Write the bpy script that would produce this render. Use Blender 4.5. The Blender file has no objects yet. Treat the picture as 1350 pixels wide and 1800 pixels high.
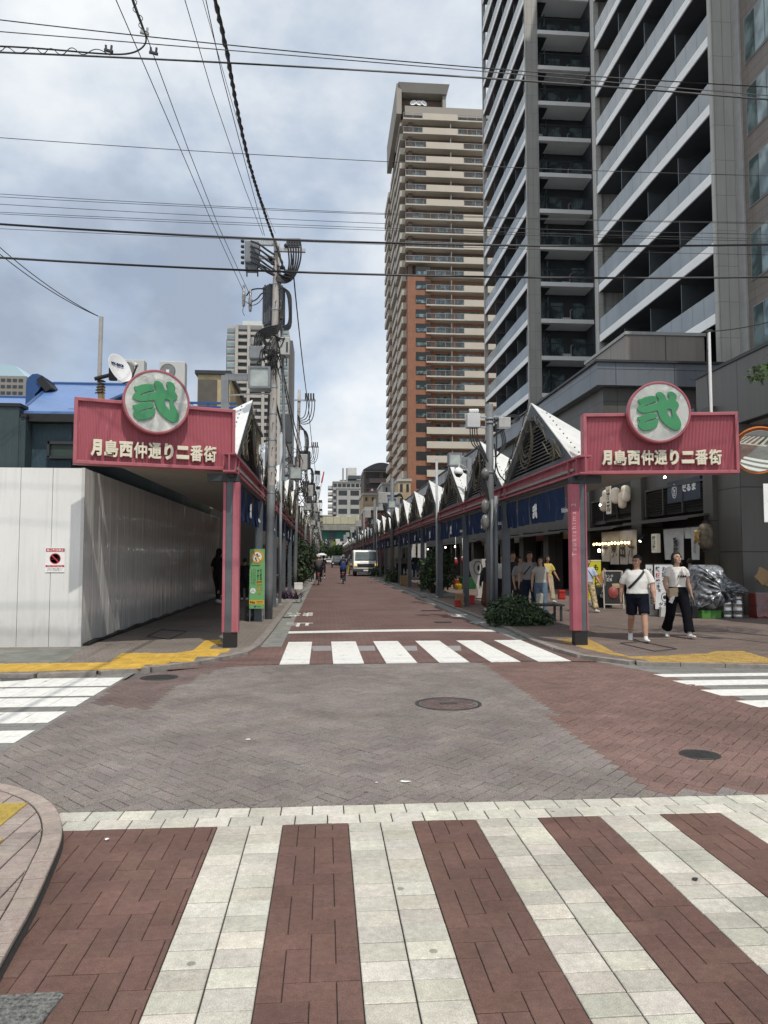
import bpy, bmesh, math, random
import numpy as np
from mathutils import Vector, Matrix, noise as mnoise
R = math.radians
rnd = random.Random(7)
sc = bpy.context.scene
COL = sc.collection
# ------------------------------------------------------------------ camera
F, PITCH, YAW, HC = 1300.0, R(3.565), R(4.52), 1.55      # pixels of a 1350x1800 frame, angles, eye height
cam = bpy.data.cameras.new('camera'); camo = bpy.data.objects.new('camera', cam); COL.objects.link(camo)
cam.sensor_fit = 'VERTICAL'; cam.sensor_height = 24; cam.lens = F / 1800 * 24
cam.clip_start = 0.05; cam.clip_end = 6000
camo.location = (0, 0, HC); camo.rotation_euler = (R(90) + PITCH, 0, -YAW)
sc.camera = camo
# ------------------------------------------------------------------ sun and sky
SUN_AZ, SUN_EL = math.atan2(0.325, -0.945), R(60)
sv = Vector((math.sin(SUN_AZ) * math.cos(SUN_EL), math.cos(SUN_AZ) * math.cos(SUN_EL), math.sin(SUN_EL)))
sun = bpy.data.lights.new('sun', 'SUN'); sun.energy = 2.6; sun.angle = R(0.6); sun.color = (1, .94, .84)
suno = bpy.data.objects.new('sun', sun); COL.objects.link(suno)
suno.rotation_euler = sv.to_track_quat('Z', 'Y').to_euler(); suno.location = (5, -12, 30)
SKYLOC = ((2.1, 1.7, .35), (8.3, 2.4, 1.2))
W = bpy.data.worlds.new('World'); sc.world = W; W.use_nodes = True
wt = W.node_tree; wt.nodes.clear()
def wn(t, **k):
    n = wt.nodes.new(t)
    for a, b in k.items(): setattr(n, a, b)
    return n
wl = wt.links.new
sky = wn('ShaderNodeTexSky', sky_type='NISHITA'); sky.sun_disc = False
sky.sun_elevation = SUN_EL; sky.sun_rotation = SUN_AZ
sky.air_density = 1.0; sky.dust_density = 1.0; sky.ozone_density = 1.0
tc = wn('ShaderNodeTexCoord')
def cloud(scale, loc, det, rough, dist, zs=1.35):
    mp = wn('ShaderNodeMapping'); mp.inputs['Scale'].default_value = (1, 1, zs); mp.inputs['Location'].default_value = loc
    wl(tc.outputs['Generated'], mp.inputs['Vector'])
    n = wn('ShaderNodeTexNoise'); n.inputs['Scale'].default_value = scale; n.inputs['Detail'].default_value = det; n.inputs['Roughness'].default_value = rough; n.inputs['Distortion'].default_value = dist
    wl(mp.outputs[0], n.inputs['Vector']); return n.outputs[0]
def wramp(src, *st):
    r = wn('ShaderNodeValToRGB'); e = r.color_ramp.elements
    e[0].position, e[0].color = st[0][0], st[0][1] + (1,); e[1].position, e[1].color = st[-1][0], st[-1][1] + (1,)
    for p_, c_ in st[1:-1]: k = e.new(p_); k.color = c_ + (1,)
    wl(src, r.inputs[0]); return r
r1 = wramp(cloud(1.9, SKYLOC[0], 8, .50, .15), (.30, (.25, .25, .25)), (.46, (1, 1, 1)))            # where the clouds are
sep = wn('ShaderNodeSeparateXYZ'); wl(tc.outputs['Generated'], sep.inputs[0])
zr = wramp(sep.outputs[2], (0.0, (.63, .63, .63)), (.13, (.60, .60, .60)), (.27, (.42, .42, .42)), (.40, (.49, .49, .49)), (.52, (.545, .545, .545)), (1, (.54, .54, .54)))   # higher, thinner cloud is brighter
av = wn('ShaderNodeMath', operation='ADD'); ct = wn('ShaderNodeMath', operation='MULTIPLY_ADD'); wl(cloud(2.3, SKYLOC[1], 9, .54, .1, 1.6), ct.inputs[0]); ct.inputs[1].default_value = 1.5; ct.inputs[2].default_value = -.20; wl(ct.outputs[0], av.inputs[0]); wl(zr.outputs[0], av.inputs[1])
hv = wn('ShaderNodeMath', operation='MULTIPLY'); wl(av.outputs[0], hv.inputs[0]); hv.inputs[1].default_value = .5
r2 = wramp(hv.outputs[0], (.37, (.33, .39, .49)), (.44, (.45, .525, .635)), (.51, (.66, .71, .77)), (.585, (.84, .865, .88)))   # grey-blue undersides to bright tops
bgs = wn('ShaderNodeBackground'); bgs.inputs[1].default_value = .14
wl(sky.outputs[0], bgs.inputs[0])
bgc = wn('ShaderNodeBackground'); bgc.inputs[1].default_value = 1.0
wl(r2.outputs[0], bgc.inputs[0])
mx = wn('ShaderNodeMixShader'); wl(r1.outputs[0], mx.inputs[0]); wl(bgs.outputs[0], mx.inputs[1]); wl(bgc.outputs[0], mx.inputs[2])
wo = wn('ShaderNodeOutputWorld'); wl(mx.outputs[0], wo.inputs[0])
sc.view_settings.view_transform = 'Standard'; sc.view_settings.look = 'None'
sc.view_settings.exposure = 0.18; sc.view_settings.gamma = 1.0
# ------------------------------------------------------------------ pixel -> world helpers (used to measure the place)
_fw = Vector((math.sin(YAW) * math.cos(PITCH), math.cos(YAW) * math.cos(PITCH), math.sin(PITCH)))
_rt = Vector((math.cos(YAW), -math.sin(YAW), 0)); _up = _rt.cross(_fw)
CAMP = Vector((0, 0, HC))
def ray(px, py): return _fw + _rt * ((px - 675) / F) + _up * ((900 - py) / F)
def gp(px, py, z=0.0):
    d = ray(px, py); return CAMP + d * ((z - HC) / d.z)
def at(px, py, Y):
    d = ray(px, py); return CAMP + d * (Y / d.y)
def atx(px, py, X):
    d = ray(px, py); return CAMP + d * (X / d.x)
# ------------------------------------------------------------------ mesh builder
def link(o, parent=None):
    COL.objects.link(o)
    if parent is not None: o.parent = parent
    return o
class MB:
    def __init__(s): s.v = []; s.f = []; s.c = []; s.m = []
    def face(s, pts, col=None, mi=0):
        b = len(s.v); s.v += [tuple(p) for p in pts]; s.f.append(tuple(range(b, b + len(pts)))); s.c.append(col); s.m.append(mi)
    def raw(s, vs, fs, col=None, mi=0):
        b = len(s.v); s.v += [tuple(p) for p in vs]
        for f in fs: s.f.append(tuple(b + i for i in f)); s.c.append(col); s.m.append(mi)
    def box(s, x0, x1, y0, y1, z0, z1, mi=0, M=None):
        vs = [(x, y, z) for z in (z0, z1) for y in (y0, y1) for x in (x0, x1)]
        if M: vs = [M @ Vector(v) for v in vs]
        s.raw(vs, [(0, 2, 3, 1), (4, 5, 7, 6), (0, 1, 5, 4), (2, 6, 7, 3), (0, 4, 6, 2), (1, 3, 7, 5)], None, mi)
    def cbox(s, c, sx, sy, sz, mi=0, M=None): s.box(c[0] - sx / 2, c[0] + sx / 2, c[1] - sy / 2, c[1] + sy / 2, c[2] - sz / 2, c[2] + sz / 2, mi, M)
    def tube(s, pts, r, n=8, cap=True, mi=0):
        pts = [Vector(p) for p in pts]; rs = r if isinstance(r, (list, tuple)) else [r] * len(pts)
        rings = []; prev = None
        for i, p in enumerate(pts):
            t = (pts[min(i + 1, len(pts) - 1)] - pts[max(i - 1, 0)])
            if t.length < 1e-9: t = Vector((0, 0, 1))
            t.normalize()
            if prev is None:
                a = Vector((1, 0, 0)) if abs(t.x) < .8 else Vector((0, 1, 0))
                u = t.cross(a).normalized()
            else:
                u = (prev - t * prev.dot(t))
                u = u.normalized() if u.length > 1e-6 else t.orthogonal().normalized()
            prev = u; w = t.cross(u)
            rings.append([p + (u * math.cos(2 * math.pi * k / n) + w * math.sin(2 * math.pi * k / n)) * rs[i] for k in range(n)])
        vs = [v for rg in rings for v in rg]; fs = []
        for i in range(len(pts) - 1):
            for k in range(n):
                a, b = i * n + k, i * n + (k + 1) % n
                fs.append((a, b, b + n, a + n))
        if cap: fs.append(tuple(range(n - 1, -1, -1))); fs.append(tuple((len(pts) - 1) * n + k for k in range(n)))
        s.raw(vs, fs, None, mi)
    def prism(s, poly, d, mi=0):
        """poly: list of 3-D points (planar), d: extrusion vector"""
        P = [Vector(p) for p in poly]; d = Vector(d); n = len(P)
        vs = P + [p + d for p in P]
        s.raw(vs, [tuple(range(n - 1, -1, -1)), tuple(range(n, 2 * n))] + [(i, (i + 1) % n, n + (i + 1) % n, n + i) for i in range(n)], None, mi)
    def lathe(s, prof, n=24, M=None, mi=0):
        vs = [(r * math.cos(2 * math.pi * k / n), r * math.sin(2 * math.pi * k / n), z) for r, z in prof for k in range(n)]
        if M: vs = [M @ Vector(v) for v in vs]
        fs = [(i * n + k, i * n + (k + 1) % n, (i + 1) * n + (k + 1) % n, (i + 1) * n + k) for i in range(len(prof) - 1) for k in range(n)]
        if prof[0][0] > 1e-4: fs.append(tuple(range(n - 1, -1, -1)))
        if prof[-1][0] > 1e-4: fs.append(tuple((len(prof) - 1) * n + k for k in range(n)))
        s.raw(vs, fs, None, mi)
    def ell(s, c, r, nu=16, nv=10, M=None, mi=0):
        vs = []; fs = []
        for j in range(nv + 1):
            a = math.pi * j / nv
            for k in range(nu):
                b = 2 * math.pi * k / nu
                v = Vector((r[0] * math.sin(a) * math.cos(b), r[1] * math.sin(a) * math.sin(b), r[2] * math.cos(a)))
                if M: v = M @ v
                vs.append(v + Vector(c))
        for j in range(nv):
            for k in range(nu): fs.append((j * nu + k, (j + 1) * nu + k, (j + 1) * nu + (k + 1) % nu, j * nu + (k + 1) % nu))
        s.raw(vs, fs, None, mi)
    def build(s, name, mats, parent=None, smooth=False, bevel=0, loc=None):
        me = bpy.data.meshes.new(name)
        vs = s.v
        if loc is not None: vs = [(x - loc[0], y - loc[1], z - loc[2]) for x, y, z in vs]
        me.from_pydata(vs, [], s.f)
        ml = mats if isinstance(mats, (list, tuple)) else [mats]
        for m in ml: me.materials.append(m)
        if len(ml) > 1: me.polygons.foreach_set('material_index', s.m)
        if any(c is not None for c in s.c):
            a = me.attributes.new('Col', 'FLOAT_COLOR', 'FACE')
            a.data.foreach_set('color', np.array([(c if c is not None else (1, 1, 1)) + (1,) for c in s.c], dtype=np.float32).ravel())
        if smooth: me.polygons.foreach_set('use_smooth', [True] * len(me.polygons))
        me.update()
        o = bpy.data.objects.new(name, me)
        if loc is not None: o.location = loc
        link(o, parent)
        if bevel:
            b = o.modifiers.new('bevel', 'BEVEL'); b.width = bevel; b.segments = 2; b.limit_method = 'ANGLE'; b.angle_limit = R(40)
        return o
def tag(o, label, cat, group=None, kind=None):
    o['label'] = label; o['category'] = cat
    if group: o['group'] = group
    if kind: o['kind'] = kind
    return o
def empty(name, loc, label, cat, group=None, rz=0):
    o = bpy.data.objects.new(name, None); o.empty_display_size = .2; o.location = loc; o.rotation_euler = (0, 0, rz); COL.objects.link(o)
    return tag(o, label, cat, group)
def structure(o): o['kind'] = 'structure'; return o
def copy_tree(o, parent=None):
    c = o.copy(); COL.objects.link(c)
    if parent is not None: c.parent = parent
    for ch in list(o.children): copy_tree(ch, c)
    return c
def stop(o):                                   # freeze modifiers into the mesh
    bpy.context.view_layer.update()
    dg = bpy.context.evaluated_depsgraph_get()
    me = bpy.data.meshes.new_from_object(o.evaluated_get(dg))
    o.modifiers.clear(); o.data = me
    return o
_tc = {}
def text_data(s, size=1.0, ext=.0, off=0.0, bev=0.0, align='CENTER', spacing=1.0, line=1.0, res=3):
    cu = bpy.data.curves.new('lettering', 'FONT'); cu.body = s; cu.size = size; cu.extrude = ext; cu.offset = off; cu.bevel_depth = bev; cu.bevel_resolution = 1
    cu.align_x = align; cu.align_y = 'CENTER'; cu.space_character = spacing; cu.space_line = line; cu.resolution_u = res
    o = bpy.data.objects.new('lettering', cu); COL.objects.link(o)
    bpy.context.view_layer.update()
    me = bpy.data.meshes.new_from_object(o.evaluated_get(bpy.context.evaluated_depsgraph_get()))
    bpy.data.objects.remove(o); bpy.data.curves.remove(cu)
    return me
def frame(o, x, n):                            # matrix: local X along x, local Z (the face) along n
    x = Vector(x).normalized(); n = Vector(n).normalized(); y = n.cross(x).normalized(); x = y.cross(n).normalized()
    M = Matrix((x, y, n)).transposed().to_4x4(); M.translation = Vector(o); return M
def lettering(name, s, M, m, parent=None, fit=None, **k):
    me = text_data(s, **k); me.name = name; me.materials.clear(); me.materials.append(m)
    if fit and len(me.vertices):
        co = np.empty(len(me.vertices) * 3, np.float32); me.vertices.foreach_get('co', co); co = co.reshape(-1, 3)
        lo, hi = co.min(0), co.max(0)
        co[:, 0] = (co[:, 0] - (lo[0] + hi[0]) / 2) * (fit[0] / max(1e-6, hi[0] - lo[0]))
        co[:, 1] = (co[:, 1] - (lo[1] + hi[1]) / 2) * (fit[1] / max(1e-6, hi[1] - lo[1]))
        me.vertices.foreach_set('co', co.ravel())
    me.transform(M); me.update()
    return link(bpy.data.objects.new(name, me), parent)
# ------------------------------------------------------------------ materials
MATS = {}
def nodes(name):
    m = bpy.data.materials.new(name); m.use_nodes = True; t = m.node_tree; t.nodes.clear()
    out = t.nodes.new('ShaderNodeOutputMaterial'); b = t.nodes.new('ShaderNodeBsdfPrincipled'); t.links.new(b.outputs[0], out.inputs[0])
    return m, t, b
def add(t, ty, **k):
    n = t.nodes.new(ty)
    for a, v in k.items():
        if a.startswith('i_'):
            n.inputs[a[2:].replace('_', ' ')].default_value = v
        else: setattr(n, a, v)
    return n
def mixc(t, fac, a, b, mode='MIX'):
    n = t.nodes.new('ShaderNodeMix'); n.data_type = 'RGBA'; n.blend_type = mode
    for sock, val in ((n.inputs[0], fac), (n.inputs[6], a), (n.inputs[7], b)):
        if hasattr(val, 'links'): t.links.new(val, sock)
        elif isinstance(val, (int, float)): sock.default_value = val
        else: sock.default_value = tuple(val) + (1,)
    return n.outputs[2]
def ramp(t, src, p0, p1, c0=(0, 0, 0), c1=(1, 1, 1)):
    n = t.nodes.new('ShaderNodeValToRGB'); e = n.color_ramp.elements
    e[0].position = p0; e[0].color = tuple(c0) + (1,); e[1].position = p1; e[1].color = tuple(c1) + (1,)
    t.links.new(src, n.inputs[0]); return n.outputs[0]
def mat(name, rgb, rough=.6, metal=0, var=.18, scale=3.0, streak=0, bump=0, bscale=40, spec=.5, dirt=None, trans=0, attr=False, emit=0, ior=None, vscale=(1, 1, 1)):
    if name in MATS: return MATS[name]
    m, t, b = nodes(name); L = t.links.new
    co = add(t, 'ShaderNodeTexCoord'); mpn = add(t, 'ShaderNodeMapping'); mpn.inputs['Scale'].default_value = vscale; L(co.outputs['Object'], mpn.inputs[0])
    n = add(t, 'ShaderNodeTexNoise', i_Scale=scale, i_Detail=5.0, i_Roughness=.6); L(mpn.outputs[0], n.inputs['Vector'])
    dark = tuple(c * (1 - var) for c in rgb); lite = tuple(min(1, c * (1 + var)) for c in rgb)
    c = ramp(t, n.outputs[0], .32, .68, dark, lite)
    if attr:
        at_ = add(t, 'ShaderNodeAttribute', attribute_name='Col'); c = mixc(t, 1.0, c, at_.outputs['Color'], 'MULTIPLY')
    if streak:
        ms = add(t, 'ShaderNodeMapping'); ms.inputs['Scale'].default_value = (1, 1, .06); L(co.outputs['Object'], ms.inputs[0])
        ns = add(t, 'ShaderNodeTexNoise', i_Scale=9.0, i_Detail=4.0); L(ms.outputs[0], ns.inputs['Vector'])
        k = ramp(t, ns.outputs[0], .45, .75, (0, 0, 0), (streak, streak, streak))
        c = mixc(t, k, c, dirt or tuple(x * .45 for x in rgb))
    L(c, b.inputs['Base Color'])
    b.inputs['Metallic'].default_value = metal; b.inputs['Specular IOR Level'].default_value = spec
    rr = ramp(t, n.outputs[0], .3, .7, (max(0, rough - .08),) * 3, (min(1, rough + .1),) * 3); L(rr, b.inputs['Roughness'])
    if trans: b.inputs['Transmission Weight'].default_value = trans
    if ior: b.inputs['IOR'].default_value = ior
    if emit: b.inputs['Emission Color'].default_value = tuple(rgb) + (1,); b.inputs['Emission Strength'].default_value = emit
    if bump:
        nb = add(t, 'ShaderNodeTexNoise', i_Scale=float(bscale), i_Detail=4.0); L(co.outputs['Object'], nb.inputs['Vector'])
        bp = add(t, 'ShaderNodeBump', i_Strength=bump, i_Distance=.01); L(nb.outputs[0], bp.inputs['Height']); L(bp.outputs[0], b.inputs['Normal'])
    MATS[name] = m; return m
def paver_mat(name, speck=.0, sscale=260, rough=.85):
    if name in MATS: return MATS[name]
    m, t, b = nodes(name); L = t.links.new
    co = add(t, 'ShaderNodeTexCoord'); a = add(t, 'ShaderNodeAttribute', attribute_name='Col')
    n = add(t, 'ShaderNodeTexNoise', i_Scale=2.2, i_Detail=6.0, i_Roughness=.65); L(co.outputs['Object'], n.inputs['Vector'])
    n2 = add(t, 'ShaderNodeTexNoise', i_Scale=float(sscale), i_Detail=2.0); L(co.outputs['Object'], n2.inputs['Vector'])
    n3 = add(t, 'ShaderNodeTexNoise', i_Scale=28.0, i_Detail=5.0, i_Roughness=.7); L(co.outputs['Object'], n3.inputs['Vector'])
    c = mixc(t, 1.0, a.outputs['Color'], ramp(t, n.outputs[0], .3, .7, (.80, .80, .80), (1.12, 1.12, 1.1)), 'MULTIPLY')
    c = mixc(t, 1.0, c, ramp(t, n3.outputs[0], .32, .68, (.80, .80, .79), (1.1, 1.1, 1.1)), 'MULTIPLY')
    nl = add(t, 'ShaderNodeTexNoise', i_Scale=.55, i_Detail=5.0, i_Roughness=.6, i_Distortion=.6); L(co.outputs['Object'], nl.inputs['Vector'])      # traffic film and stains
    c = mixc(t, 1.0, c, ramp(t, nl.outputs[0], .34, .66, (.78, .77, .76), (1.08, 1.08, 1.08)), 'MULTIPLY')
    vo = add(t, 'ShaderNodeTexVoronoi', i_Scale=3.1); L(co.outputs['Object'], vo.inputs['Vector'])                                        # trodden gum and oil spots
    c = mixc(t, ramp(t, vo.outputs['Distance'], .045, .06, (.55, .55, .55), (0, 0, 0)), c, (.05, .048, .045))
    if speck: c = mixc(t, 1.0, c, ramp(t, n2.outputs[0], .36, .64, (1 - speck,) * 3, (1 + speck * 1.3,) * 3), 'MULTIPLY')
    L(c, b.inputs['Base Color']); b.inputs['Roughness'].default_value = rough; b.inputs['Specular IOR Level'].default_value = .3
    bp = add(t, 'ShaderNodeBump', i_Strength=.35, i_Distance=.004); L(n2.outputs[0], bp.inputs['Height']); L(bp.outputs[0], b.inputs['Normal'])
    MATS[name] = m; return m
def brick_mat(name, c1, c2, mortar, bw=.2, bh=.1, rot=0, ms=.004, rough=.85, off=.5, var=.15, wear=None):
    if name in MATS: return MATS[name]
    m, t, b = nodes(name); L = t.links.new
    co = add(t, 'ShaderNodeTexCoord'); mpn = add(t, 'ShaderNodeMapping'); mpn.inputs['Rotation'].default_value = (0, 0, rot); L(co.outputs['Object'], mpn.inputs[0])
    br = add(t, 'ShaderNodeTexBrick'); br.offset = off; L(mpn.outputs[0], br.inputs['Vector'])
    for k, v in (('Color1', c1), ('Color2', c2), ('Mortar', mortar)): br.inputs[k].default_value = tuple(v) + (1,)
    br.inputs['Scale'].default_value = 1.0; br.inputs['Mortar Size'].default_value = ms; br.inputs['Brick Width'].default_value = bw; br.inputs['Row Height'].default_value = bh; br.inputs['Mortar Smooth'].default_value = .2
    n = add(t, 'ShaderNodeTexNoise', i_Scale=.55, i_Detail=7.0, i_Roughness=.68); L(co.outputs['Object'], n.inputs['Vector'])
    n2 = add(t, 'ShaderNodeTexNoise', i_Scale=35.0, i_Detail=3.0); L(co.outputs['Object'], n2.inputs['Vector'])
    c = mixc(t, 1.0, br.outputs[0], ramp(t, n.outputs[0], .3, .7, (1 - var * 1.5,) * 3, (1 + var,) * 3), 'MULTIPLY')
    c = mixc(t, 1.0, c, ramp(t, n2.outputs[0], .3, .7, (.85,) * 3, (1.12,) * 3), 'MULTIPLY')
    if wear:
        n3 = add(t, 'ShaderNodeTexNoise', i_Scale=.9, i_Detail=6.0, i_Roughness=.7); L(co.outputs['Object'], n3.inputs['Vector'])
        c = mixc(t, ramp(t, n3.outputs[0], .52, .70, (0, 0, 0), (.6, .6, .6)), c, wear)
    L(c, b.inputs['Base Color']); b.inputs['Roughness'].default_value = rough; b.inputs['Specular IOR Level'].default_value = .3
    bp = add(t, 'ShaderNodeBump', i_Strength=.4, i_Distance=.004); L(br.outputs['Fac'], bp.inputs['Height']); bp.invert = True; L(bp.outputs[0], b.inputs['Normal'])
    MATS[name] = m; return m
def panel_mat(name, rgb, pw=1.0, ph=1.0, rough=.5, metal=.0, seam=.35, ms=.012, var=.1, spec=.5, off=0.0, rough2=None, ribs=0):
    """cladding panels with thin seams, mapped on the wall's own plane (x+y, z)"""
    if name in MATS: return MATS[name]
    m, t, b = nodes(name); L = t.links.new
    co = add(t, 'ShaderNodeTexCoord'); sp = add(t, 'ShaderNodeSeparateXYZ'); L(co.outputs['Object'], sp.inputs[0])
    ad = add(t, 'ShaderNodeMath', operation='ADD'); L(sp.outputs[0], ad.inputs[0]); L(sp.outputs[1], ad.inputs[1])
    cb = add(t, 'ShaderNodeCombineXYZ'); L(ad.outputs[0], cb.inputs[0]); L(sp.outputs[2], cb.inputs[1])
    br = add(t, 'ShaderNodeTexBrick'); br.offset = off; L(cb.outputs[0], br.inputs['Vector'])
    br.inputs['Color1'].default_value = tuple(rgb) + (1,); br.inputs['Color2'].default_value = tuple(x * (1 - var) for x in rgb) + (1,)
    br.inputs['Mortar'].default_value = tuple(x * seam for x in rgb) + (1,); br.inputs['Scale'].default_value = 1
    br.inputs['Mortar Size'].default_value = ms; br.inputs['Brick Width'].default_value = pw; br.inputs['Row Height'].default_value = ph; br.inputs['Mortar Smooth'].default_value = .1
    n = add(t, 'ShaderNodeTexNoise', i_Scale=.8, i_Detail=7.0, i_Roughness=.65); L(co.outputs['Object'], n.inputs['Vector'])
    c = mixc(t, 1.0, br.outputs[0], ramp(t, n.outputs[0], .3, .7, (1 - var,) * 3, (1 + var * .7,) * 3), 'MULTIPLY')
    ms_ = add(t, 'ShaderNodeMapping'); ms_.inputs['Scale'].default_value = (1, 1, .07); L(co.outputs['Object'], ms_.inputs[0])
    ns = add(t, 'ShaderNodeTexNoise', i_Scale=6.0, i_Detail=4.0); L(ms_.outputs[0], ns.inputs['Vector'])
    c = mixc(t, 1.0, c, ramp(t, ns.outputs[0], .35, .7, (1.04,) * 3, (1 - var,) * 3), 'MULTIPLY')
    L(c, b.inputs['Base Color']); b.inputs['Metallic'].default_value = metal; b.inputs['Specular IOR Level'].default_value = spec
    L(ramp(t, n.outputs[0], .3, .7, (max(.02, rough - .1),) * 3, (rough + .1,) * 3), b.inputs['Roughness'])
    bp = add(t, 'ShaderNodeBump', i_Strength=.5, i_Distance=.01); bp.invert = True; L(br.outputs['Fac'], bp.inputs['Height'])
    if ribs:
        wv = add(t, 'ShaderNodeTexWave', wave_type='BANDS', bands_direction='X', i_Scale=float(ribs)); L(cb.outputs[0], wv.inputs['Vector'])
        bp2 = add(t, 'ShaderNodeBump', i_Strength=.7, i_Distance=.012); L(wv.outputs[1], bp2.inputs['Height']); L(bp.outputs[0], bp2.inputs['Normal']); bp = bp2
    L(bp.outputs[0], b.inputs['Normal'])
    MATS[name] = m; return m
def emis(name, rgb, s):
    if name in MATS: return MATS[name]
    m, t, b = nodes(name); b.inputs['Base Color'].default_value = tuple(rgb) + (1,); b.inputs['Emission Color'].default_value = tuple(rgb) + (1,); b.inputs['Emission Strength'].default_value = s
    MATS[name] = m; return m
PINK = mat('pink_paint', (.345, .085, .115), .5, var=.12, streak=.35, dirt=(.52, .30, .31))
PINKL = mat('pink_trim_paint', (.375, .105, .13), .5, var=.12, streak=.25, dirt=(.3, .12, .13))
STEEL = mat('grey_steel_paint', (.085, .10, .115), .5, var=.22, streak=.4, dirt=(.14, .14, .135), bump=.1)
DSTEEL = mat('dark_steel', (.03, .033, .037), .5, var=.2)
BLACK = mat('black_rubber', (.012, .012, .013), .55, var=.2)
WHITEM = mat('white_roof_metal', (.78, .79, .78), .38, var=.05, streak=.22, dirt=(.45, .44, .42))
CONC = mat('concrete_pole', (.40, .37, .34), .85, var=.15, streak=.45, dirt=(.22, .19, .17), bump=.3)
POLEG = mat('grey_pole_coating', (.125, .135, .145), .6, var=.25, streak=.4, dirt=(.25, .25, .24), bump=.3, bscale=25)
CABLE = mat('cable_rubber', (.018, .018, .02), .5, var=.2)
GALV = mat('galvanised_steel', (.42, .43, .44), .45, metal=.6, var=.15)
LGREY = mat('light_grey_casing', (.38, .38, .37), .5, var=.1, streak=.3)
MGREY = mat('mid_grey_casing', (.20, .215, .23), .5, var=.15, streak=.3)
DGREY = mat('dark_grey_casing', (.07, .078, .088), .5, var=.2)
WHITE = mat('white_plastic', (.78, .78, .77), .45, var=.05)
PAINT = mat('road_paint', (.74, .74, .71), .7, var=.06, scale=9, streak=0, bump=.3, bscale=80)
GLASS = mat('dark_window_glass', (.03, .04, .045), .06, var=.1, spec=.8)
INK = mat('black_ink', (.015, .015, .016), .6, var=.1)
INKW = mat('white_ink', (.75, .75, .73), .6, var=.05)
RED = mat('red_plastic', (.45, .03, .025), .45, var=.15)
# ================================================================== GROUND
def clip(poly, cv):
    """Sutherland-Hodgman: poly (2-D) against convex counter-clockwise cv"""
    out = poly
    for i in range(len(cv)):
        ax, ay = cv[i]; bx, by = cv[(i + 1) % len(cv)]
        inp, out = out, []
        if not inp: return []
        sgn = lambda p: (bx - ax) * (p[1] - ay) - (by - ay) * (p[0] - ax)
        for j in range(len(inp)):
            p, q = inp[j - 1], inp[j]; sp, sq = sgn(p), sgn(q)
            if (sp >= 0) != (sq >= 0):
                k = sp / (sp - sq); out.append((p[0] + (q[0] - p[0]) * k, p[1] + (q[1] - p[1]) * k))
            if sq >= 0: out.append(q)
    return out
def area(p): return .5 * sum(p[i - 1][0] * p[i][1] - p[i][0] * p[i - 1][1] for i in range(len(p)))
def inside(p, poly):
    c = False
    for i in range(len(poly)):
        (x0, y0), (x1, y1) = poly[i - 1], poly[i]
        if (y0 > p[1]) != (y1 > p[1]) and p[0] < (x1 - x0) * (p[1] - y0) / (y1 - y0) + x0: c = not c
    return c
def block(mb, poly, col, gap=.0035, ch=.003, z=0.0, dep=.014, jit=.0012):
    if len(poly) < 3 or abs(area(poly)) < 2e-5: return
    if area(poly) < 0: poly = poly[::-1]
    P_ = [p for i, p in enumerate(poly) if math.hypot(p[0] - poly[i - 1][0], p[1] - poly[i - 1][1]) > 1e-4]
    if len(P_) < 3: return
    poly = P_; cx = sum(p[0] for p in poly) / len(poly); cy = sum(p[1] for p in poly) / len(poly)
    zz = z + rnd.uniform(-jit, jit); tx, ty = rnd.uniform(-.006, .006), rnd.uniform(-.006, .006)
    zf = lambda p: zz + (p[0] - cx) * tx + (p[1] - cy) * ty
    def sh(d):                                   # true inset: every edge moved inwards by d
        o = []; m_ = len(poly)
        for i in range(m_):
            p0, p1, p2 = poly[i - 1], poly[i], poly[(i + 1) % m_]
            ax, ay = p1[0] - p0[0], p1[1] - p0[1]; bx, by = p2[0] - p1[0], p2[1] - p1[1]; la, lb = math.hypot(ax, ay), math.hypot(bx, by)
            ax, ay, bx, by = ax / la, ay / la, bx / lb, by / lb; cr_ = ax * by - ay * bx
            t_ = d * (1 - (ax * bx + ay * by)) / cr_ if abs(cr_) > .05 else 0
            qx, qy = p1[0] - ay * d + ax * -t_, p1[1] + ax * d + ay * -t_
            if math.hypot(qx - p1[0], qy - p1[1]) > 4 * d: k = .9; qx, qy = cx + (p1[0] - cx) * k, cy + (p1[1] - cy) * k
            o.append((qx, qy))
        return o
    A, B, n = sh(gap * .9), sh(gap + ch), len(poly)
    b = len(mb.v)
    mb.v += [(p[0], p[1], z - dep) for p in A] + [(p[0], p[1], zf(p) - ch) for p in A] + [(p[0], p[1], zf(p)) for p in B]
    fs = [tuple(b + 2 * n + i for i in range(n))]
    for i in range(n):
        j = (i + 1) % n
        fs += [(b + i, b + j, b + n + j, b + n + i), (b + n + i, b + n + j, b + 2 * n + j, b + 2 * n + i)]
    mb.f += fs; mb.c += [col] * len(fs); mb.m += [0] * len(fs)
def herring(bounds, Wd, rot, sy=1.0):
    x0, x1, y0, y1 = bounds; cx, cy = (x0 + x1) / 2, (y0 + y1) / 2; rad = math.hypot(x1 - x0, y1 - y0) / 2 + 2 * Wd
    n = int(rad / Wd) + 2; ca, sa = math.cos(rot), math.sin(rot)
    for a in range(-n, n):
        for b in range(-n, n):
            k = (a - b) % 4
            if k == 0: q = [(a, b), (a + 2, b), (a + 2, b + 1), (a, b + 1)]
            elif k == 3: q = [(a, b), (a + 1, b), (a + 1, b + 2), (a, b + 2)]
            else: continue
            q = [(cx + Wd * (u * ca - v * sa), cy + Wd * (u * sa + v * ca) * sy) for u, v in q]
            if max(p[0] for p in q) < x0 or min(p[0] for p in q) > x1 or max(p[1] for p in q) < y0 or min(p[1] for p in q) > y1: continue
            yield q
def shade(c, v=.1):
    k = 1 + rnd.uniform(-v, v); return tuple(max(0, x * k * (1 + rnd.uniform(-.02, .02))) for x in c)
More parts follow.
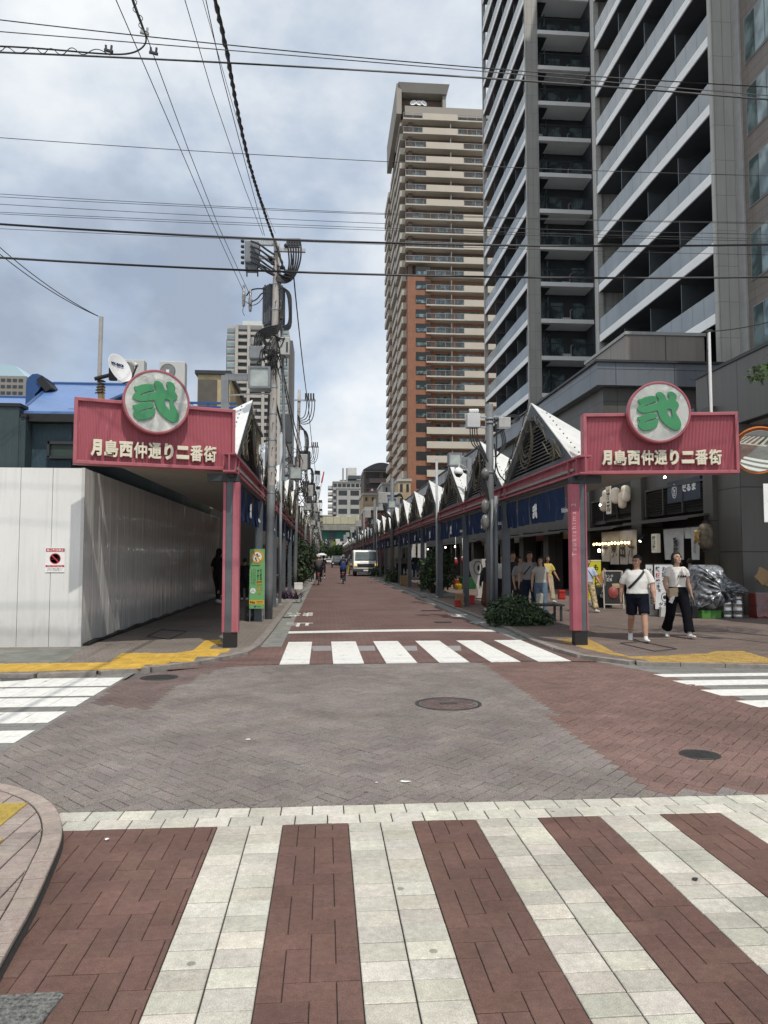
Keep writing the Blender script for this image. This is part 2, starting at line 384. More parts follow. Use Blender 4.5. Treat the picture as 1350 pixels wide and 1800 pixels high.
def sheet(name, poly, z, m):
    mb = MB(); p = [(q[0], q[1], z) for q in poly]
    if area(poly) < 0: p = p[::-1]
    mb.face(p); return structure(mb.build(name, m))
def pix(*pts, z=0.0): return [tuple(gp(px, py, z)[:2]) for px, py in pts]
JOINT = mat('joint_sand', (.035, .033, .030), .95, var=.3, scale=30)
ASPH = mat('asphalt', (.075, .075, .077), .9, var=.25, scale=60, bump=.5, bscale=180)
sheet('ground', [(-1500, -300), (1500, -300), (1500, 2500), (-1500, 2500)], -.03, mat('far_ground_asphalt', (.11, .11, .11), .9, var=.2, scale=.5))
# --- near crossing: red herringbone and cream block stripes
YB0, YB1 = 4.45, 4.76
RED_C, CREAM_C = (.150, .088, .074), (.53, .51, .455)
sheet('crossing_joint_bed', [(-3.2, .8), (5.2, .8), (5.2, YB0 - .001), (-3.2, YB0 - .001)], -.011, JOINT)
cr = MB()
edges = [gp(x, 1445).x for x in (385, 503, 622, 738, 850, 965, 1078, 1178)]
P = (edges[-1] - edges[0]) / 7
S0 = edges[0]
k = -8
while S0 + k * P < 5.0:
    xa, xb = S0 + k * P, S0 + (k + 1) * P
    if k % 2 == 0 and k >= 0:
        for c in range(2):
            y = YB0 - .002
            j0 = rnd.uniform(-.004, .004)
            while y > 1.2:
                d = .1365; xm = xa + (xb - xa) / 2 * c
                block(cr, [(xm, y - d), (xm + P / 2, y - d), (xm + P / 2, y), (xm, y)], shade(CREAM_C, .15), gap=.0037, ch=.003)
                y -= d
    k += 1
redzones = [(-3.0, S0)] + [(S0 + (2 * i + 1) * P, S0 + (2 * i + 2) * P) for i in range(6)]
for xa, xb in redzones:
    cv = [(xa, 1.2), (xb, 1.2), (xb, YB0 - .002), (xa, YB0 - .002)]
    for q in herring((xa, xb, 1.2, YB0), .0973, 0, 1.2):
        block(cr, clip(q, cv), shade(RED_C, .10), gap=.0018, ch=.0024)
structure(cr.build('crossing_blocks', paver_mat('crossing_paver', .16, 200)))
# --- cream band
bd = MB()
sheet('band_joint_bed', [(-1.9, YB0), (5.4, YB0), (5.4, YB1), (-1.9, YB1)], -.0112, JOINT)
for r_ in range(2):
    x = -1.9 + r_ * .1
    while x < 5.4:
        d = (YB1 - YB0) / 2
        block(bd, [(x, YB0 + r_ * d), (x + .192, YB0 + r_ * d), (x + .192, YB0 + r_ * d + d), (x, YB0 + r_ * d + d)], shade((.56, .545, .49), .14), gap=.0037, ch=.003)
        x += .192
structure(bd.build('cream_block_band', paver_mat('crossing_paver')))
# --- intersection core: 45 degree herringbone, grey granite-faced blocks with red patches
core = [(-2.57, YB1 + .004), (4.63, YB1 + .004), (4.63, 7.0), (4.55, 9.6), (4.1, 10.85), (3.2, 11.02), (-.8, 10.95), (-1.75, 10.75), (-2.3, 10.35), (-2.57, 9.7)]
sheet('intersection_joint_bed', core, -.0114, JOINT)
redR = pix((845, 1166), (930, 1225), (1000, 1280), (1070, 1335), (1135, 1392)) + [(7, YB1 - .3), (7, 13), pix((845, 1166))[0][:1] + (13,)]
redL = pix((160, 1240), (225, 1183), (330, 1168), (430, 1166), (372, 1180), (335, 1196), (300, 1216), (278, 1240), (240, 1246), (200, 1238))
CORE_GREY, CORE_RED, CORE_RED2 = (.205, .180, .171), (.180, .116, .103), (.155, .116, .110)
kb = MB()
for q in herring((-2.8, 5.3, YB1, 11.1), .097, R(45), 1.12):
    c = clip(q, core)
    if len(c) < 3: continue
    ctr = (sum(p[0] for p in c) / len(c), sum(p[1] for p in c) / len(c))
    colr = CORE_RED if inside(ctr, redR) else CORE_RED2 if inside(ctr, redL) else CORE_GREY
    block(kb, c, shade(colr, .08), gap=.0030 if rnd.random() < .93 else .006, ch=.003)
structure(kb.build('intersection_blocks', paver_mat('granite_paver', .50, 170)))
# --- cross street on both sides (grey slabs under worn zebra stripes)
SLAB = brick_mat('grey_slab_paving', (.19, .19, .18), (.225, .22, .21), (.07, .07, .07), .6, .3, ms=.006, wear=(.1, .095, .09))
sheet('cross_street', [(-60, 4.0), (-2.57, 4.0), (-2.57, 10.4), (-3.2, 11.2), (-60, 11.2)], -.004, SLAB)
sheet('cross_street', [(4.63, 4.0), (60, 4.0), (60, 11.4), (3.9, 11.4), (4.1, 10.84), (4.55, 9.59), (4.63, 7.0), (4.63, 4.0)], -.005, SLAB)
CROSSRED = brick_mat('red_block_paving', (.125, .066, .058), (.155, .085, .074), (.05, .04, .038), .2, .1, ms=.005)
ZW = mat('worn_road_paint', (.70, .70, .67), .75, var=.10, scale=14, bump=.4, bscale=60)
zt_ = ZW.node_tree; zb_ = [n for n in zt_.nodes if n.type == 'BSDF_PRINCIPLED'][0]; zs_ = zb_.inputs['Base Color'].links[0].from_socket
zn = add(zt_, 'ShaderNodeTexNoise', i_Scale=5.5, i_Detail=8.0, i_Roughness=.72); zc_o = add(zt_, 'ShaderNodeTexCoord'); zt_.links.new(zc_o.outputs['Object'], zn.inputs['Vector'])
zt_.links.new(mixc(zt_, ramp(zt_, zn.outputs[0], .57, .70, (0, 0, 0), (.75, .75, .75)), zs_, (.27, .25, .235)), zb_.inputs['Base Color'])      # paint worn through to the paving
def stripe(mb, pts, z=.004):
    p = [(q[0], q[1], z) for q in pts]
    if area(pts) < 0: p = p[::-1]
    mb.prism(p, (0, 0, -.003))
zl = MB()
for (y0, y1) in ((1191, 1205), (1207.5, 1222), (1225, 1240), (1249, 1268), (1281, 1302)):
    Ya, Yb = gp(225, y0).y, gp(225, y1).y
    xr = -2.60
    x = xr
    while x > -16:                          # slab-wide pieces with the joints left bare
        w_ = .298
        for (ya, yb) in ((Yb, (Ya + Yb) / 2 - .002), ((Ya + Yb) / 2 + .002, Ya)):
            stripe(zl, [(x - w_ + rnd.uniform(0, .004), ya), (x - rnd.uniform(0, .006), ya), (x - rnd.uniform(0, .006), yb), (x - w_ + rnd.uniform(0, .004), yb)], .0015)
        x -= .3
structure(zl.build('zebra_stripes', ZW))
zr = MB()
for (xa, y0, y1) in ((1170, 1185, 1190), (1215, 1196, 1205), (1270, 1212, 1223), (1335, 1231, 1243)):
    Ya, Yb = gp(xa, y0).y, gp(xa, y1).y; xl = gp(xa, y1).x - .06
    stripe(zr, [(xl + .05, Yb), (16, Yb), (16, Ya), (xl, Ya)], .001)
structure(zr.build('zebra_stripes', ZW))
# --- the shopping street
STREET = brick_mat('street_brick_paving', (.150, .090, .080), (.185, .112, .10), (.07, .055, .05), .22, .11, ms=.006, var=.2, wear=(.15, .125, .12))
LK, RK = -1.235, 4.07                       # kerb lines
st_poly = [(-2.2, 10.6), (-1.75, 10.78), (-.8, 10.98), (3.2, 11.05), (4.1, 10.95), (4.9, 11.35), (4.9, 12.2), (4.07, 14.5), (4.07, 420), (-1.235, 420), (-1.235, 13.4), (-2.2, 11.6)]
sheet('street', st_poly, -.002, STREET)
GUT = mat('gutter_concrete', (.22, .225, .21), .9, var=.25, scale=4, bump=.3)
for i in range(60):
    pass
g = MB()
y = 13.2
while y < 120:                               # gutter slabs
    g.box(LK + .005, -.76, y, y + .592, -.03, .004 + rnd.uniform(-.002, .001)); y += .6
structure(g.build('gutter', GUT))
g = MB(); y = 13.9
while y < 120:
    g.box(3.60, RK - .005, y, y + .592, -.03, .004 + rnd.uniform(-.002, .001)); y += .6
structure(g.build('gutter', GUT))
# grates and covers
def lathe_cover(name, px, py, r, label, group, inner=True):
    c = gp(px, py)
    e = empty(name, (c.x, c.y, 0), label, 'manhole cover', group)
    if inner:
        mb = MB(); mb.lathe([(r, -.012), (r, .0035), (r * .9, .0045), (r * .88, .001), (r * .885, -.012)], 40); mb.build('ring', mat('cast_iron', (.035, .034, .034), .55, var=.3, scale=30, bump=.4), e)
        mb = MB(); bw = .1
        for q in herring((-r, r, -r, r), .1, R(45)):
            cv = [(r * .87 * math.cos(2 * math.pi * i / 28), r * .87 * math.sin(2 * math.pi * i / 28)) for i in range(28)]
            block(mb, clip(q, cv), shade((.125, .09, .085), .1), z=.002)
        mb.build('paved_lid', paver_mat('granite_paver'), e)
        mb = MB(); mb.box(-.09, .09, -.05, .05, -.01, .005); mb.build('keyhole_plate', MATS['cast_iron'], e, bevel=.002)
    else:
        mb = MB(); mb.lathe([(r, -.012), (r, .003), (r * .93, .004), (r * .92, .002), (r * .8, .002), (r * .79, .0045), (0, .0045)], 36); mb.build('lid', mat('cast_iron', (.035, .034, .034), .55, var=.3, scale=30, bump=.4), e)
        mb = MB()
        for i in range(-5, 6):
            h_ = math.sqrt(max(0, (r * .74) ** 2 - (i * r * .13) ** 2))
            mb.box(i * r * .13 - .008, i * r * .13 + .008, -h_, h_, .003, .0065)
        mb.build('tread', MATS['cast_iron'], e)
lathe_cover('manhole_cover', 788, 1237, .355, 'large round manhole cover filled with paving blocks, in the grey blocks mid intersection', 'manhole covers')
lathe_cover('manhole_cover', 1230, 1326.5, .155, 'small black iron cover in the red blocks at right', 'manhole covers', False)
lathe_cover('manhole_cover', 280, 1191, .24, 'round black iron cover near the left zebra stripes', 'manhole covers', False)
def grate(px, py, w, d, label, z=.004):
    c = gp(px, py); e = empty('drain_grate', (c.x, c.y, z), label, 'drain grate', 'drain grates')
    mb = MB(); mb.box(-w / 2, w / 2, -d / 2, d / 2, -.02, .001); mb.build('pit', INK, e)
    mb = MB(); n = int(w / .035)
    for i in range(n + 1): x = -w / 2 + i * w / n; mb.box(x - .006, x + .006, -d / 2, d / 2, .0012, .006)
    for yy in (-d / 2, d / 2): mb.box(-w / 2 - .012, w / 2 + .012, yy - .012, yy + .012, .0012, .007)
    mb.build('bars', DSTEEL, e)
grate(497, 1086, .42, .32, 'iron grate in the left gutter beside the painted marking')
grate(759, 1073.5, .62, .3, 'long iron grate in the brick street, farther one', 0)
grate(778, 1094, .40, .22, 'short iron grate in the brick street, nearer one', 0)
# --- far crossing and stop line
zc = MB()
for (xa, xb, xc, xd) in ((491, 545, 509, 549), (587, 641, 582, 625), (680, 735, 657, 700), (776, 830, 731, 773), (868, 922, 806, 846), (950, 1012, 878, 922)):
    p = [gp(xa, 1168), gp(xb, 1167), gp(xd, 1126.5), gp(xc, 1127)]
    x0 = (p[0].x + p[3].x) / 2; x1 = (p[1].x + p[2].x) / 2
    stripe(zc, [(x0, 10.99), (x1, 11.0), (x1 - .01, 13.9), (x0 - .01, 13.9)], .002)
structure(zc.build('zebra_stripes', ZW))
ln = MB(); pts = [(-.93, 15.45), (.4, 15.62), (1.6, 15.72), (2.6, 15.72), (3.62, 15.5)]
for i in range(4):
    a, b = pts[i], pts[i + 1]; stripe(ln, [(a[0], a[1]), (b[0], b[1]), (b[0], b[1] + .42), (a[0], a[1] + .42)], .002)
structure(ln.build('stop_line', ZW))
# light grey strip pavers between the crossing bars
gs = MB()
for i, (xa, xb) in enumerate(((549, 584), (628, 661), (705, 735), (778, 812))):
    a, b = at(xa, 1143, 12.6), at(xb, 1143, 12.6)
    q = [gp(xa + 1, 1144), gp(xb - 1, 1143.5), gp(xb - 3, 1135), gp(xa - 1, 1135.5)]
    stripe(gs, [p[:2] for p in q], .0005)
structure(gs.build('grey_paving_strip', mat('grey_strip_paver', (.26, .25, .25), .85, var=.2, scale=20)))
# painted 'stop' characters, read from the street side (upside down from here)
lettering('painted_marking', '止', frame(gp(526, 1098, .003), (-1, 0, 0), (0, 0, 1)), ZW, size=1, ext=.001, off=.018, fit=(.62, .95))['kind'] = 'structure'
lettering('painted_marking', 'まれ', frame(gp(527, 1080, .003), (-1, 0, 0), (0, 0, 1)), ZW, size=1, ext=.001, off=.018, fit=(.72, 1.3))['kind'] = 'structure'
lettering('painted_marking', '止', frame(gp(853, 1096, .003), (-1, 0, 0), (0, 0, 1)), ZW, size=1, ext=.001, off=.018, fit=(.6, .9))['kind'] = 'structure'
lettering('painted_marking', 'ま', frame(gp(808, 1082, .003), (-1, 0, 0), (0, 0, 1)), ZW, size=1, ext=.001, off=.018, fit=(.55, 1.0))['kind'] = 'structure'
# --- pavements
PAVL = brick_mat('left_pavement_paving', (.20, .175, .155), (.235, .20, .178), (.09, .08, .075), .2, .1, ms=.005, var=.14)
PAVR = brick_mat('right_pavement_paving', (.165, .125, .11), (.20, .155, .135), (.07, .06, .055), .2, .1, rot=R(0), ms=.006, var=.2, wear=(.17, .155, .145))
KERB = mat('kerb_stone', (.33, .325, .30), .85, var=.2, scale=8, bump=.3)
KERB2 = mat('kerb_block', (.235, .21, .19), .85, var=.25, scale=8, bump=.3)
ZP = .045
lp = pix((530, 1027), (466, 1114), (442, 1139), (420, 1151), (342, 1167), (258, 1177), (171, 1185), (68, 1189), (0, 1189))
lp[0] = (LK, 60); lp[1] = (LK, 15.3)
lp = [(LK, 420)] + lp + [(-60, lp[-1][1]), (-60, 420)]
rp = pix((905, 1107), (950, 1130), (985, 1143), (1030, 1156), (1117, 1167), (1350, 1173))
rp = [(RK, 420), (RK, 16.2)] + rp[1:] + [(60, rp[-1][1] - .2), (60, 420)]
def pavement(name, poly, m, kerb_pts):
    mb = MB(); p = [(q[0], q[1], ZP) for q in poly]
    if area(poly) < 0: p = p[::-1]
    mb.face(p); structure(mb.build(name, m))
    kb_ = MB()                              # kerb stones as a row of blocks just proud of the paving
    for (a, b) in zip(kerb_pts, kerb_pts[1:]):
        a, b = Vector(a), Vector(b); L_ = (b - a).length; n = max(1, min(160, int(L_ / .6))); dr = (b - a) / n; nn = Vector((-dr.y, dr.x)).normalized() * .14
        if name == 'right_pavement': nn = -nn
        for i in range(n):
            s0 = a + dr * i + dr * .008; s1 = a + dr * (i + 1) - dr * .008
            if s0.y > 130: continue
            q = [s0, s1, s1 + nn, s0 + nn]
            kb_.prism([(v.x, v.y, -.03) for v in (q if area([tuple(v) for v in q]) < 0 else q[::-1])], (0, 0, .03 + ZP + .004))
    structure(kb_.build('kerb', KERB if False else KERB2))
pavement('left_pavement', lp, PAVL, [(LK, 120)] + [p for p in lp[2:-2]])
pavement('right_pavement', rp, PAVR, [(RK, 120)] + [p for p in rp[1:-2]])
# tactile paving: rows of raised bars on yellow tiles
YEL = mat('yellow_tactile_tile', (.54, .355, .065), .75, var=.18, scale=6, bump=.2)
YELR = mat('worn_yellow_tactile_tile', (.40, .27, .085), .8, var=.22, scale=6, bump=.2)
def tactile(poly, m, z, dirx=True, pitch=.075):
    mb = MB(); p = [(q[0], q[1], z) for q in poly]
    if area(poly) < 0: p = p[::-1]; poly = poly[::-1]
    mb.prism(p, (0, 0, -.004))
    xs = [q[0] for q in poly]; ys = [q[1] for q in poly]
    y = min(ys) + .03
    while y < max(ys):                       # bars run along X, clipped to the outline
        hits = sorted(x0 + (y - y0) * (x1 - x0) / (y1 - y0) for (x0, y0), (x1, y1) in zip(poly, poly[1:] + poly[:1]) if (y0 > y) != (y1 > y))
        for a, b in zip(hits[::2], hits[1::2]):
            x = max(a, -9)
            while x < min(b, 14) - .03:
                e2 = min(x + .27, b - .01)
                if e2 - x > .03: mb.box(x + .015, e2, y - .016, y + .016, z, z + .005)
                x += .3
        y += pitch
    return structure(mb.build('tactile_paving', m))
s = lambda *a: [(x / 3.214, 1120 + y / 3.214) for x, y in a]
yl = pix(*s((0, 200), (330, 190), (540, 186), (620, 183), (795, 178), (820, 158), (925, 157), (965, 142), (1090, 140), (1112, 111), (1225, 109), (1250, 88), (1288, 85), (1302, 68), (1180, 69), (1205, 45), (1262, 40), (1240, 15), (1155, 22), (1092, 76), (1030, 86), (985, 93), (690, 92), (612, 146), (330, 150), (0, 152)), z=ZP)
yl = [(-9, yl[0][1])] + yl + [(-9, yl[-1][1])]
tactile(yl, YEL, ZP + .005)
s = lambda *a: [(850 + x / 2.7, 1050 + y / 2.7) for x, y in a]
yr = pix(*s((345, 200), (490, 195), (560, 228), (620, 262), (700, 283), (900, 276), (1060, 268), (1100, 256), (1230, 256), (1350, 290), (1350, 313), (800, 308), (760, 297), (690, 289), (640, 278), (580, 268), (480, 245), (400, 218)), z=ZP)
yr = yr[:10] + [(12, yr[9][1] - .1), (12, yr[10][1])] + yr[10:]
tactile(yr, YELR, ZP + .005)
# darker and lighter paving panels on the left corner
sheet('grey_paving_patch', pix((0, 1141), (150, 1138), (108, 1166), (0, 1167), z=ZP), ZP + .003, mat('mossy_concrete', (.17, .175, .155), .9, var=.3, scale=3))
sheet('asphalt_patch', pix((0, 1191), (72, 1190), (45, 1196), (0, 1198)), .0035, ASPH)
# access cover frames in the pavements
def access(pts, z, label):
    P4 = [gp(x, y, z) for x, y in pts]; c = sum(P4, Vector()) / 4
    mb = MB()
    for i in range(4): mb.tube([P4[i] - c, P4[(i + 1) % 4] - c], .012, 4)
    o = mb.build('access_cover_frame', DSTEEL); o.location = c; tag(o, label, 'access cover', 'access cover frames'); return o
access(((258, 1119), (298, 1124), (328, 1110), (283, 1107)), ZP + .003, 'dark iron frame of a square cover in the shaded left pavement')
access(((1090, 1131), (1150, 1145), (1190, 1141), (1125, 1128)), ZP + .003, 'dark iron frame of a cover in front of the two walkers')
# --- near left island with curved kerb
kz = .05
outer = [Vector(p) for p in pix((-60, 1372), (0, 1377), (40, 1385), (80, 1402), (100, 1420), (111, 1445), (110, 1475), (100, 1500), (60, 1592), (18, 1665), (-20, 1735), z=kz)]
def resample(P, n):
    d = [0]
    for a, b in zip(P, P[1:]): d.append(d[-1] + (b - a).length)
    o = []
    for i in range(n):
        t = d[-1] * i / (n - 1); j = max(k for k in range(len(P)) if d[k] <= t + 1e-9); j = min(j, len(P) - 2)
        o.append(P[j] + (P[j + 1] - P[j]) * ((t - d[j]) / (d[j + 1] - d[j])))
    return o
def smooth2(P, it=3):
    for _ in range(it):
        Q = [P[0]]
        for a, b in zip(P, P[1:]): Q += [a * .75 + b * .25, a * .25 + b * .75]
        P = Q + [P[-1]]
    return P
oc = resample(smooth2(outer), 31); inner = []
for i, p in enumerate(oc):
    t = (oc[min(i + 1, len(oc) - 1)] - oc[max(i - 1, 0)]).normalized(); inner.append(p + Vector((t.y, -t.x)) * .105)
kbm = MB()
for i in range(len(oc) - 1):
    block(kbm, [tuple(oc[i]), tuple(oc[i + 1]), tuple(inner[i + 1]), tuple(inner[i])], shade((.36, .30, .272), .09), gap=.004, ch=.004, z=kz + .006, dep=.09)
inn = [tuple(p) for p in inner]
poly_in = [(-4.5, inn[0][1])] + inn + [(-4.5, inn[-1][1])]
if area(poly_in) < 0: poly_in = poly_in[::-1]
x = -4.4; ci = 0
while x < -1.0:
    y = 2.0 + (ci % 2) * .045
    while y < 6:
        q = clip([(x, y), (x + .135, y), (x + .135, y + .092), (x, y + .092)], poly_in)
        block(kbm, q, shade((.34, .285, .262), .12), gap=.0042, ch=.003, z=kz, dep=.09); y += .092
    x += .135; ci += 1
structure(kbm.build('island_paving_blocks', paver_mat('island_paver', .15, 220)))
full = [(-4.5, oc[0].y)] + [tuple(p) for p in oc] + [(-4.5, oc[-1].y)]
sheet('island_joint_bed', full, kz - .012, JOINT)
skirt = MB()
for a, b in zip(oc, oc[1:]): skirt.face([(a.x + .012, a.y, -.02), (b.x + .012, b.y, -.02), (b.x - .004, b.y, kz - .012), (a.x - .004, a.y, kz - .012)])
structure(skirt.build('kerb_joint', JOINT))
for (x0, y0, x1, y1, x2, y2, x3, y3) in ((-40, 1413, 49, 1412.5, 0, 1470, -80, 1470), (-40, 1476, 6, 1476, -8, 1490, -60, 1490)):
    q = pix((x0, y0), (x1, y1), (x2, y2), (x3, y3), z=kz)
    mb = MB(); xr, xl = q[1][0], q[1][0] - .6; yt, yb = q[1][1], q[2][1]
    mb.box(xl, xr, yb, yt, kz - .002, kz + .006)
    ny = max(1, int((yt - yb) / .062))
    for i in range(9):
        for j in range(ny):
            M = Matrix.Translation((xr - .045 - i * .062, yt - .035 - j * .062, kz + .006)); mb.lathe([(.0165, -.001), (.015, .003), (.011, .005), (0, .0052)], 12, M)
    structure(mb.build('tactile_paving', mat('ochre_tactile_tile', (.36, .26, .05), .75, var=.2, scale=10)))
# asphalt repair in the bottom left corner, litter specks
mb = MB(); pa = [(-2.2, 1.5), (gp(40, 1800).x, 1.5), tuple(gp(72, 1800)[:2]), tuple(gp(112, 1752)[:2]), tuple(gp(104, 1746)[:2]), tuple(gp(0, 1752)[:2]), (-2.2, gp(0, 1752).y)]
mb.prism([(p[0], p[1], -.01) for p in (pa if area(pa) > 0 else pa[::-1])][::-1], (0, 0, .016)); structure(mb.build('asphalt_repair', mat('coarse_asphalt', (.13, .13, .125), .95, var=.75, scale=75, bump=1.0, bscale=90)))
for i, (px, py, sx, sy, lb) in enumerate(((188, 1476, .012, .018, 'white speck of litter on the red blocks of the near crossing'), (713, 1374, .05, .018, 'larger white scrap of paper on the grey blocks before the cream band'), (436, 1300, .03, .015, 'white fleck on the grey blocks left of centre'), (662, 1376, .012, .01, 'tiny white fleck beside the larger scrap of paper'), (1222, 1546, .02, .02, 'dark leaf lying on the cream blocks at right'))):
    c = gp(px, py, .005); mb = MB(); pts = [(math.cos(a) * sx * rnd.uniform(.5, 1), math.sin(a) * sy * rnd.uniform(.5, 1), rnd.uniform(0, .004)) for a in [k * math.pi / 4 for k in range(8)]]
    mb.prism(pts, (0, 0, .003)); o = mb.build('litter_scrap', WHITE if i < 4 else DSTEEL); o.location = c; tag(o, lb, 'litter', 'scraps on the paving')
# ================================================================== ARCADES AND SIGNS
GLYPH = ([[(295,370),(310,362),(335,365),(420,322),(520,300),(600,308),(634,350),(628,390),(590,415),(510,438),(430,475),(370,520),(420,510),(500,480),(600,445),(668,424),(668,370),(650,330),(625,290),(630,250),(665,230),(710,235),(760,270),(795,330),(808,385),(850,385),(862,370),(860,320),(838,280),(840,240),(870,225),(920,232),(965,265),(988,320),(980,370),(965,400),(1010,430),(1028,480),(1015,530),(980,552),(945,570),(975,640),(1020,720),(1055,800),(1060,860),(1040,920),(1000,945),(950,945),(880,915),(800,860),(730,790),(680,700),(655,620),(640,570),(560,590),(480,612),(400,620),(330,600),(285,570),(275,540),(290,500),(345,462),(320,430),(298,400)],
          [(810,545),(890,548),(905,620),(908,748),(870,710),(830,660),(815,600)],
          [(275,715),(285,692),(320,690),(420,645),(520,625),(590,625),(625,650),(628,690),(590,720),(500,745),(430,775),(375,820),(440,805),(520,780),(600,745),(648,715),(650,770),(640,830),(590,890),(510,930),(430,948),(360,935),(310,895),(288,840),(300,795),(330,770),(290,745)]])
def outline_data(loops, ext=.01, bev=0.0):
    cu = bpy.data.curves.new('outline', 'CURVE'); cu.dimensions = '2D'; cu.fill_mode = 'BOTH'; cu.extrude = ext; cu.bevel_depth = bev; cu.bevel_resolution = 2
    for lp_ in loops:
        P = [Vector(p) for p in lp_]; Q = []
        for i in range(len(P)): a, b = P[i - 1], P[i]; Q += [a * .78 + b * .22, a * .22 + b * .78]
        sp = cu.splines.new('POLY'); sp.points.add(len(Q) - 1); sp.use_cyclic_u = True
        for i, q in enumerate(Q): sp.points[i].co = (q.x, q.y, 0, 1)
    o = bpy.data.objects.new('outline', cu); COL.objects.link(o); bpy.context.view_layer.update()
    me = bpy.data.meshes.new_from_object(o.evaluated_get(bpy.context.evaluated_depsgraph_get()))
    bpy.data.objects.remove(o); bpy.data.curves.remove(cu); return me
def glyph(name, M, size, m, parent, ext=.012, bev=.012):
    lp_ = [[((x - 680) / 565 * size, (600 - y) / 565 * size) for x, y in L_] for L_ in GLYPH]
    me = outline_data(lp_, ext, bev); me.name = name; me.transform(M); me.materials.clear(); me.materials.append(m)
    return link(bpy.data.objects.new(name, me), parent)
GREEN = mat('green_letter_paint', (.05, .25, .105), .4, var=.08)
CREAM = mat('cream_letter_paint', (.68, .63, .50), .55, var=.06)
DISCW = mat('disc_white_enamel', (.88, .90, .86), .35, var=.02, streak=0, dirt=(.5, .5, .46))
LOUV = mat('louvre_metal', (.17, .165, .155), .6, var=.3, streak=.4, dirt=(.05, .05, .045))
SOFF = panel_mat('soffit_panel', (.27, .26, .24), 1.8, 1.8, .7, ms=.006)
VINE = mat('dry_vine', (.12, .105, .075), .9, var=.4, scale=30)
NAVY = mat('navy_cloth', (.014, .028, .070), .9, spec=.15, var=.2, scale=6, bump=.15, bscale=300)
BAY, NB = 5.2, 34
Y0S = {1: 12.62, -1: 12.80}
def vine_mesh(seed, s):
    r_ = random.Random(seed); mb = MB()
    def edge(t, side): return Vector((-s * .05, side * 2.3 * (1 - t), 3.30 + 1.30 * t))
    for side in (-1, 1):
        for q in range(8):
            t0 = r_.uniform(.0, .75); p = edge(t0, side) + Vector((r_.uniform(-.10, .0) * s, r_.uniform(-.12, .12), r_.uniform(-.1, .1))); pts = [p]
            for k in range(r_.randint(6, 12)):
                dr = Vector((r_.uniform(-.03, .03), -side * .10 + r_.uniform(-.10, .10), .06 + r_.uniform(-.13, .10)))
                p = p + dr; p.x = max(-.16, min(-.03, p.x * s)) * s if s > 0 else min(.16, max(.03, p.x)); p.z = min(p.z, 4.66 - .55 * abs(p.y)); pts.append(p)
            mb.tube(pts, r_.uniform(.006, .013), 4)
        for q in range(2):                        # hanging clumps
            c = edge(r_.uniform(.1, .5), side); 
            for w in range(9):
                a = c + Vector((-s * r_.uniform(.03, .1), r_.uniform(-.1, .1), r_.uniform(-.02, .1))); mb.tube([a, a + Vector((0, r_.uniform(-.07, .07), -.12)), a + Vector((-s * .02, r_.uniform(-.1, .1), -r_.uniform(.2, .4)))], .006, 3)
    y0 = .5
    for q in range(3):                            # looped hose hanging from the apex
        pts = [Vector((-s * .10, .12 + .05 * q, 4.42)), Vector((-s * .13, .55 + .08 * q, 4.1)), Vector((-s * .13, .50 + .1 * q, 3.75 - .1 * q)), Vector((-s * .13, .15, 3.62 - .14 * q)), Vector((-s * .13, -.25 - .08 * q, 3.85)), Vector((-s * .10, -.05, 4.35))]
        mb.tube(smooth2(pts, 2), .016, 5)
    return mb
def bolts(s, side):
    mb = MB()
    for k in range(11):
        t = .06 + k * .083
        p = Vector((s * .10, side * 2.5 * (1 - t), 3.28 + 1.44 * t)) + Vector((s * .02, side * .012, .02))
        mb.cbox(p, .022, .022, .022)
    return mb
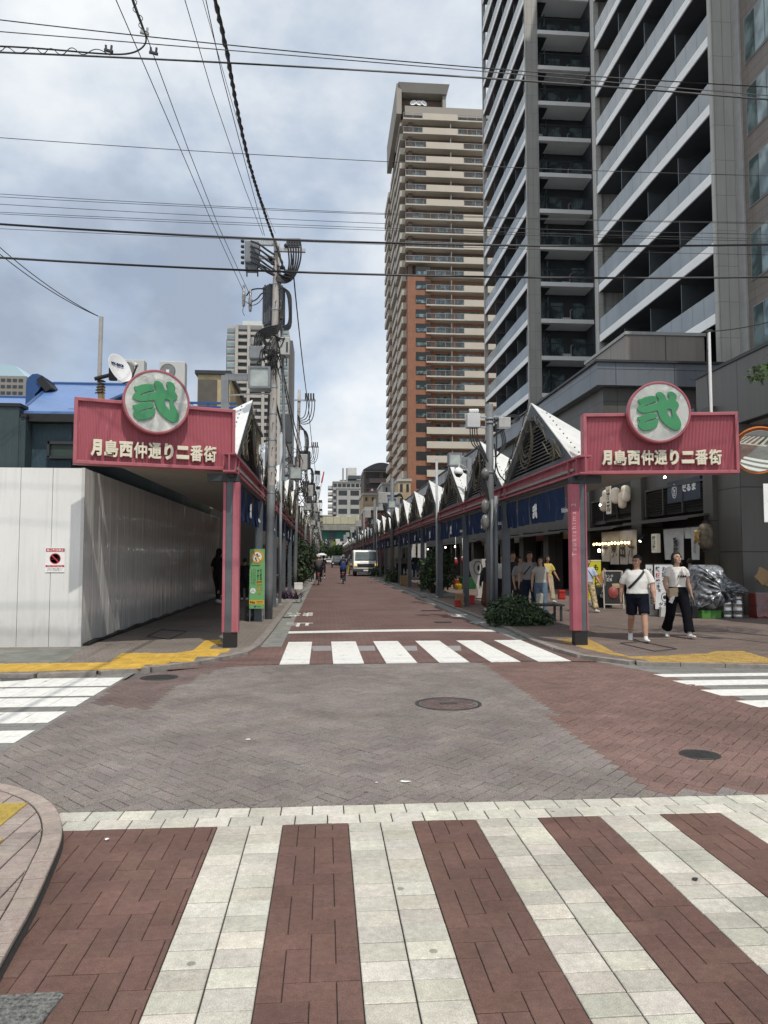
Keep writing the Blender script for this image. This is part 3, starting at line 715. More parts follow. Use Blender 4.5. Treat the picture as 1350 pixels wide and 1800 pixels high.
def arcade(s, Xf, depth, label, front_soffit, Y0A):
    A = empty('arcade_canopy', (Xf, Y0A, .06), label, 'arcade')
    L0 = (Xf, Y0A, 0)
    def part(mb, name, m, parent=A, **k): return mb.build(name, m, parent, **k)
    yl_ = NB * BAY
    b = MB()
    b.box(-.012, .012, -.45, yl_, 2.95, 3.21); b.box(-.10, .10, -.45, yl_, 3.21, 3.24); b.box(-.10, .10, -.45, yl_, 2.92, 2.95)
    for k in range(NB + 1):
        for dy in (-.22, .22): b.box(-.092, .092, k * BAY + dy - .012, k * BAY + dy + .012, 2.952, 3.208)
        b.box(-.03, .03, k * BAY - .2, k * BAY + .2, 2.97, 3.19)
    part(b, 'beam', PINK)
    b = MB(); b.box(-.05, .05, -.2, yl_, 2.86, 2.918); part(b, 'curtain_rail', DSTEEL)
    b = MB(); P_ = [(x - Xf, y - Y0A, 3.02) for x, y in front_soffit]
    if area([p[:2] for p in P_]) < 0: P_ = P_[::-1]
    b.prism(P_, (0, 0, .05)); part(b, 'soffit', SOFF)
    b = MB()                                    # cross beams under the roof and the back gutter
    for k in range(1, NB + 1): b.box(*sorted((s * .1, s * depth)), k * BAY - .06, k * BAY + .06, 3.072, 3.25)
    b.box(*sorted((s * (depth - .1), s * depth)), .5, yl_, 3.08, 3.75); part(b, 'rear_gutter', STEEL)
    post_me = roof_me = None; proto = {}
    for k in range(1, NB + 1):                  # grey H-section posts
        if k == 1:
            b = MB(); b.box(-.085, .085, -.085, -.074, ZP - .07, 2.86); b.box(-.085, .085, .074, .085, ZP - .07, 2.86); b.box(-.008, .008, -.0738, .0738, ZP - .07, 2.86); b.box(-.12, .12, -.12, .12, ZP - .07, ZP - .04)
            b.box(-.086, -.075, -.0737, .0737, .05, 2.4)
            proto['post'] = part(b, 'post', STEEL); o = proto['post']
        else: o = proto['post'].copy(); COL.objects.link(o); o.parent = A
        o.location = (0, k * BAY, 0)
    rr = random.Random(3)
    vm = [vine_mesh(20 + i, s) for i in range(4)]; vmesh = []
    for k in range(NB):
        yc = (k + .5) * BAY
        if k == 0:
            b = MB(); hw, zt, zb = 2.5, 4.72, 3.25
            for sd in (-1, 1):                  # raking frame bars
                a0, a1 = Vector((0, sd * hw, zb)), Vector((0, 0, zt)); dn = (a1 - a0).normalized(); nn = Vector((0, -dn.z * sd, dn.y * sd)); nn = nn if nn.z < 0 else -nn
                w_ = .21
                q = [a0, a1, a1 + Vector((0, 0, -w_ * 1.22)), a0 + Vector((0, -sd * w_ * 2.1, 0))]
                b.prism([Vector((-s * .06, p.y, p.z)) for p in q], (s * .065, 0, 0))
            b.box(*sorted((-s * .055, s * .075)), -hw + .42, hw - .42, zb, zb + .07)
            g_ = part(b, 'gable', STEEL); proto['gable'] = g_
            b = MB(); n = 15; z0, z1 = zb + .08, zt - .30
            for i in range(n):
                z = z0 + (z1 - z0) * i / n; w_ = (hw - .42) * (zt - .26 - z) / (zt - .26 - zb)
                if w_ < .08: continue
                d = (z1 - z0) / n
                b.prism([Vector((-s * .02, -w_, z)), Vector((s * .05, -w_, z + d * .85)), Vector((s * .062, -w_, z + d * .85)), Vector((-s * .008, -w_, z))], (0, 2 * w_, 0))
            proto['louvre'] = part(b, 'louvre', LOUV, g_)
            b = MB(); b.face([(s * .076, -hw + .45, zb + .04), (s * .076, hw - .45, zb + .04), (s * .076, 0, zt - .3)]); part(b, 'louvre_backing', DSTEEL, g_)
            b = MB()                            # folded white sheets, ridge falling to the back
            zr_ = 3.80
            for sd in (-1, 1):
                A0, A1, B1, B0 = Vector((-s * .07, sd * (hw + .03), zb + .01)), Vector((-s * .07, 0, zt + .035)), Vector((s * depth, 0, zr_)), Vector((s * depth, sd * (hw + .03), zb + .01))
                nn = Vector((0, sd * .3, .9)).normalized() * .025
                for tri in ((A0, A1, B1), (A0, B1, B0)):
                    b.prism(tri, nn)
            proto['roof'] = part(b, 'roof_sheet', WHITEM, g_)
            b = MB(); b.face([(s * (depth - .01), -hw, zb), (s * (depth - .01), hw, zb), (s * (depth - .01), 0, zr_ - .02)]); part(b, 'rear_wall', STEEL, g_)
            b = bolts(s, -1); b2 = bolts(s, 1); b.v += [(x, y, z) for x, y, z in b2.v]; off_ = len(b2.v); b.f += [tuple(i + off_ for i in f) for f in b2.f]; b.c += b2.c; b.m += b2.m
            part(b, 'bolt_studs', DSTEEL, g_)
            vmesh = []
            for i, v_ in enumerate(vm):
                o = part(v_, 'dry_vine', VINE, g_); vmesh.append(o.data)
                if i: bpy.data.objects.remove(o)
            g_.location = (0, yc, 0)
        else:
            c = copy_tree(proto['gable'], A); c.location = (0, yc, 0)
            for ch in c.children:
                if ch.name.startswith('dry_vine'): ch.data = vmesh[k % 4]
    b = MB()                                    # small grey boxes on the beam between the gables
    for k in range(1, NB): b.box(*sorted((s * .02, s * .22)), k * BAY - .1, k * BAY + .1, 3.245, 3.62)
    part(b, 'junction_box_rim', LGREY)
    return A
XR, XL = 4.40, -1.60
SL, SR = [gp(128, 814.5, 3.045), gp(412, 828, 3.045)], [gp(1026, 834, 3.0), gp(1299, 832, 3.0)]
arc_r = arcade(1, XR, 1.62, 'street arcade with pink beam and white pointed gables on the tower side', [(4.34, 12.65), (7.0, 12.24), (6.02, 13.0), (6.02, 187), (4.34, 187)], 12.62)
arc_l = arcade(-1, XL, 1.85, 'street arcade with pink beam and white pointed gables beside the white hoarding', [(-1.52, 12.95), (-3.95, 12.12), (-3.45, 12.8), (-3.45, 187), (-1.52, 187)], 12.80)
# pink end posts (parts of the arcades)
def pink_post(A, s):
    p = MB()
    if s > 0:                                    # pink cover plates with the steel showing between them
        p.box(-.15, .005, -.11, .09, .24, 2.78); p.box(.098, .125, -.11, .09, .24, 2.78)
    else:
        p.box(-.135, -.085, -.11, .09, .24, 2.78); p.box(.025, .14, -.11, .09, .24, 2.78)
    o = p.build('pink_post', PINK, A, bevel=.010); o['label'] = 'pink clad corner post'
    q = MB()
    if s > 0: q.box(.007, .096, -.09, .08, .24, 2.86)
    else: q.box(-.083, .023, -.09, .08, .24, 2.86)
    q.build('steel_web', STEEL, o)
    q = MB(); q.box(-.11, .11, -.09, .09, ZP - .08, .238); q.build('post_foot', BLACK, o)
    q = MB(); q.box(-.12, .12, -.11, .12, 2.79, 2.915); q.box(s * .1, s * .42, -.05, .05, 2.80, 2.93); q.build('post_head', DSTEEL, o)
    q = MB(); q.box(s * .12, s * .40, -.07, .07, 2.62, 2.80)
    return o
pp = pink_post(arc_r, 1); pl_ = pink_post(arc_l, -1)
M_ = frame((-.171, -.085, 1.95), (0, 0, -1), (-1, 0, 0))
tx = lettering('lettering', 'Tsukishima 2', frame((-.105, -.112, 1.98), (0, 0, 1), (0, -1, 0)), mat('faded_white_ink', (.55, .45, .45), .6), pp, size=.115, ext=.001, off=-.001, spacing=1.5)
# ---- fascia signs
def sign(ends, h, label, cpx, lpx, dirt):
    A, B = ends; ux = (B - A).normalized(); n = Vector((ux.y, -ux.x, 0)); Wd = (B - A).length
    M = frame(A, ux, n)                          # local: x along, y up, z out of the face
    e = empty('arcade_sign', A, label, 'sign', 'arcade fascia signs'); e.matrix_world = M.copy()
    b = MB(); b.box(0, Wd, 0, h, -.22, -.02); b.build('backing_box', PINKL, e)
    b = MB(); x = .05; pt = .0238                # vertical ribs
    prof = []
    while x < Wd - .05: prof += [(x, 0), (x + pt * .30, 0), (x + pt * .42, .012), (x + pt * .88, .012)]; x += pt
    vs = [(px, .04, -.015 + pz) for px, pz in prof] + [(px, h - .04, -.015 + pz) for px, pz in prof]; N = len(prof)
    b.raw(vs, [(i, i + 1, N + i + 1, N + i) for i in range(N - 1)]); b.build('ribbed_panel', PINK_RIB, e)
    b = MB(); fw = .055
    b.prism([(0, 0, -.018), (Wd, 0, -.018), (Wd - fw, fw, -.018), (fw, fw, -.018)], (0, 0, .065)); b.prism([(Wd, h, -.018), (0, h, -.018), (fw, h - fw, -.018), (Wd - fw, h - fw, -.018)], (0, 0, .065))
    b.prism([(0, h, -.018), (0, 0, -.018), (fw, fw, -.018), (fw, h - fw, -.018)], (0, 0, .065)); b.prism([(Wd, 0, -.018), (Wd, h, -.018), (Wd - fw, h - fw, -.018), (Wd - fw, fw, -.018)], (0, 0, .065))
    b.build('frame', PINKL, e, bevel=.006)
    Mi = M.inverted()
    def onplane(px, py, off):
        d = ray(px, py); t = (A + n * off - CAMP).dot(n) / d.dot(n); return Mi @ (CAMP + d * t)
    c = onplane(*cpx, .22); r = cpx_r
    D = Matrix.Translation((c.x, c.y, 0))
    b = MB(); b.lathe([(r, .06), (r, .19), (r - .008, .20), (r - .03, .20), (r - .035, .188), (r - .1, .17), (0, .17)], 72, D); disc = b.build('disc_rim', PINKL, e)
    b = MB(); b.lathe([(r - .033, .187), (0, .187)], 72, D); b.build('disc_face', DISCW, disc)
    b = MB(); b.lathe([(r - .05, .02), (r - .05, .062)], 48, D); b.build('disc_drum', DSTEEL, disc)
    glyph('mark', Matrix.Translation((c.x, c.y, .199)), r * .985, GREEN, disc, .012, .004)
    t = onplane(*lpx[:2], .04)
    cw = lpx[2] / 9
    for i, ch in enumerate('月島西仲通り二番街'):
        sx, sy, of = {'月': (.74, 1, .014), 'り': (.66, 1, .013), '二': (.92, .80, .022), '仲': (.92, 1, .004), '西': (.92, .94, .010), '島': (.94, 1, .0035), '通': (.94, 1, .0055)}.get(ch, (.94, 1, .0045))
        lettering('letter', ch, Matrix.Translation((t.x - lpx[2] / 2 + (i + .5) * cw, t.y, .045)), CREAM, e, fit=(cw * sx, lpx[3] * sy), size=.3, ext=.02, off=of, bev=.005)
    return e
# ribbed panels: pink with paint worn off in vertical runs
m, t, bs = nodes('ribbed_pink_panel'); Lk = t.links.new
co = add(t, 'ShaderNodeTexCoord'); ms_ = add(t, 'ShaderNodeMapping'); ms_.inputs['Scale'].default_value = (1, .09, 1); Lk(co.outputs['Object'], ms_.inputs[0])
ns = add(t, 'ShaderNodeTexNoise', i_Scale=26.0, i_Detail=3.0); Lk(ms_.outputs[0], ns.inputs['Vector'])
n4 = add(t, 'ShaderNodeTexNoise', i_Scale=1.6, i_Detail=4.0); Lk(co.outputs['Object'], n4.inputs['Vector'])
cc = mixc(t, ramp(t, ns.outputs[0], .66, .80, (0, 0, 0), (.85, .85, .85)), mixc(t, n4.outputs[0], (.36, .072, .10), (.44, .125, .155)), (.60, .42, .42))
Lk(cc, bs.inputs['Base Color']); bs.inputs['Roughness'].default_value = .55
PINK_RIB = m
cpx_r = .53
sgl = sign(SL, 1.06, 'pink ribbed sign with round white disc and green character, above the white hoarding', (276, 705.5), (272, 793, 2.02, .275), 0)
sgr = sign(SR, 1.06, 'pink ribbed sign with round white disc and green character, above the two walkers', (1160, 723.5), (1161, 804.5, 2.05, .265), 0)
# ---- navy split curtains
ORD = ['first', 'second', 'third', 'fourth', 'fifth', 'sixth', 'seventh', 'eighth']
def noren(X, s, yc, seed, text=True, wid=BAY - .25):
    r_ = random.Random(seed); mb = MB(); n = 10; fw = wid / n
    zt, zb = 2.87, 2.26
    for i in range(n):
        ya, yb = -wid / 2 + i * fw, -wid / 2 + (i + 1) * fw; sway = r_.uniform(-.02, .02); pin = r_.uniform(.004, .03); lift = r_.uniform(-.015, .02)
        ph = r_.uniform(0, 6); nu, nv = 5, 9; b0 = len(mb.v)
        for j in range(nv + 1):
            t_ = j / nv; z = zt + (zb + lift - zt) * t_; k = max(0, t_ - .35) / .65
            for u in range(nu + 1):
                f_ = u / nu; y = ya + (yb - ya) * f_ + (.5 - f_) * 2 * pin * k
                x = sway * k * k + .022 * math.sin(2 * math.pi * f_ + ph) * (.35 + t_) + .015 * math.sin(5 * t_ + ph)
                mb.v.append((x, y, z))
        for j in range(nv):
            for u in range(nu):
                a = b0 + j * (nu + 1) + u; mb.f.append((a, a + 1, a + nu + 2, a + nu + 1)); mb.c.append(None); mb.m.append(0)
    return mb
nor_lab = 'navy split curtain with white character'
protos = {}
for s, X in ((1, XR), (-1, XL)):
    for k in range(14):
        key = (s, k % 3)
        side = 'tower side' if s > 0 else 'hoarding side'
        if k < 6: lb = ['%s in the first bay of the %s arcade', '%s in the second bay of the %s arcade', '%s in the third bay of the %s arcade', '%s in the fourth bay of the %s arcade', '%s in the fifth bay of the %s arcade', '%s in the sixth bay of the %s arcade'][k] % (nor_lab, side)
        else: lb = 'navy split shop curtain among the far ones further down the %s arcade' % side
        grp = 'near navy curtains under the arcades' if k < 6 else 'far navy curtains of the %s arcade' % side
        loc = (X, Y0S[s] + (k + .5) * BAY, 0)
        if key not in protos:
            e = empty('shop_curtain', loc, lb, 'curtain', grp); noren(X, s, 0, 5 + k * 7 + s).build('cloth', NAVY, e, smooth=True)
            glyph('mark', frame((-s * .05, -s * .12, 2.52), (0, -s, 0), (-s, 0, 0)), .24, INKW, e, .002, 0)
            lettering('lettering', 'Nishinaka', frame((-s * .05, -s * 2.12 if s > 0 else 2.12, 2.42), (0, -s, 0), (-s, 0, 0)), INKW, e, size=.13, ext=.001)
            protos[key] = e
        else:
            e = copy_tree(protos[key]); e.location = loc; tag(e, lb, 'curtain', grp)
# ---- white hoarding
m, t, bs = nodes('glossy_white_hoarding'); Lk = t.links.new
co = add(t, 'ShaderNodeTexCoord'); mpn = add(t, 'ShaderNodeMapping'); mpn.inputs['Scale'].default_value = (5, 2.6, .33); Lk(co.outputs['Object'], mpn.inputs[0])
nn_ = add(t, 'ShaderNodeTexNoise', i_Scale=1.5, i_Detail=2.5, i_Roughness=.5); Lk(mpn.outputs[0], nn_.inputs['Vector'])
n5 = add(t, 'ShaderNodeTexNoise', i_Scale=1.2, i_Detail=6.0); Lk(co.outputs['Object'], n5.inputs['Vector'])
Lk(ramp(t, n5.outputs[0], .3, .7, (.68, .685, .675), (.74, .745, .735)), bs.inputs['Base Color'])
sph = add(t, 'ShaderNodeSeparateXYZ'); Lk(co.outputs['Object'], sph.inputs[0])
n6 = add(t, 'ShaderNodeTexNoise', i_Scale=5.0, i_Detail=6.0, i_Roughness=.7); Lk(co.outputs['Object'], n6.inputs['Vector'])
hz_ = add(t, 'ShaderNodeMath', operation='MULTIPLY_ADD'); Lk(n6.outputs[0], hz_.inputs[0]); hz_.inputs[1].default_value = -.5; Lk(sph.outputs[2], hz_.inputs[2])
lnk = bs.inputs['Base Color'].links[0].from_socket
msk = add(t, 'ShaderNodeMapping'); msk.inputs['Scale'].default_value = (6, 6, .25); Lk(co.outputs['Object'], msk.inputs[0]); n7 = add(t, 'ShaderNodeTexNoise', i_Scale=2.0, i_Detail=5.0); Lk(msk.outputs[0], n7.inputs['Vector'])
c7 = mixc(t, ramp(t, n7.outputs[0], .55, .8, (0, 0, 0), (.35, .35, .35)), lnk, (.42, .41, .38))
Lk(mixc(t, ramp(t, hz_.outputs[0], .0, .5, (.30, .30, .30), (0, 0, 0)), c7, (.25, .235, .21)), bs.inputs['Base Color'])
bs.inputs['Roughness'].default_value = .07; bs.inputs['Specular IOR Level'].default_value = .9
bp = add(t, 'ShaderNodeBump', i_Strength=.5, i_Distance=.04); Lk(nn_.outputs[0], bp.inputs['Height']); Lk(bp.outputs[0], bs.inputs['Normal'])
HOARD = m
ho = empty('hoarding', (-4.15, 13.08, 0), 'tall glossy white metal site hoarding around the left corner under the pink sign', 'hoarding')
b = MB(); x = 0
while x > -9:
    b.box(x - .528, x - .004, 0, .035, .03, 3.10); x -= .532
b.build('front_panels', HOARD, ho, bevel=.004)
b = MB(); y = .037
while y < 16.3:
    b.box(-.035, 0, y + .004, y + .508, .045, 3.10); y += .512
b.build('side_panels', HOARD, ho, bevel=.004)
b = MB(); b.box(-.05, .006, -.006, .03, .0, 3.105); b.build('corner_trim', mat('hoarding_trim', (.55, .55, .54), .3, var=.05), ho)
b = MB()
pts = [(.05, .1 + i * .5, .05 + .02 * math.sin(i * 2.1)) for i in range(32)]; b.tube(pts, .055, 6); b.build('sealing_roll', BLACK, ho)
for o in ho.children: pass
# no-smoking notice on the hoarding
nt = at(97, 984, 13.07); e = empty('no_smoking_notice', (nt.x, 13.07, nt.z), 'small white no smoking notice with red bars stuck on the white hoarding', 'notice')
MB_ = MB(); MB_.box(-.16, .16, -.004, 0, -.21, .21); MB_.build('paper', WHITE, e)
REDP = mat('notice_red', (.42, .03, .05), .5, var=.05)
b = MB(); b.box(-.155, .155, -.0055, -.0042, .135, .195); b.box(-.155, .155, -.0055, -.0042, -.125, -.09); b.build('red_border', REDP, e)
lettering('lettering', '路上喫煙禁止', frame((0, -.0058, .165), (1, 0, 0), (0, -1, 0)), INKW, e, fit=(.28, .042), size=.05, off=.0006)
lettering('lettering', 'No Smoking', frame((0, -.0058, -.107), (1, 0, 0), (0, -1, 0)), INKW, e, fit=(.24, .028), size=.04)
lettering('lettering', 'この場所での喫煙はご遠慮ください\n路上喫煙・歩行喫煙は禁止です', frame((0, -.0045, -.165), (1, 0, 0), (0, -1, 0)), INK, e, fit=(.28, .05), size=.02)
b = MB(); b.lathe([(.092, 0), (.092, .0012), (.078, .0012), (.078, 0)], 40, frame((0, -.0042, .02), (1, 0, 0), (0, -1, 0)))
b.box(-.011, .011, -.0064, -.0052, -.085, .085, M=Matrix.Translation((0, 0, .02)) @ Matrix.Rotation(R(-45), 4, 'Y')); b.build('prohibition_ring', REDP, e)
b = MB(); b.box(-.065, .065, -.0052, -.0042, .005, .019); b.tube([(.05, -.0046, .025), (.04, -.0046, .045), (.05, -.0046, .065)], .004, 5); b.build('cigarette', INK, e)
# ================================================================== RIGHT-HAND BUILDINGS
def yx(px, X=11.0): return atx(px, 900, X).y
DPANEL = panel_mat('dark_facade_panel', (.085, .078, .068), 1.7, 2.6, .45, seam=.3, ms=.012, var=.14)
GPANEL = panel_mat('grey_facade_panel', (.115, .11, .10), 2.6, 1.72, .42, seam=.35, ms=.016, var=.1)
FASC = panel_mat('fascia_panel', (.14, .155, .175), 2.4, 3.0, .35, seam=.4, ms=.02, var=.08, spec=.6)
TANP = panel_mat('tan_roof_panel', (.30, .265, .235), 1.9, 3.0, .5, seam=.4, ms=.03)
PANE_SHOP = mat('shop_door_glass', (.05, .055, .055), .08, var=.3, spec=.8)
NAVYS = mat('navy_sign_board', (.022, .033, .055), .5, var=.1)
DKIN = mat('dark_shop_interior', (.018, .016, .015), .8, var=.3)
XF = 11.0
pod = empty('shop_building', (XF, 18.8, 0), 'dark panelled shop building on the corner behind the two walkers', 'building')
def pb(name, m, boxes, bevel=0, parent=pod):
    b = MB()
    L = parent.matrix_basis.translation if parent is pod else Vector((0, 0, 0))
    for q in boxes: b.box(q[0] - XF, q[1] - XF, q[2] - 18.8, q[3] - 18.8, q[4], q[5])
    return b.build(name, m, parent, bevel=bevel)
pb('corner_wall', GPANEL, [(XF, 26, 18.8, 20.2, 0, 5.15)])
pb('overhang', GPANEL, [(XF, 26, 13.2, 21.0, 5.152, 6.86)])
pb('roof_coping', DSTEEL, [(XF - .04, 26, 13.16, 21.05, 6.862, 6.95)])
pb('soffit_band', LGREY, [(XF + .3, 26, 13.3, 18.78, 5.12, 5.15)])
# upper front, set back from the street corner
pb('upper_wall', DPANEL, [(XF + .02, 26, 28.4, 110, 2.9, 8.35)])
pb('middle_wall', DPANEL, [(XF + .02, 26, 20.21, 28.38, 2.95, 5.9)])
pb('middle_coping', STEEL, [(XF - .05, 26, 21.06, 28.38, 5.902, 6.02)])
pb('fascia', FASC, [(XF - .35, 30, 28.0, 110, 8.36, 9.27)])
pb('fascia_coping', DSTEEL, [(XF - .45, 30, 27.9, 110, 9.272, 9.36)])
for y0 in range(34, 104, 7):
    o = pb('recess_window', BLACK, [(XF - .01, XF + .6, y0, y0 + 3.2, 5.0, 7.6)])
    f = MB(); f.box(-.06, .02, y0 - .2 - 18.8, y0 + 3.4 - 18.8, 7.6, 7.9); f.build('window_hood', STEEL, o)
pb('ground_recess', DKIN, [(XF + .9, XF + 1.0, 20.3, 110, 0, 2.9), (XF + .02, XF + .9, 20.22, 20.3, 0, 2.9)])
# pillars seen between the shops
PY = [(yx(1263), yx(1246)), (yx(1135), yx(1117)), (yx(1043), yx(1029))]
for (a, b) in PY: pb('pillar', DPANEL, [(XF - .16, XF + .6, a, b, 0, 5.85)])
for y0 in list(np.arange(35.5, 105, 4.6)): pb('pillar', DPANEL, [(XF - .12, XF + .6, y0, y0 + .85, 0, 2.94)])
b1 = (PY[0][1], PY[1][0]); b2 = (PY[1][1], PY[2][0])
def louvre(y0, y1, z0, z1, n):
    b = MB()
    for i in range(n):
        z = z0 + (z1 - z0) * i / n; d = (z1 - z0) / n
        b.prism([(-.03, y0 - 18.8, z), (-.10, y0 - 18.8, z + d * .7), (-.085, y0 - 18.8, z + d * .75), (-.015, y0 - 18.8, z + .01)], (0, y1 - y0, 0))
    for k in range(4): yy = y0 + (y1 - y0) * k / 3; b.box(-.12, -.0, yy - .03 - 18.8, yy + .03 - 18.8, z0 - .04, z1 + .04)
    b.box(-.125, 0, y0 - 18.8, y1 - 18.8, z1 + .04, z1 + .1)
    b.build('louvre_grille', mat('louvre_dark', (.05, .047, .042), .5, var=.2), pod)
louvre(b1[0] + .05, b1[1] - .25, 2.98, 3.75, 9); louvre(b2[0] + .05, b2[1] - .1, 3.05, 3.75, 9)
def awning(y0, y1, z, d=1.0):
    b = MB(); b.prism([(-.0, y0 - 18.8, z + .12), (-d, y0 - 18.8, z), (-d, y0 - 18.8, z + .05), (0, y0 - 18.8, z + .18)], (0, y1 - y0, 0)); b.box(-d - .03, -d, y0 - 18.8, y1 - 18.8, z - .03, z + .06)
    b.build('awning', mat('awning_metal', (.07, .066, .06), .4, var=.15, spec=.6), pod)
awning(b1[0] - .3, b1[1] - .02, 2.68, .8); awning(b2[0] + .1, b2[1] + 1.2, 2.62, .8); awning(31.5, 48, 2.66, .8); awning(50, 80, 2.7, .7)
for i, y0 in enumerate(np.arange(31.6, 100, 4.6)):
    if i % 3 != 1: o = pb('shop_window', mat('added_window_glow', (.32, .22, .12), .2, var=.8, scale=2.5, emit=.10), [(XF + .55, XF + .6, y0 + .3, y0 + 2.6, .5, 2.2)])  # dim warm window glow, invented to liven the dark shop fronts
    else: o = pb('shop_window', PANE_SHOP, [(XF + .55, XF + .6, y0 + .3, y0 + 2.6, .1, 2.2)])
    f = MB()
    for k in range(4): yy = y0 + .3 + 2.3 * k / 3 - 18.8; f.box(.50, .549, yy - .025, yy + .025, .05, 2.3)
    f.box(.50, .549, y0 + .3 - 18.8, y0 + 2.6 - 18.8, 2.301, 2.36); f.build('window_frame', DSTEEL, o)
    o = pb('shop_board', (mat('board_ochre', (.30, .20, .08), .6), mat('board_maroon', (.16, .025, .025), .6), mat('board_pale', (.42, .40, .36), .6), NAVYS)[i % 4], [(XF + .3, XF + .36, y0 + .5, y0 + 2.9, 2.45, 2.85)])
# ---- shop front details (things hung on the building)
def sgnX(px0, py0, px1, py1, X):               # rectangle on the plane x = X from two image corners
    a, b = atx(px0, py0, X), atx(px1, py1, X); return a, b
NAVYS = mat('navy_sign_board', (.022, .033, .055), .5, var=.1)
a, b = atx(1174, 838, 10.93), atx(1232, 838, 10.93); zt = atx(1203, 842, 10.93).z; zb_ = atx(1203, 881, 10.93).z
e = empty('shop_sign', (10.93, (a.y + b.y) / 2, (zt + zb_) / 2), 'dark navy signboard with white emblem and white hiragana above the louvres', 'sign', 'shop fascia signs')
w_, h_ = (a.y - b.y), zt - zb_
q = MB(); q.box(-.03, .05, -w_ / 2, w_ / 2, -h_ / 2, h_ / 2); q.build('board', NAVYS, e)
lettering('lettering', 'だるま', frame((-.035, -w_ * .17, h_ * .08), (0, -1, 0), (-1, 0, 0)), INKW, e, fit=(w_ * .42, h_ * .34), size=.3, ext=.004, off=.012)
EM = frame((-.034, w_ * .27, h_ * .03), (0, -1, 0), (-1, 0, 0))
rr = h_ * .30
ov = lambda a_, b_, n=28, cx=0, cy=0: [(cx + a_ * math.cos(2 * math.pi * i / n), cy + b_ * math.sin(2 * math.pi * i / n)) for i in range(n)]
me = outline_data([ov(rr * .78, rr * 1.12), ov(rr * .68, rr * 1.0)[::-1], ov(rr * .5, rr * .30, cx=0, cy=rr * .38), ov(rr * .38, rr * .17, cx=.02, cy=rr * .36)[::-1], ov(rr * .16, rr * .1, cx=-rr * .18, cy=-rr * .02), ov(rr * .16, rr * .1, cx=rr * .2, cy=-rr * .02), ov(rr * .34, rr * .28, cx=0, cy=-rr * .48), ov(rr * .2, rr * .16, cx=0, cy=-rr * .48)[::-1]], .003)
me.transform(EM); me.materials.clear(); me.materials.append(INKW); link(bpy.data.objects.new('emblem', me), e)
def spot(p, label, d=(-.15, 0, -.2)):
    e = empty('spot_lamp', p, label, 'lamp', 'small shop spot lamps'); q = MB(); q.tube([(0, 0, 0), Vector(d) * .6, Vector(d)], [.02, .035, .045], 10); q.build('housing', DSTEEL, e)
    q = MB(); D = frame(Vector(d) * 1.04, (0, 1, 0), d); q.lathe([(.045, 0), (.03, .02), (0, .028)], 12, D); q.build('bulb', emis('lamp_glow', (1, .93, .8), 9), e)
spot(atx(1171, 842, 10.7), 'small lit spot lamp at the near corner of the navy signboard', (-.1, -.12, .04)); spot(atx(1133, 940, 10.5), 'small lit spot lamp under the awning beside the white box lantern'); spot(atx(1058, 889, 10.6), 'small lit spot lamp under the box of white lanterns', (-.1, -.1, .02))
# box of white lanterns
a, b = atx(1060, 850, 10.75), atx(1110, 850, 10.75)
e = empty('lantern_display', (10.9, (a.y + b.y) / 2, 4.0), 'lit display of white paper lanterns above the cloth with brush writing', 'lantern display')
zc_ = atx(1085, 877, 10.8).z; zt = atx(1085, 853, 10.8).z; w_ = a.y - b.y
q = MB(); q.box(.03, .08, -w_ / 2, w_ / 2, zc_ - .55 - 4.0, zt - 4.0 + .1); q.build('back_board', BLACK, e)
LANT = mat('paper_lantern', (.62, .54, .43), .7, var=.22, scale=6, emit=.10)
for i in range(6):
    yy = w_ * (.44 - i * .168); r_ = .145 + .015 * (i % 2); hh = (zt - zc_) * .95
    if i == 2: continue
    q = MB(); prof = [(.05, -hh * .62)] + [(r_ * math.sqrt(max(0, 1 - (k / 6 - 1) ** 6)) * (1 + .03 * (k % 2)), (k / 6 - 1) * hh * .62) for k in range(1, 12)] + [(.05, hh * .62)]
    q.lathe(prof, 16, Matrix.Translation((-.20 - .06 * (i % 2), yy, zc_ - 4.0 + (.10 if i % 2 else -.10)))); q.build('lantern', LANT, e, smooth=True)
q = MB(); q.box(-.36, -.33, w_ * .03, w_ * .20, zc_ - .55 - 4, zt - 4); q.build('writing_panel', LANT, e)
lettering('lettering', '汁\n元', frame((-.365, w_ * .115, zc_ - 4.0 - .05), (0, -1, 0), (-1, 0, 0)), INK, e, fit=(w_ * .12, .85), size=.3, off=.01)
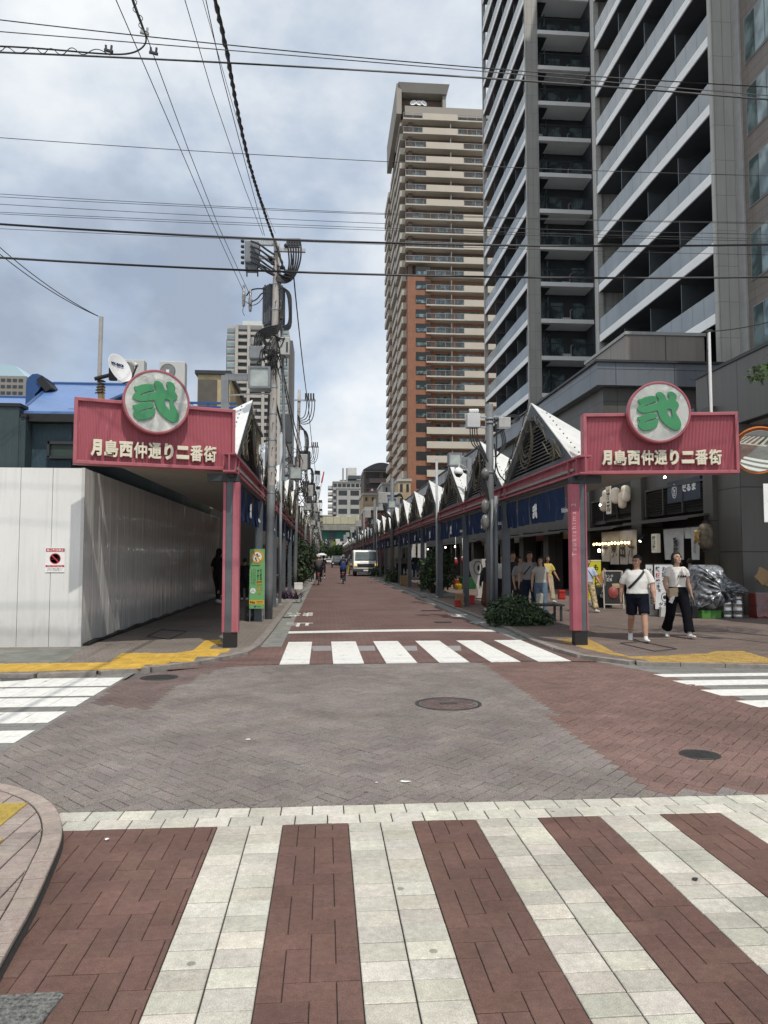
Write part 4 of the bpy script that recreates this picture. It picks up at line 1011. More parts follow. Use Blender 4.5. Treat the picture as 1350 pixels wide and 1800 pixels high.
# cloth noren with brush characters
def cloth_panels(name, X, ys, zt, zbs, m, label, chars, group, cat='curtain', seed=1):
    """ys: panel edges along Y (far to near)"""
    r_ = random.Random(seed); e = empty(name, (X, ys[0], zt), label, cat, group)
    b = MB()
    for i in range(len(ys) - 1):
        ya, yb = ys[i], ys[i + 1]; w = yb - ya; ph = r_.uniform(0, 6); b0 = len(b.v); nu, nv = 6, 8
        for j in range(nv + 1):
            t_ = j / nv; z = (zbs[i] - zt) * t_
            for u in range(nu + 1):
                f_ = u / nu; pin = .03 * max(0, t_ - .15)
                b.v.append((.02 * math.sin(6.3 * f_ + ph) * (.3 + t_), ya - ys[0] + w * f_ + (.5 - f_) * 2 * pin * (1 if w > 0 else -1), z))
        for j in range(nv):
            for u in range(nu): p_ = b0 + j * (nu + 1) + u; b.f.append((p_, p_ + 1, p_ + nu + 2, p_ + nu + 1)); b.c.append(None); b.m.append(0)
        if chars[i]:
            lettering('brush_writing', chars[i], frame((-.045, ya - ys[0] + w / 2, (zbs[i] - zt) * .55), (0, -1, 0), (-1, 0, 0)), INK, e, fit=(abs(w) * (.62 if abs(w) < 3 and len(chars) > 2 else .3), abs(zbs[i] - zt) * (.5 if len(chars) > 2 else .55)), size=.5, off=.014 if len(chars[i]) < 3 else .004)
    b.build('cloth', m, e, smooth=True)
    q = MB(); q.tube([(.0, .05 if ys[0] > ys[-1] else -.05, .01), (0, ys[-1] - ys[0], .01)], .018, 6); q.build('rod', DSTEEL, e)
    return e
LINEN = mat('undyed_linen', (.50, .46, .40), .85, var=.1, scale=5); LINENW = mat('white_linen', (.58, .58, .56), .85, var=.08, scale=5)
X_ = 10.5
cloth_panels('shop_curtain', X_, [yx(p, X_) for p in (1057, 1071.5, 1087.5, 1102, 1118)], 2.52, [atx(1065, 987, X_).z, atx(1080, 992, X_).z, atx(1095, 992, X_).z, atx(1110, 991, X_).z], LINEN, 'beige linen shop curtain with large black brush characters, behind the man', ['千', '氣', '出', '汁'], 'linen shop curtains', seed=2)
cloth_panels('shop_curtain', X_, [yx(p, X_) for p in (1165, 1176, 1201)], 2.44, [1.50, 1.50], LINENW, 'white linen shop curtain with small black writing, behind the woman', ['', '酢'], 'linen shop curtains', seed=3)
cloth_panels('shop_curtain', X_, [yx(p, X_) for p in (1200.5, 1213)], 2.44, [2.12], LINENW, 'short white linen valance between the two longer white curtains', [''], 'linen shop curtains', seed=4)
cloth_panels('shop_curtain', X_, [yx(p, X_) for p in (1214, 1229)], 2.44, [1.50], LINENW, 'narrow white linen curtain with a column of writing beside the round lantern', ['いか焼'], 'linen shop curtains', seed=5)
# string of bulbs
e = empty('bulb_string', (10.2, yx(1044, 10.2), 2.3), 'string of small warm light bulbs in front of the beige curtain', 'string lights')
P0, P1 = atx(1044, 957, 10.2), atx(1105, 953.5, 10.2); q = MB(); q.tube([P0 - e.location + (P1 - P0) * i / 8 + Vector((0, 0, .06)) for i in range(9)], .008, 5); q.build('wire', CABLE, e)
for i in range(12):
    p = P0 + (P1 - P0) * i / 11 - e.location + Vector((0, 0, .012 * math.sin(i * 2.2))); q = MB(); q.ell(p, (.045, .045, .05), 10, 8); q.build('bulb', emis('warm_bulb', (1, .72, .30), 4.5), e, smooth=True)
# paper lantern and vertical box lantern
p = atx(1240, 943, 10.2); e = empty('paper_lantern', p, 'round dark paper lantern hanging at the corner by the white curtains', 'lantern')
q = MB(); q.lathe([(.05, -.36)] + [(.185 * math.sqrt(max(0, 1 - (k / 7 - 1) ** 4)) + .012 * (k % 2), (k / 7 - 1) * .36) for k in range(1, 14)] + [(.05, .36)], 20); q.build('shade', mat('brown_paper', (.12, .095, .065), .7, var=.6, scale=7), e, smooth=True)
q = MB(); q.lathe([(.07, .36), (.07, .42)], 12); q.lathe([(.07, -.36), (.07, -.41)], 12); q.tube([(0, 0, .42), (0, 0, .62)], .012, 5); q.build('fitting', BLACK, e)
lettering('lettering', '海鮮', frame((-.185, .06, 0), (.3, -1, 0), (-1, -.3, 0)), mat('gold_letter', (.5, .33, .12), .6), e, fit=(.24, .34), size=.3, ext=.03, off=.01)
p = atx(1153, 955, 10.4); e = empty('box_lantern', p, 'small white vertical box lantern with black writing beside the white curtains', 'lantern')
q = MB(); q.box(-.07, .07, -.19, .19, -.30, .30); q.build('box', mat('lit_paper', (.62, .58, .46), .7, var=.06, emit=.15), e, bevel=.02)
lettering('lettering', '海鮮\n鉄板\n鍋焼', frame((-.073, 0, 0), (0, -1, 0), (-1, 0, 0)), INK, e, fit=(.22, .46), size=.1, off=.004)
# distant bulbs and lanterns under the arcade
for i, (px, py) in enumerate(((951, 1.0), (752, 0), (783, 0), (800, 0), (741, 0), (816, 0))):
    if i == 0: p = at(953, 968, 27.5); p.x = 10.4
    else: p = atx(px, 962, 9.8); p.z = 2.42
    e = empty('hanging_bulb', p, 'bare lit bulb under the awning behind the grey posts' if i else 'bare lit bulb behind the people beside the pink post', 'lamp', 'bare bulbs of the far shops' if i else None); q = MB(); q.ell((0, 0, 0), (.06, .06, .07), 10, 8); q.build('bulb', emis('lamp_glow', (1, .93, .8), 9), e, smooth=True); q = MB(); q.tube([(0, 0, .06), (0, 0, .25)], .01, 5); q.build('cord', CABLE, e)
# tan box on the podium roof, thin flag pole with base on the right sign
a, b = at(1101, 600, 30.5), at(1238, 600, 30.5); e = empty('roof_screen', ((a.x + b.x) / 2, 30.5, 9.3), 'tan panelled screen box on the roof of the dark shop building', 'roof structure')
w_ = b.x - a.x; zt = at(1170, 590, 30.5).z - 9.3
q = MB(); q.box(-w_ / 2, w_ / 2, 0, 5, 0.02, zt); q.build('panels', TANP, e); q = MB(); q.box(-w_ / 2 - .06, w_ / 2 + .06, -.06, 5.06, zt + .002, zt + .14); q.build('coping', LGREY, e)
p = at(1240, 715, 13.2); e = empty('sign_mast', (p.x, 13.0, 3.98), 'thin white mast with a cable standing behind the pink sign beside the tower', 'mast'); zt = at(1239, 583, 13.0).z - 3.98
q = MB(); q.tube([(0, 0, -.2), (0, 0, zt)], .028, 8); q.build('pole', WHITE, e); q = MB(); q.box(-.05, .16, -.05, .05, -.05, .22); q.build('base_block', mat('aged_wood_block', (.5, .42, .28), .8, var=.2), e); q = MB(); q.tube([(-.04, 0, zt - .05), (-.05, .02, zt * .5), (-.02, 0, .1)], .008, 5); q.tube([(-.05, 0, zt), (.06, 0, zt + .02)], .03, 6); q.build('cable', CABLE, e)

# ================================================================== GREY TOWER
PIER = panel_mat('tower_pier_panel', (.44, .435, .405), .42, 1.54, .7, seam=.55, ms=.012, var=.07)
SLABW = mat('balcony_slab_white', (.92, .92, .91), .55, var=.05, scale=.6)
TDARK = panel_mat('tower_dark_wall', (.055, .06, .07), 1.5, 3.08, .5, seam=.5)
m, t, bs = nodes('balcony_glass'); bs.inputs['Base Color'].default_value = (.42, .47, .49, 1); bs.inputs['Roughness'].default_value = .06; bs.inputs['Alpha'].default_value = .66; bs.inputs['Specular IOR Level'].default_value = .8
n = add(t, 'ShaderNodeTexNoise', i_Scale=.25, i_Detail=3.0); co = add(t, 'ShaderNodeTexCoord'); t.links.new(co.outputs['Object'], n.inputs['Vector']); t.links.new(ramp(t, n.outputs[0], .35, .65, (.34, .385, .41), (.50, .54, .56)), bs.inputs['Base Color'])
BGLASS = m
m, t, bs = nodes('pane_glass'); bs.inputs['Base Color'].default_value = (.10, .16, .17, 1); bs.inputs['Roughness'].default_value = .04; bs.inputs['Specular IOR Level'].default_value = .9; bs.inputs['Metallic'].default_value = .25
n = add(t, 'ShaderNodeTexNoise', i_Scale=1.1, i_Detail=2.0); co = add(t, 'ShaderNodeTexCoord'); t.links.new(co.outputs['Object'], n.inputs['Vector']); t.links.new(ramp(t, n.outputs[0], .42, .6, (.05, .085, .09), (.22, .30, .31)), bs.inputs['Base Color'])
PANE = m
FH, TT = 3.08, 72.0
XT = 16.5
tw = empty('apartment_tower', (XT, 29.3, 0), 'tall dark grey apartment tower with long white balcony slabs', 'building')
def tb(name, m, boxes, parent=tw, bevel=0):
    b = MB()
    for q in boxes: b.box(q[0] - XT, q[1] - XT, q[2] - 29.3, q[3] - 29.3, q[4], q[5], q[6] if len(q) > 6 else 0)
    return b.build(name, m, parent, bevel=bevel)
YN, YF, YN2, YF2 = 29.3, 43.4, 58.2, 75.0
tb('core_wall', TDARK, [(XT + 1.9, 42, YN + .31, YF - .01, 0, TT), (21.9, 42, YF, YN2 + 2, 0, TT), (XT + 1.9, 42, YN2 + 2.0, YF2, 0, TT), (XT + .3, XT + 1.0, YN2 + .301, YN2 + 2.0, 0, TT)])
tb('pier', PIER, [(XT - .06, XT + .93, YN, YN + .3, 0, TT)]); tb('pier', PIER, [(XT - .05, XT + .26, YF - .55, YF + .02, 0, TT)])
tb('pier', PIER, [(XT - .06, XT + 1.0, YN2, YN2 + .3, 0, TT)]); tb('pier', PIER, [(XT - .05, XT + .3, YF2 - .3, YF2, 0, TT)])
tb('end_wall', PIER, [(XT + .27, 21.9, YF - .3, YF + .02, 0, TT)])
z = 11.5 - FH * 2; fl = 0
ralu = mat('rail_aluminium', (.10, .11, .12), .4, metal=.4, var=.1)
while z < TT - 1:
    for (y0, y1) in ((YN + .305, YF - .56), (YN2 + .305, YF2 - .31)):
        s_ = tb('balcony_slab', SLABW, [(XT - .02, XT + 1.88, y0, y1, z, z + .44)]); s_['label'] = 'white balcony slab'
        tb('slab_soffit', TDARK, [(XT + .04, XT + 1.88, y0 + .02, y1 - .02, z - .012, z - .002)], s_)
        b = MB(); n_ = int((y1 - y0) / .98); w_ = (y1 - y0) / n_
        for i in range(n_): b.box(-.0, .02, y0 + i * w_ + .015 - 29.3, y0 + (i + 1) * w_ - .015 - 29.3, z + .45, z + 1.42)
        b.build('railing_pane', BGLASS, s_)
        b = MB(); m5 = 5 if y1 < 50 else 6
        for i in range(m5):                     # glazed doors at the back of the balcony
            ya = y0 + (y1 - y0) * (i + .2) / m5 - 29.3; b.box(1.84, 1.895, ya, ya + (y1 - y0) / m5 * .6, z + .46, z + 2.5)
        b.build('window_pane', PANE, s_)
        if (fl * 7 + int(y0)) % 3:
            b = MB(); ya = y0 + (y1 - y0) * ((fl * 37) % 10) / 12 + .5 - 29.3; b.box(1.2, 1.55, ya, ya + .8, z + .445, z + 1.1); b.build('cooling_unit', WHITE, s_)
        b = MB()
        for i in range(n_ + 1): b.box(.0, .035, y0 + i * w_ - .013 - 29.3, y0 + i * w_ + .013 - 29.3, z + .442, z + 1.44)
        for i in range(1, 4): yy = y0 + (y1 - y0) * i / 4 - 29.3; b.box(.15, 1.85, yy - .03, yy + .03, z + .445, z + 2.9)
        b.build('railing_lattice', ralu, s_)
    # recessed end balconies facing the camera
    x0, x1 = XT + 1.01, 21.9
    s_ = tb('balcony_slab', SLABW, [(x0, x1, YN2 - .1, YN2 + 1.9, z, z + .34)])
    b = MB()
    n_ = 28
    for i in range(n_ + 1): xx = x0 + .08 + (x1 - x0 - .1) * i / n_ - XT; b.box(xx - .012, xx + .012, YN2 - .06 - 29.3, YN2 - .03 - 29.3, z + .345, z + 1.35)
    b.box(x0 + .05 - XT, x1 - XT, YN2 - .07 - 29.3, YN2 - .02 - 29.3, z + 1.352, z + 1.42); b.build('railing_mesh', DSTEEL, s_)
    b = MB()
    for wx in (1.4, 3.3):
        b.box(x0 + wx - XT, x0 + wx + 1.1 - XT, YN2 + 1.93 - 29.3, YN2 + 1.99 - 29.3, z + .36, z + 2.4)
    w = b.build('window_pane', PANE, s_)
    b = MB(); b.box(x0 + 2.2 - XT, x0 + 2.9 - XT, YN2 + 1.3 - 29.3, YN2 + 1.6 - 29.3, z + .345, z + .95); b.build('cooling_unit', WHITE, s_)
    b = MB(); b.tube([(x0 + 3.05 - XT, YN2 + 1.8 - 29.3, z + .4), (x0 + 3.05 - XT, YN2 + 1.8 - 29.3, z + 1.7), (x0 + 3.2 - XT, YN2 + 1.75 - 29.3, z + 1.85)], .07, 6); b.build('drain_pipe', LGREY, s_)
    z += FH; fl += 1
# brown wing nearest the camera
BRW = panel_mat('brown_board_cladding', (.20, .175, .155), 4.0, .38, .6, seam=.6, ms=.014, var=.08)
XB = 17.46
tb('brown_wing', BRW, [(XB, 42, 17.5, YN - .002, 5, TT), (XB, XT + 1.899, YN - .001, YN + 2, 5, TT)])
tb('corner_strip', LGREY, [(XB - .08, XB - .002, YN - .5, YN - .003, 6, TT)])
z = 9.9
while z < TT - 3:
    w = tb('window', mat('window_frame_grey', (.22, .22, .21), .4, var=.1), [(XB - .03, XB - .004, 24.2, 28.5, z - .06, z + 1.96)])
    b = MB()
    for (ya, yb) in ((24.28, 25.6), (25.66, 27.0), (27.06, 27.7), (27.76, 28.42)): b.box(XB - .045 - XT, XB - .032 - XT, ya - 29.3, yb - 29.3, z, z + 1.9)
    b.build('pane', PANE, w); z += FH
# ================================================================== LEFT-HAND AND FAR BUILDINGS
def simple(name, loc, label, cat='building', group=None): return empty(name, loc, label, cat, group)
def prt(e, name, m, boxes, bevel=0, parent=None):
    L = e.location; b = MB()
    for q in boxes: b.box(q[0] - L.x, q[1] - L.x, q[2] - L.y, q[3] - L.y, q[4] - L.z, q[5] - L.z)
    return b.build(name, m, parent or e, bevel=bevel)
TEAL = panel_mat('teal_corrugated_metal', (.068, .125, .155), 1.8, 6.0, .5, seam=.6, ms=.012, var=.16, ribs=14)
TEALD = panel_mat('dark_teal_metal', (.040, .066, .074), 1.0, 2.3, .5, seam=.6, ms=.014, var=.12, ribs=9)
BLUER = panel_mat('blue_painted_roof', (.105, .205, .45), .45, 30, .42, seam=.85, ms=.006, var=.12, spec=.6)
BLUED = mat('blue_duct_paint', (.02, .075, .22), .4, var=.12)
BLUED_ = mat('shading_eave_metal', (.05, .10, .125), .5, var=.15)
te = simple('warehouse', (-4.5, 13.6, 0), 'teal corrugated building with bright blue roof behind the white hoarding')
yF = 13.55
zE = at(100, 730, yF).z; xl = at(48, 780, yF).x
prt(te, 'front_wall', TEAL, [(xl, -4.55, yF, yF + .1, 0, zE - .05)]); prt(te, 'side_wall', TEAL, [(-4.65, -4.55, yF + .101, 29.5, 0, 4.25)])
prt(te, 'shading_eave', BLUED_, [(-4.549, -3.25, 13.4, 29.5, 4.02, 4.10)]); prt(te, 'eave_gutter', BLACK, [(xl - .15, -4.4, yF - .25, yF - .02, zE - .16, zE - .02)])  # eave over the side wall is added to keep sun off the hoarding
b = MB(); L = te.location
r0 = at(36, 727, yF - .2) - L; r1 = at(130, 729, yF - .2) - L; r1.x = .15; r1.z = r0.z
q0 = at(93, 679, 17.5) - L; q1 = Vector((.15, q0.y, q0.z)); back = Vector((q0.x, 30 - L.y, q0.z)); q2 = Vector((.15, 30 - L.y, q0.z))
b.prism([r0, r1, q1, q0], (0, 0, .05)); b.prism([q0, q1, q2, back], (0, 0, .05)); b.prism([r0, q0, back, Vector((r0.x - .1, 30 - L.y, r0.z))], (0, 0, .05)); b.build('roof', BLUER, te)
b = MB(); b.tube([q0 + Vector((0, 0, .06)), q1 + Vector((0, 0, .06))], .05, 6); b.tube([r0 + Vector((0, 0, .04)), q0 + Vector((0, 0, .06))], .035, 6); b.build('ridge_trim', BLUED, te)
p = at(49, 740, yF - .12) - L; b = MB(); b.tube([p + Vector((-.08, 0, .08)), p + Vector((.0, 0, -.08)), Vector((p.x, p.y, .1))], .035, 8); b.build('downpipe', LGREY, te)
a, c = at(89, 781, yF - .05), at(135, 802, yF - .05); o = prt(te, 'shutter_window', mat('dark_green_shutter', (.028, .05, .04), .5, var=.2), [(a.x, c.x, yF - .05, yF - .003, c.z, a.z)]); o2 = prt(te, 'window_frame', DSTEEL, [(a.x - .04, c.x, yF - .1, yF - .052, a.z, a.z + .05), (a.x - .05, a.x - .002, yF - .1, yF - .052, c.z - .03, a.z + .05), (a.x - .04, c.x, yF - .1, yF - .052, c.z - .05, c.z - .002)], parent=o)
# darker neighbour
dk = simple('shed', (-8, 13.3, 0), 'dark teal metal shed at the frame edge behind the hoarding')
x1 = at(34, 720, 13.2).x; z1 = at(20, 715, 13.2).z; z2 = at(40, 733, 13.2).z; x2 = at(45, 733, 13.2).x
prt(dk, 'wall', TEALD, [(-12, x1, 13.2, 13.5, 0, z1), (x1 + .001, x2, 13.22, 13.5, 0, z2)]); prt(dk, 'coping', BLACK, [(-12, x1 + .03, 13.17, 13.52, z1 + .002, z1 + .06), (x1 + .031, x2 + .02, 13.19, 13.52, z2 + .002, z2 + .05)])
a = at(0, 704, 21); b = MB(); L = dk.location
e0, e1 = at(0, 727, 17) - L, at(60, 727, 17) - L; f1 = at(55, 703, 20.5) - L; f0 = Vector((-12 - L.x, f1.y, f1.z)); e0 = Vector((-12 - L.x, e1.y, e1.z))
b.prism([e0, e1, f1, f0], (0, 0, .05)); b.build('roof', BLUER, dk); b = MB(); b.tube([f0 + Vector((0, 0, .06)), f1 + Vector((0, 0, .06))], .05, 6); b.build('ridge_trim', BLUED, dk)
# blue hooded duct on the roof
p = at(66, 700, 16.2); du = simple('roof_duct', p, 'blue hooded ventilation duct with black outlet on the blue roof', 'duct'); sc_ = 16.2 / 1300
b = MB(); h_ = 38 * sc_
pts = [(-12, -20), (-12, 22), (-9, 31), (-2, 37), (6, 38), (14, 35), (21, 30), (8, 8), (3, 3), (3, -10), (-1, -20)]
b.prism([(x * sc_, -.25, y * sc_) for x, y in pts], (0, .5, 0)); b.build('hood', BLUED, du)
b = MB(); D = Matrix.Translation((18 * sc_, 0, 19 * sc_)) @ Matrix.Rotation(R(-38), 4, 'Y'); b.box(-.06, .09, -.3, .3, -.16, .17, M=D); b.build('outlet', BLACK, du)
b = MB(); b.tube([(10 * sc_, 0, 2 * sc_), (30 * sc_, .1, -6 * sc_), (64 * sc_, .1, -14 * sc_)], .03, 6); b.build('cable', CABLE, du)
# condensers on a blue frame
def condenser(px, py, Y, w, h, label, zb=None, grp='outdoor units on the blue roof frame'):
    p = at(px, py, Y); e = simple('air_conditioner', (p.x, Y, p.z - h), label, 'air conditioner', grp)
    b = MB(); b.box(-w / 2, w / 2, 0, .4, 0, h); b.build('casing', LGREY_W, e, bevel=.02)
    for k in range(2):
        zc = h * (.76 - .50 * k); D = frame((-w * .17, -.004, zc), (1, 0, 0), (0, -1, 0)); r_ = min(w * .30, h * .22)
        b = MB(); b.lathe([(r_, 0), (r_, .012), (r_ * .96, .014), (r_ * .95, .004), (0, .003)], 32, D); f = b.build('fan_guard', DGREY, e)
        b = MB()
        for i in range(9): rr_ = r_ * (.2 + .085 * i); b.tube([D @ Vector((rr_ * math.cos(a), rr_ * math.sin(a), .016)) for a in np.linspace(0, 2 * math.pi, 25)], .004, 3, cap=False)
        b.build('wire_mesh', LGREY_W, f)
        b = MB(); b.box(-w * .17 - .05, -w * .17 + .05, -.035, -.02, zc - .05, zc + .05); b.build('hub', WHITE, f)
    return e
LGREY_W = mat('ivory_casing', (.50, .50, .47), .5, var=.05)
c1 = condenser(231, 632, 25, .84, 1.42, 'ivory two-fan air conditioner unit directly behind the satellite dish')
c2 = condenser(303, 635, 25, .84, 1.42, 'ivory two-fan air conditioner unit above the disc of the pink sign')
zf = c1.location.z; fr = simple('roof_platform', (-6.2, 25, zf), 'blue steel lattice frame carrying the two air conditioner units', 'platform')
b = MB()
for yy in (-.1, .6):
    for zz in (-.03, -.55): b.box(-1.3, 3.2, yy - .04, yy + .04, zz - .04, zz + .03)
    for i in range(9): b.tube([(-1.3 + i * .55, yy, -.55), (-1.3 + i * .55 + .27, yy, -.05), (-1.3 + (i + 1) * .55, yy, -.55)], .025, 5)
for x in (-1.2, 1, 3): b.box(x - .05, x + .05, .2, .3, 5.5 - zf, -.56)
b.build('truss_lattice', BLUED, fr)
# satellite dish on its pole
p = at(176, 690, 12.9); dp = simple('antenna_pole', (p.x, 12.9, 3.6), 'weathered pole with wooden foot rising behind the pink sign near the dish', 'pole'); zt = at(176, 557, 12.9).z - 3.6; zm = at(176, 680, 12.9).z - 3.6
b = MB(); b.tube([(-.02, 0, zm - .1), (-.01, 0, zt)], .035, 10); b.build('mast', mat('weathered_pole', (.36, .34, .33), .8, var=.2, streak=.5), dp)
b = MB(); b.tube([(.02, 0, -.30), (.02, 0, zm + .02)], .055, 10); b.build('wooden_foot', mat('old_wood', (.30, .21, .11), .85, var=.3, streak=.4), dp)
b = MB()
for k in range(5): b.tube([(-.07 + .01 * k, -.05, zm - .12 + .05 * k), (.06, -.06, zm - .1 + .05 * k), (.07, .04, zm - .1 + .05 * k), (-.06, .05, zm - .1 + .05 * k)], .012, 5)
b.build('wire_wrapping', CABLE, dp)
p = at(211, 648, 12.75); ds = simple('satellite_dish', p, 'white satellite dish with blue lettering clamped to the weathered pole', 'satellite dish')
nd = Vector((.82, -.50, .36)).normalized(); D = frame((0, 0, 0), Vector((.52, .85, 0)), nd)
Rd = .245
b = MB(); b.lathe([(0, -.05), (Rd * .5, -.038), (Rd * .85, -.012), (Rd, .004), (Rd * 1.01, .01), (Rd * .98, .008), (Rd * .84, -.004), (Rd * .5, -.03), (0, -.042)], 40, D @ Matrix.Diagonal((1, 1.12, 1, 1))); b.build('reflector', mat('dish_white', (.72, .73, .74), .4, var=.04), ds, smooth=True)
b = MB(); P1, P2, P3 = D @ Vector((0, -Rd * 1.1, -.02)), D @ Vector((.02, -Rd * 1.25, .14)), D @ Vector((.0, -Rd * .55, .36)); b.tube([P1, P2, P3], .014, 6); b.build('arm', DSTEEL, ds)
b = MB(); b.tube([P3, P3 + (D.to_3x3() @ Vector((0, .10, -.06)))], [.035, .04], 10); b.build('receiver', LGREY_W, ds)
b = MB(); P4 = D @ Vector((0, 0, -.05)); b.tube([P4, P4 + Vector((-.12, .02, -.08)), Vector((-.44, .1, -.16))], .035, 8); b.cbox(P4 + Vector((-.08, 0, -.08)), .12, .1, .2); b.build('mount', BLACK, ds)
lettering('lettering', 'DX BSCS', D @ Matrix.Translation((-.02, .085, -.012)), mat('navy_ink', (.03, .05, .16), .5), ds, fit=(.27, .045), size=.1, ext=.006, off=.003)
# beige house at the end of the hoarding
bg = simple('house', (-5, 31, 0), 'old beige rendered house with brown shutter at the end of the hoarding')
Yb = 31.0; xa, xb = at(347, 690, Yb).x, at(401, 690, Yb).x; zt = at(370, 652, Yb).z; BEI = mat('stained_beige_render', (.46, .37, .21), .85, var=.18, scale=2.5, streak=.4, dirt=(.2, .16, .1), bump=.2)
prt(bg, 'wall', BEI, [(xa, xb, Yb, Yb + 16, 0, zt - .15)]); prt(bg, 'roof_edge', DSTEEL, [(xa - .1, xb + .12, Yb - .12, Yb + 16.1, zt - .148, zt)])
prt(bg, 'shop_opening', DKIN, [(xa, xb - .1, Yb - .03, Yb - .002, 0, 3.6), (xb + .002, xb + .03, Yb + .1, Yb + 15, 0, 3.4)]); c = at(382, 668, Yb); prt(bg, 'shutter', mat('brown_shutter', (.095, .085, .07), .6, var=.15), [(xa + .03, c.x, Yb - .05, Yb - .003, zt - 2.6, c.z)])
b = MB(); L = bg.location; b.prism([(xb + .02 - L.x, Yb + .1 - L.y, zt - .1), (xb + .02 - L.x, Yb + 8 - L.y, zt - .1 - 2.6), (xb + .02 - L.x, Yb + .1 - L.y, zt - 3.5)], (.05, 0, 0)); b.build('side_gable', BEI, bg)
# terrace of shop houses behind the left arcade, and behind the right one far down
HW = [panel_mat('house_wall_a', (.22, .21, .20), 1.8, 2.9, .7, seam=.8), panel_mat('house_wall_b', (.30, .26, .20), 2.2, 2.9, .7, seam=.8), panel_mat('house_wall_c', (.16, .17, .19), 1.2, 2.9, .6, seam=.75), panel_mat('house_wall_d', (.24, .16, .12), .5, .2, .7, seam=.8)]
def house(x0, x1, y0, y1, h, m, label, face, grp):
    e = simple('shop_house', (x0 if face < 0 else x1, y0, 0), label, 'building', grp)
    prt(e, 'wall', m, [(x0, x1, y0 + .02, y1 - .02, 0, h)]); xf = x1 if face > 0 else x0
    prt(e, 'shop_opening', DKIN, [sorted_x(xf, xf + face * .02) + (y0 + .5, y1 - .5, .05, 2.5)])
    n = max(1, int((y1 - y0) / 3.2))
    for fl in range(1, int(h / 2.9)):
        for i in range(n):
            yy = y0 + (i + .5) * (y1 - y0) / n; w = prt(e, 'window', MATS['window_frame_grey'], [sorted_x(xf, xf + face * .05) + (yy - .85, yy + .85, fl * 2.9 + .9, fl * 2.9 + 2.2)])
            prt(e, 'pane', PANE, [sorted_x(xf + face * .051, xf + face * .06) + (yy - .8, yy - .02, fl * 2.9 + .95, fl * 2.9 + 2.15), sorted_x(xf + face * .051, xf + face * .06) + (yy + .02, yy + .8, fl * 2.9 + .95, fl * 2.9 + 2.15)], parent=w)
    prt(e, 'parapet', STEEL, [(x0 - .05, x1 + .05, y0, y1, h + .002, h + .2)])
    return e
def sorted_x(a, b): return (min(a, b), max(a, b))
y = 47.2; i = 0
DESC = ['grey panelled', 'beige panelled', 'slate grey', 'brown tiled']
while y < 190:
    d = rnd.choice((8, 10, 12)); h = rnd.choice((6.0, 6.2, 8.8)) if i != 3 else 9.2
    house(-14, -4.35, y, y + d, h, HW[i % 4], DESC[i % 4] + ' shop house in the row behind the hoarding side arcade', 1, 'shop houses behind the hoarding side arcade'); y += d + .1; i += 1
# ---- brick apartment tower
BRICK = panel_mat('orange_brick_tile', (.30, .135, .08), .8, .4, .75, seam=.85, ms=.02, var=.12)
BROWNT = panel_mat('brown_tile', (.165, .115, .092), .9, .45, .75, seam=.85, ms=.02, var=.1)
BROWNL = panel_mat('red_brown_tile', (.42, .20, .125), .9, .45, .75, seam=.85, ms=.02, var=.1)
BEIGE = mat('beige_concrete', (.50, .455, .385), .8, var=.07, scale=.25)
BEIGES = mat('slab_concrete', (.50, .46, .40), .8, var=.08, scale=.3)
ROOFC = mat('roof_concrete', (.30, .28, .25), .8, var=.08, scale=.2)
YBK = 150.0
def bx(px): return at(px, 500, YBK).x
def bz(py): return at(760, py, YBK).z
bt = simple('apartment_tower', (bx(716), YBK, 0), 'brick apartment tower with beige balconies and a flat overhanging roof')
xe = 46
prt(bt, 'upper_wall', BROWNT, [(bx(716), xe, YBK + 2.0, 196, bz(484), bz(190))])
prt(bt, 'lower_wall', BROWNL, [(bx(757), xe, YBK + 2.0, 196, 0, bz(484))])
prt(bt, 'corner_wall', BRICK, [(bx(717), bx(757.2), YBK + .3, 196, 0, bz(484))])
prt(bt, 'roof_band', ROOFC, [(bx(712), xe, YBK - .2, 197, bz(205), bz(189))])
prt(bt, 'penthouse', BROWNT, [(bx(706), bx(780), YBK + 2, 175, bz(189), bz(168))]); b = MB(); L = bt.location
zt, zb_ = bz(152), bz(166)
b.prism([(bx(700) - L.x, -1.0, zt), (bx(791) - L.x, -1.0, zt), (bx(786) - L.x, -.3, zb_), (bx(707) - L.x, -.3, zb_)], (0, 26, 0)); b.box(bx(697) - L.x, bx(706) - L.x, -.5, 24, bz(205), zt - .01); b.box(bx(780) - L.x, bx(786) - L.x, .2, 24, bz(189), zb_ + 1); b.build('roof_canopy', ROOFC, bt)
for i, px in enumerate((728, 738.5, 747)):
    D = frame((bx(px) - L.x, .6, bz(179)), (1, .3, 0), (-.3 + .35 * i, -1, .35)); b = MB(); b.lathe([(0, -.2), (.5, -.12), (.72, .02), (.70, .03), (.5, -.08), (0, -.16)], 20, D); b.build('dish_antenna', WHITE, bt)
fhp = 25.05
RAIL = mat('rail_glass_clear', (.15, .15, .15), .15, var=.15); [n for n in RAIL.node_tree.nodes if n.type == 'BSDF_PRINCIPLED'][0].inputs['Alpha'].default_value = .2
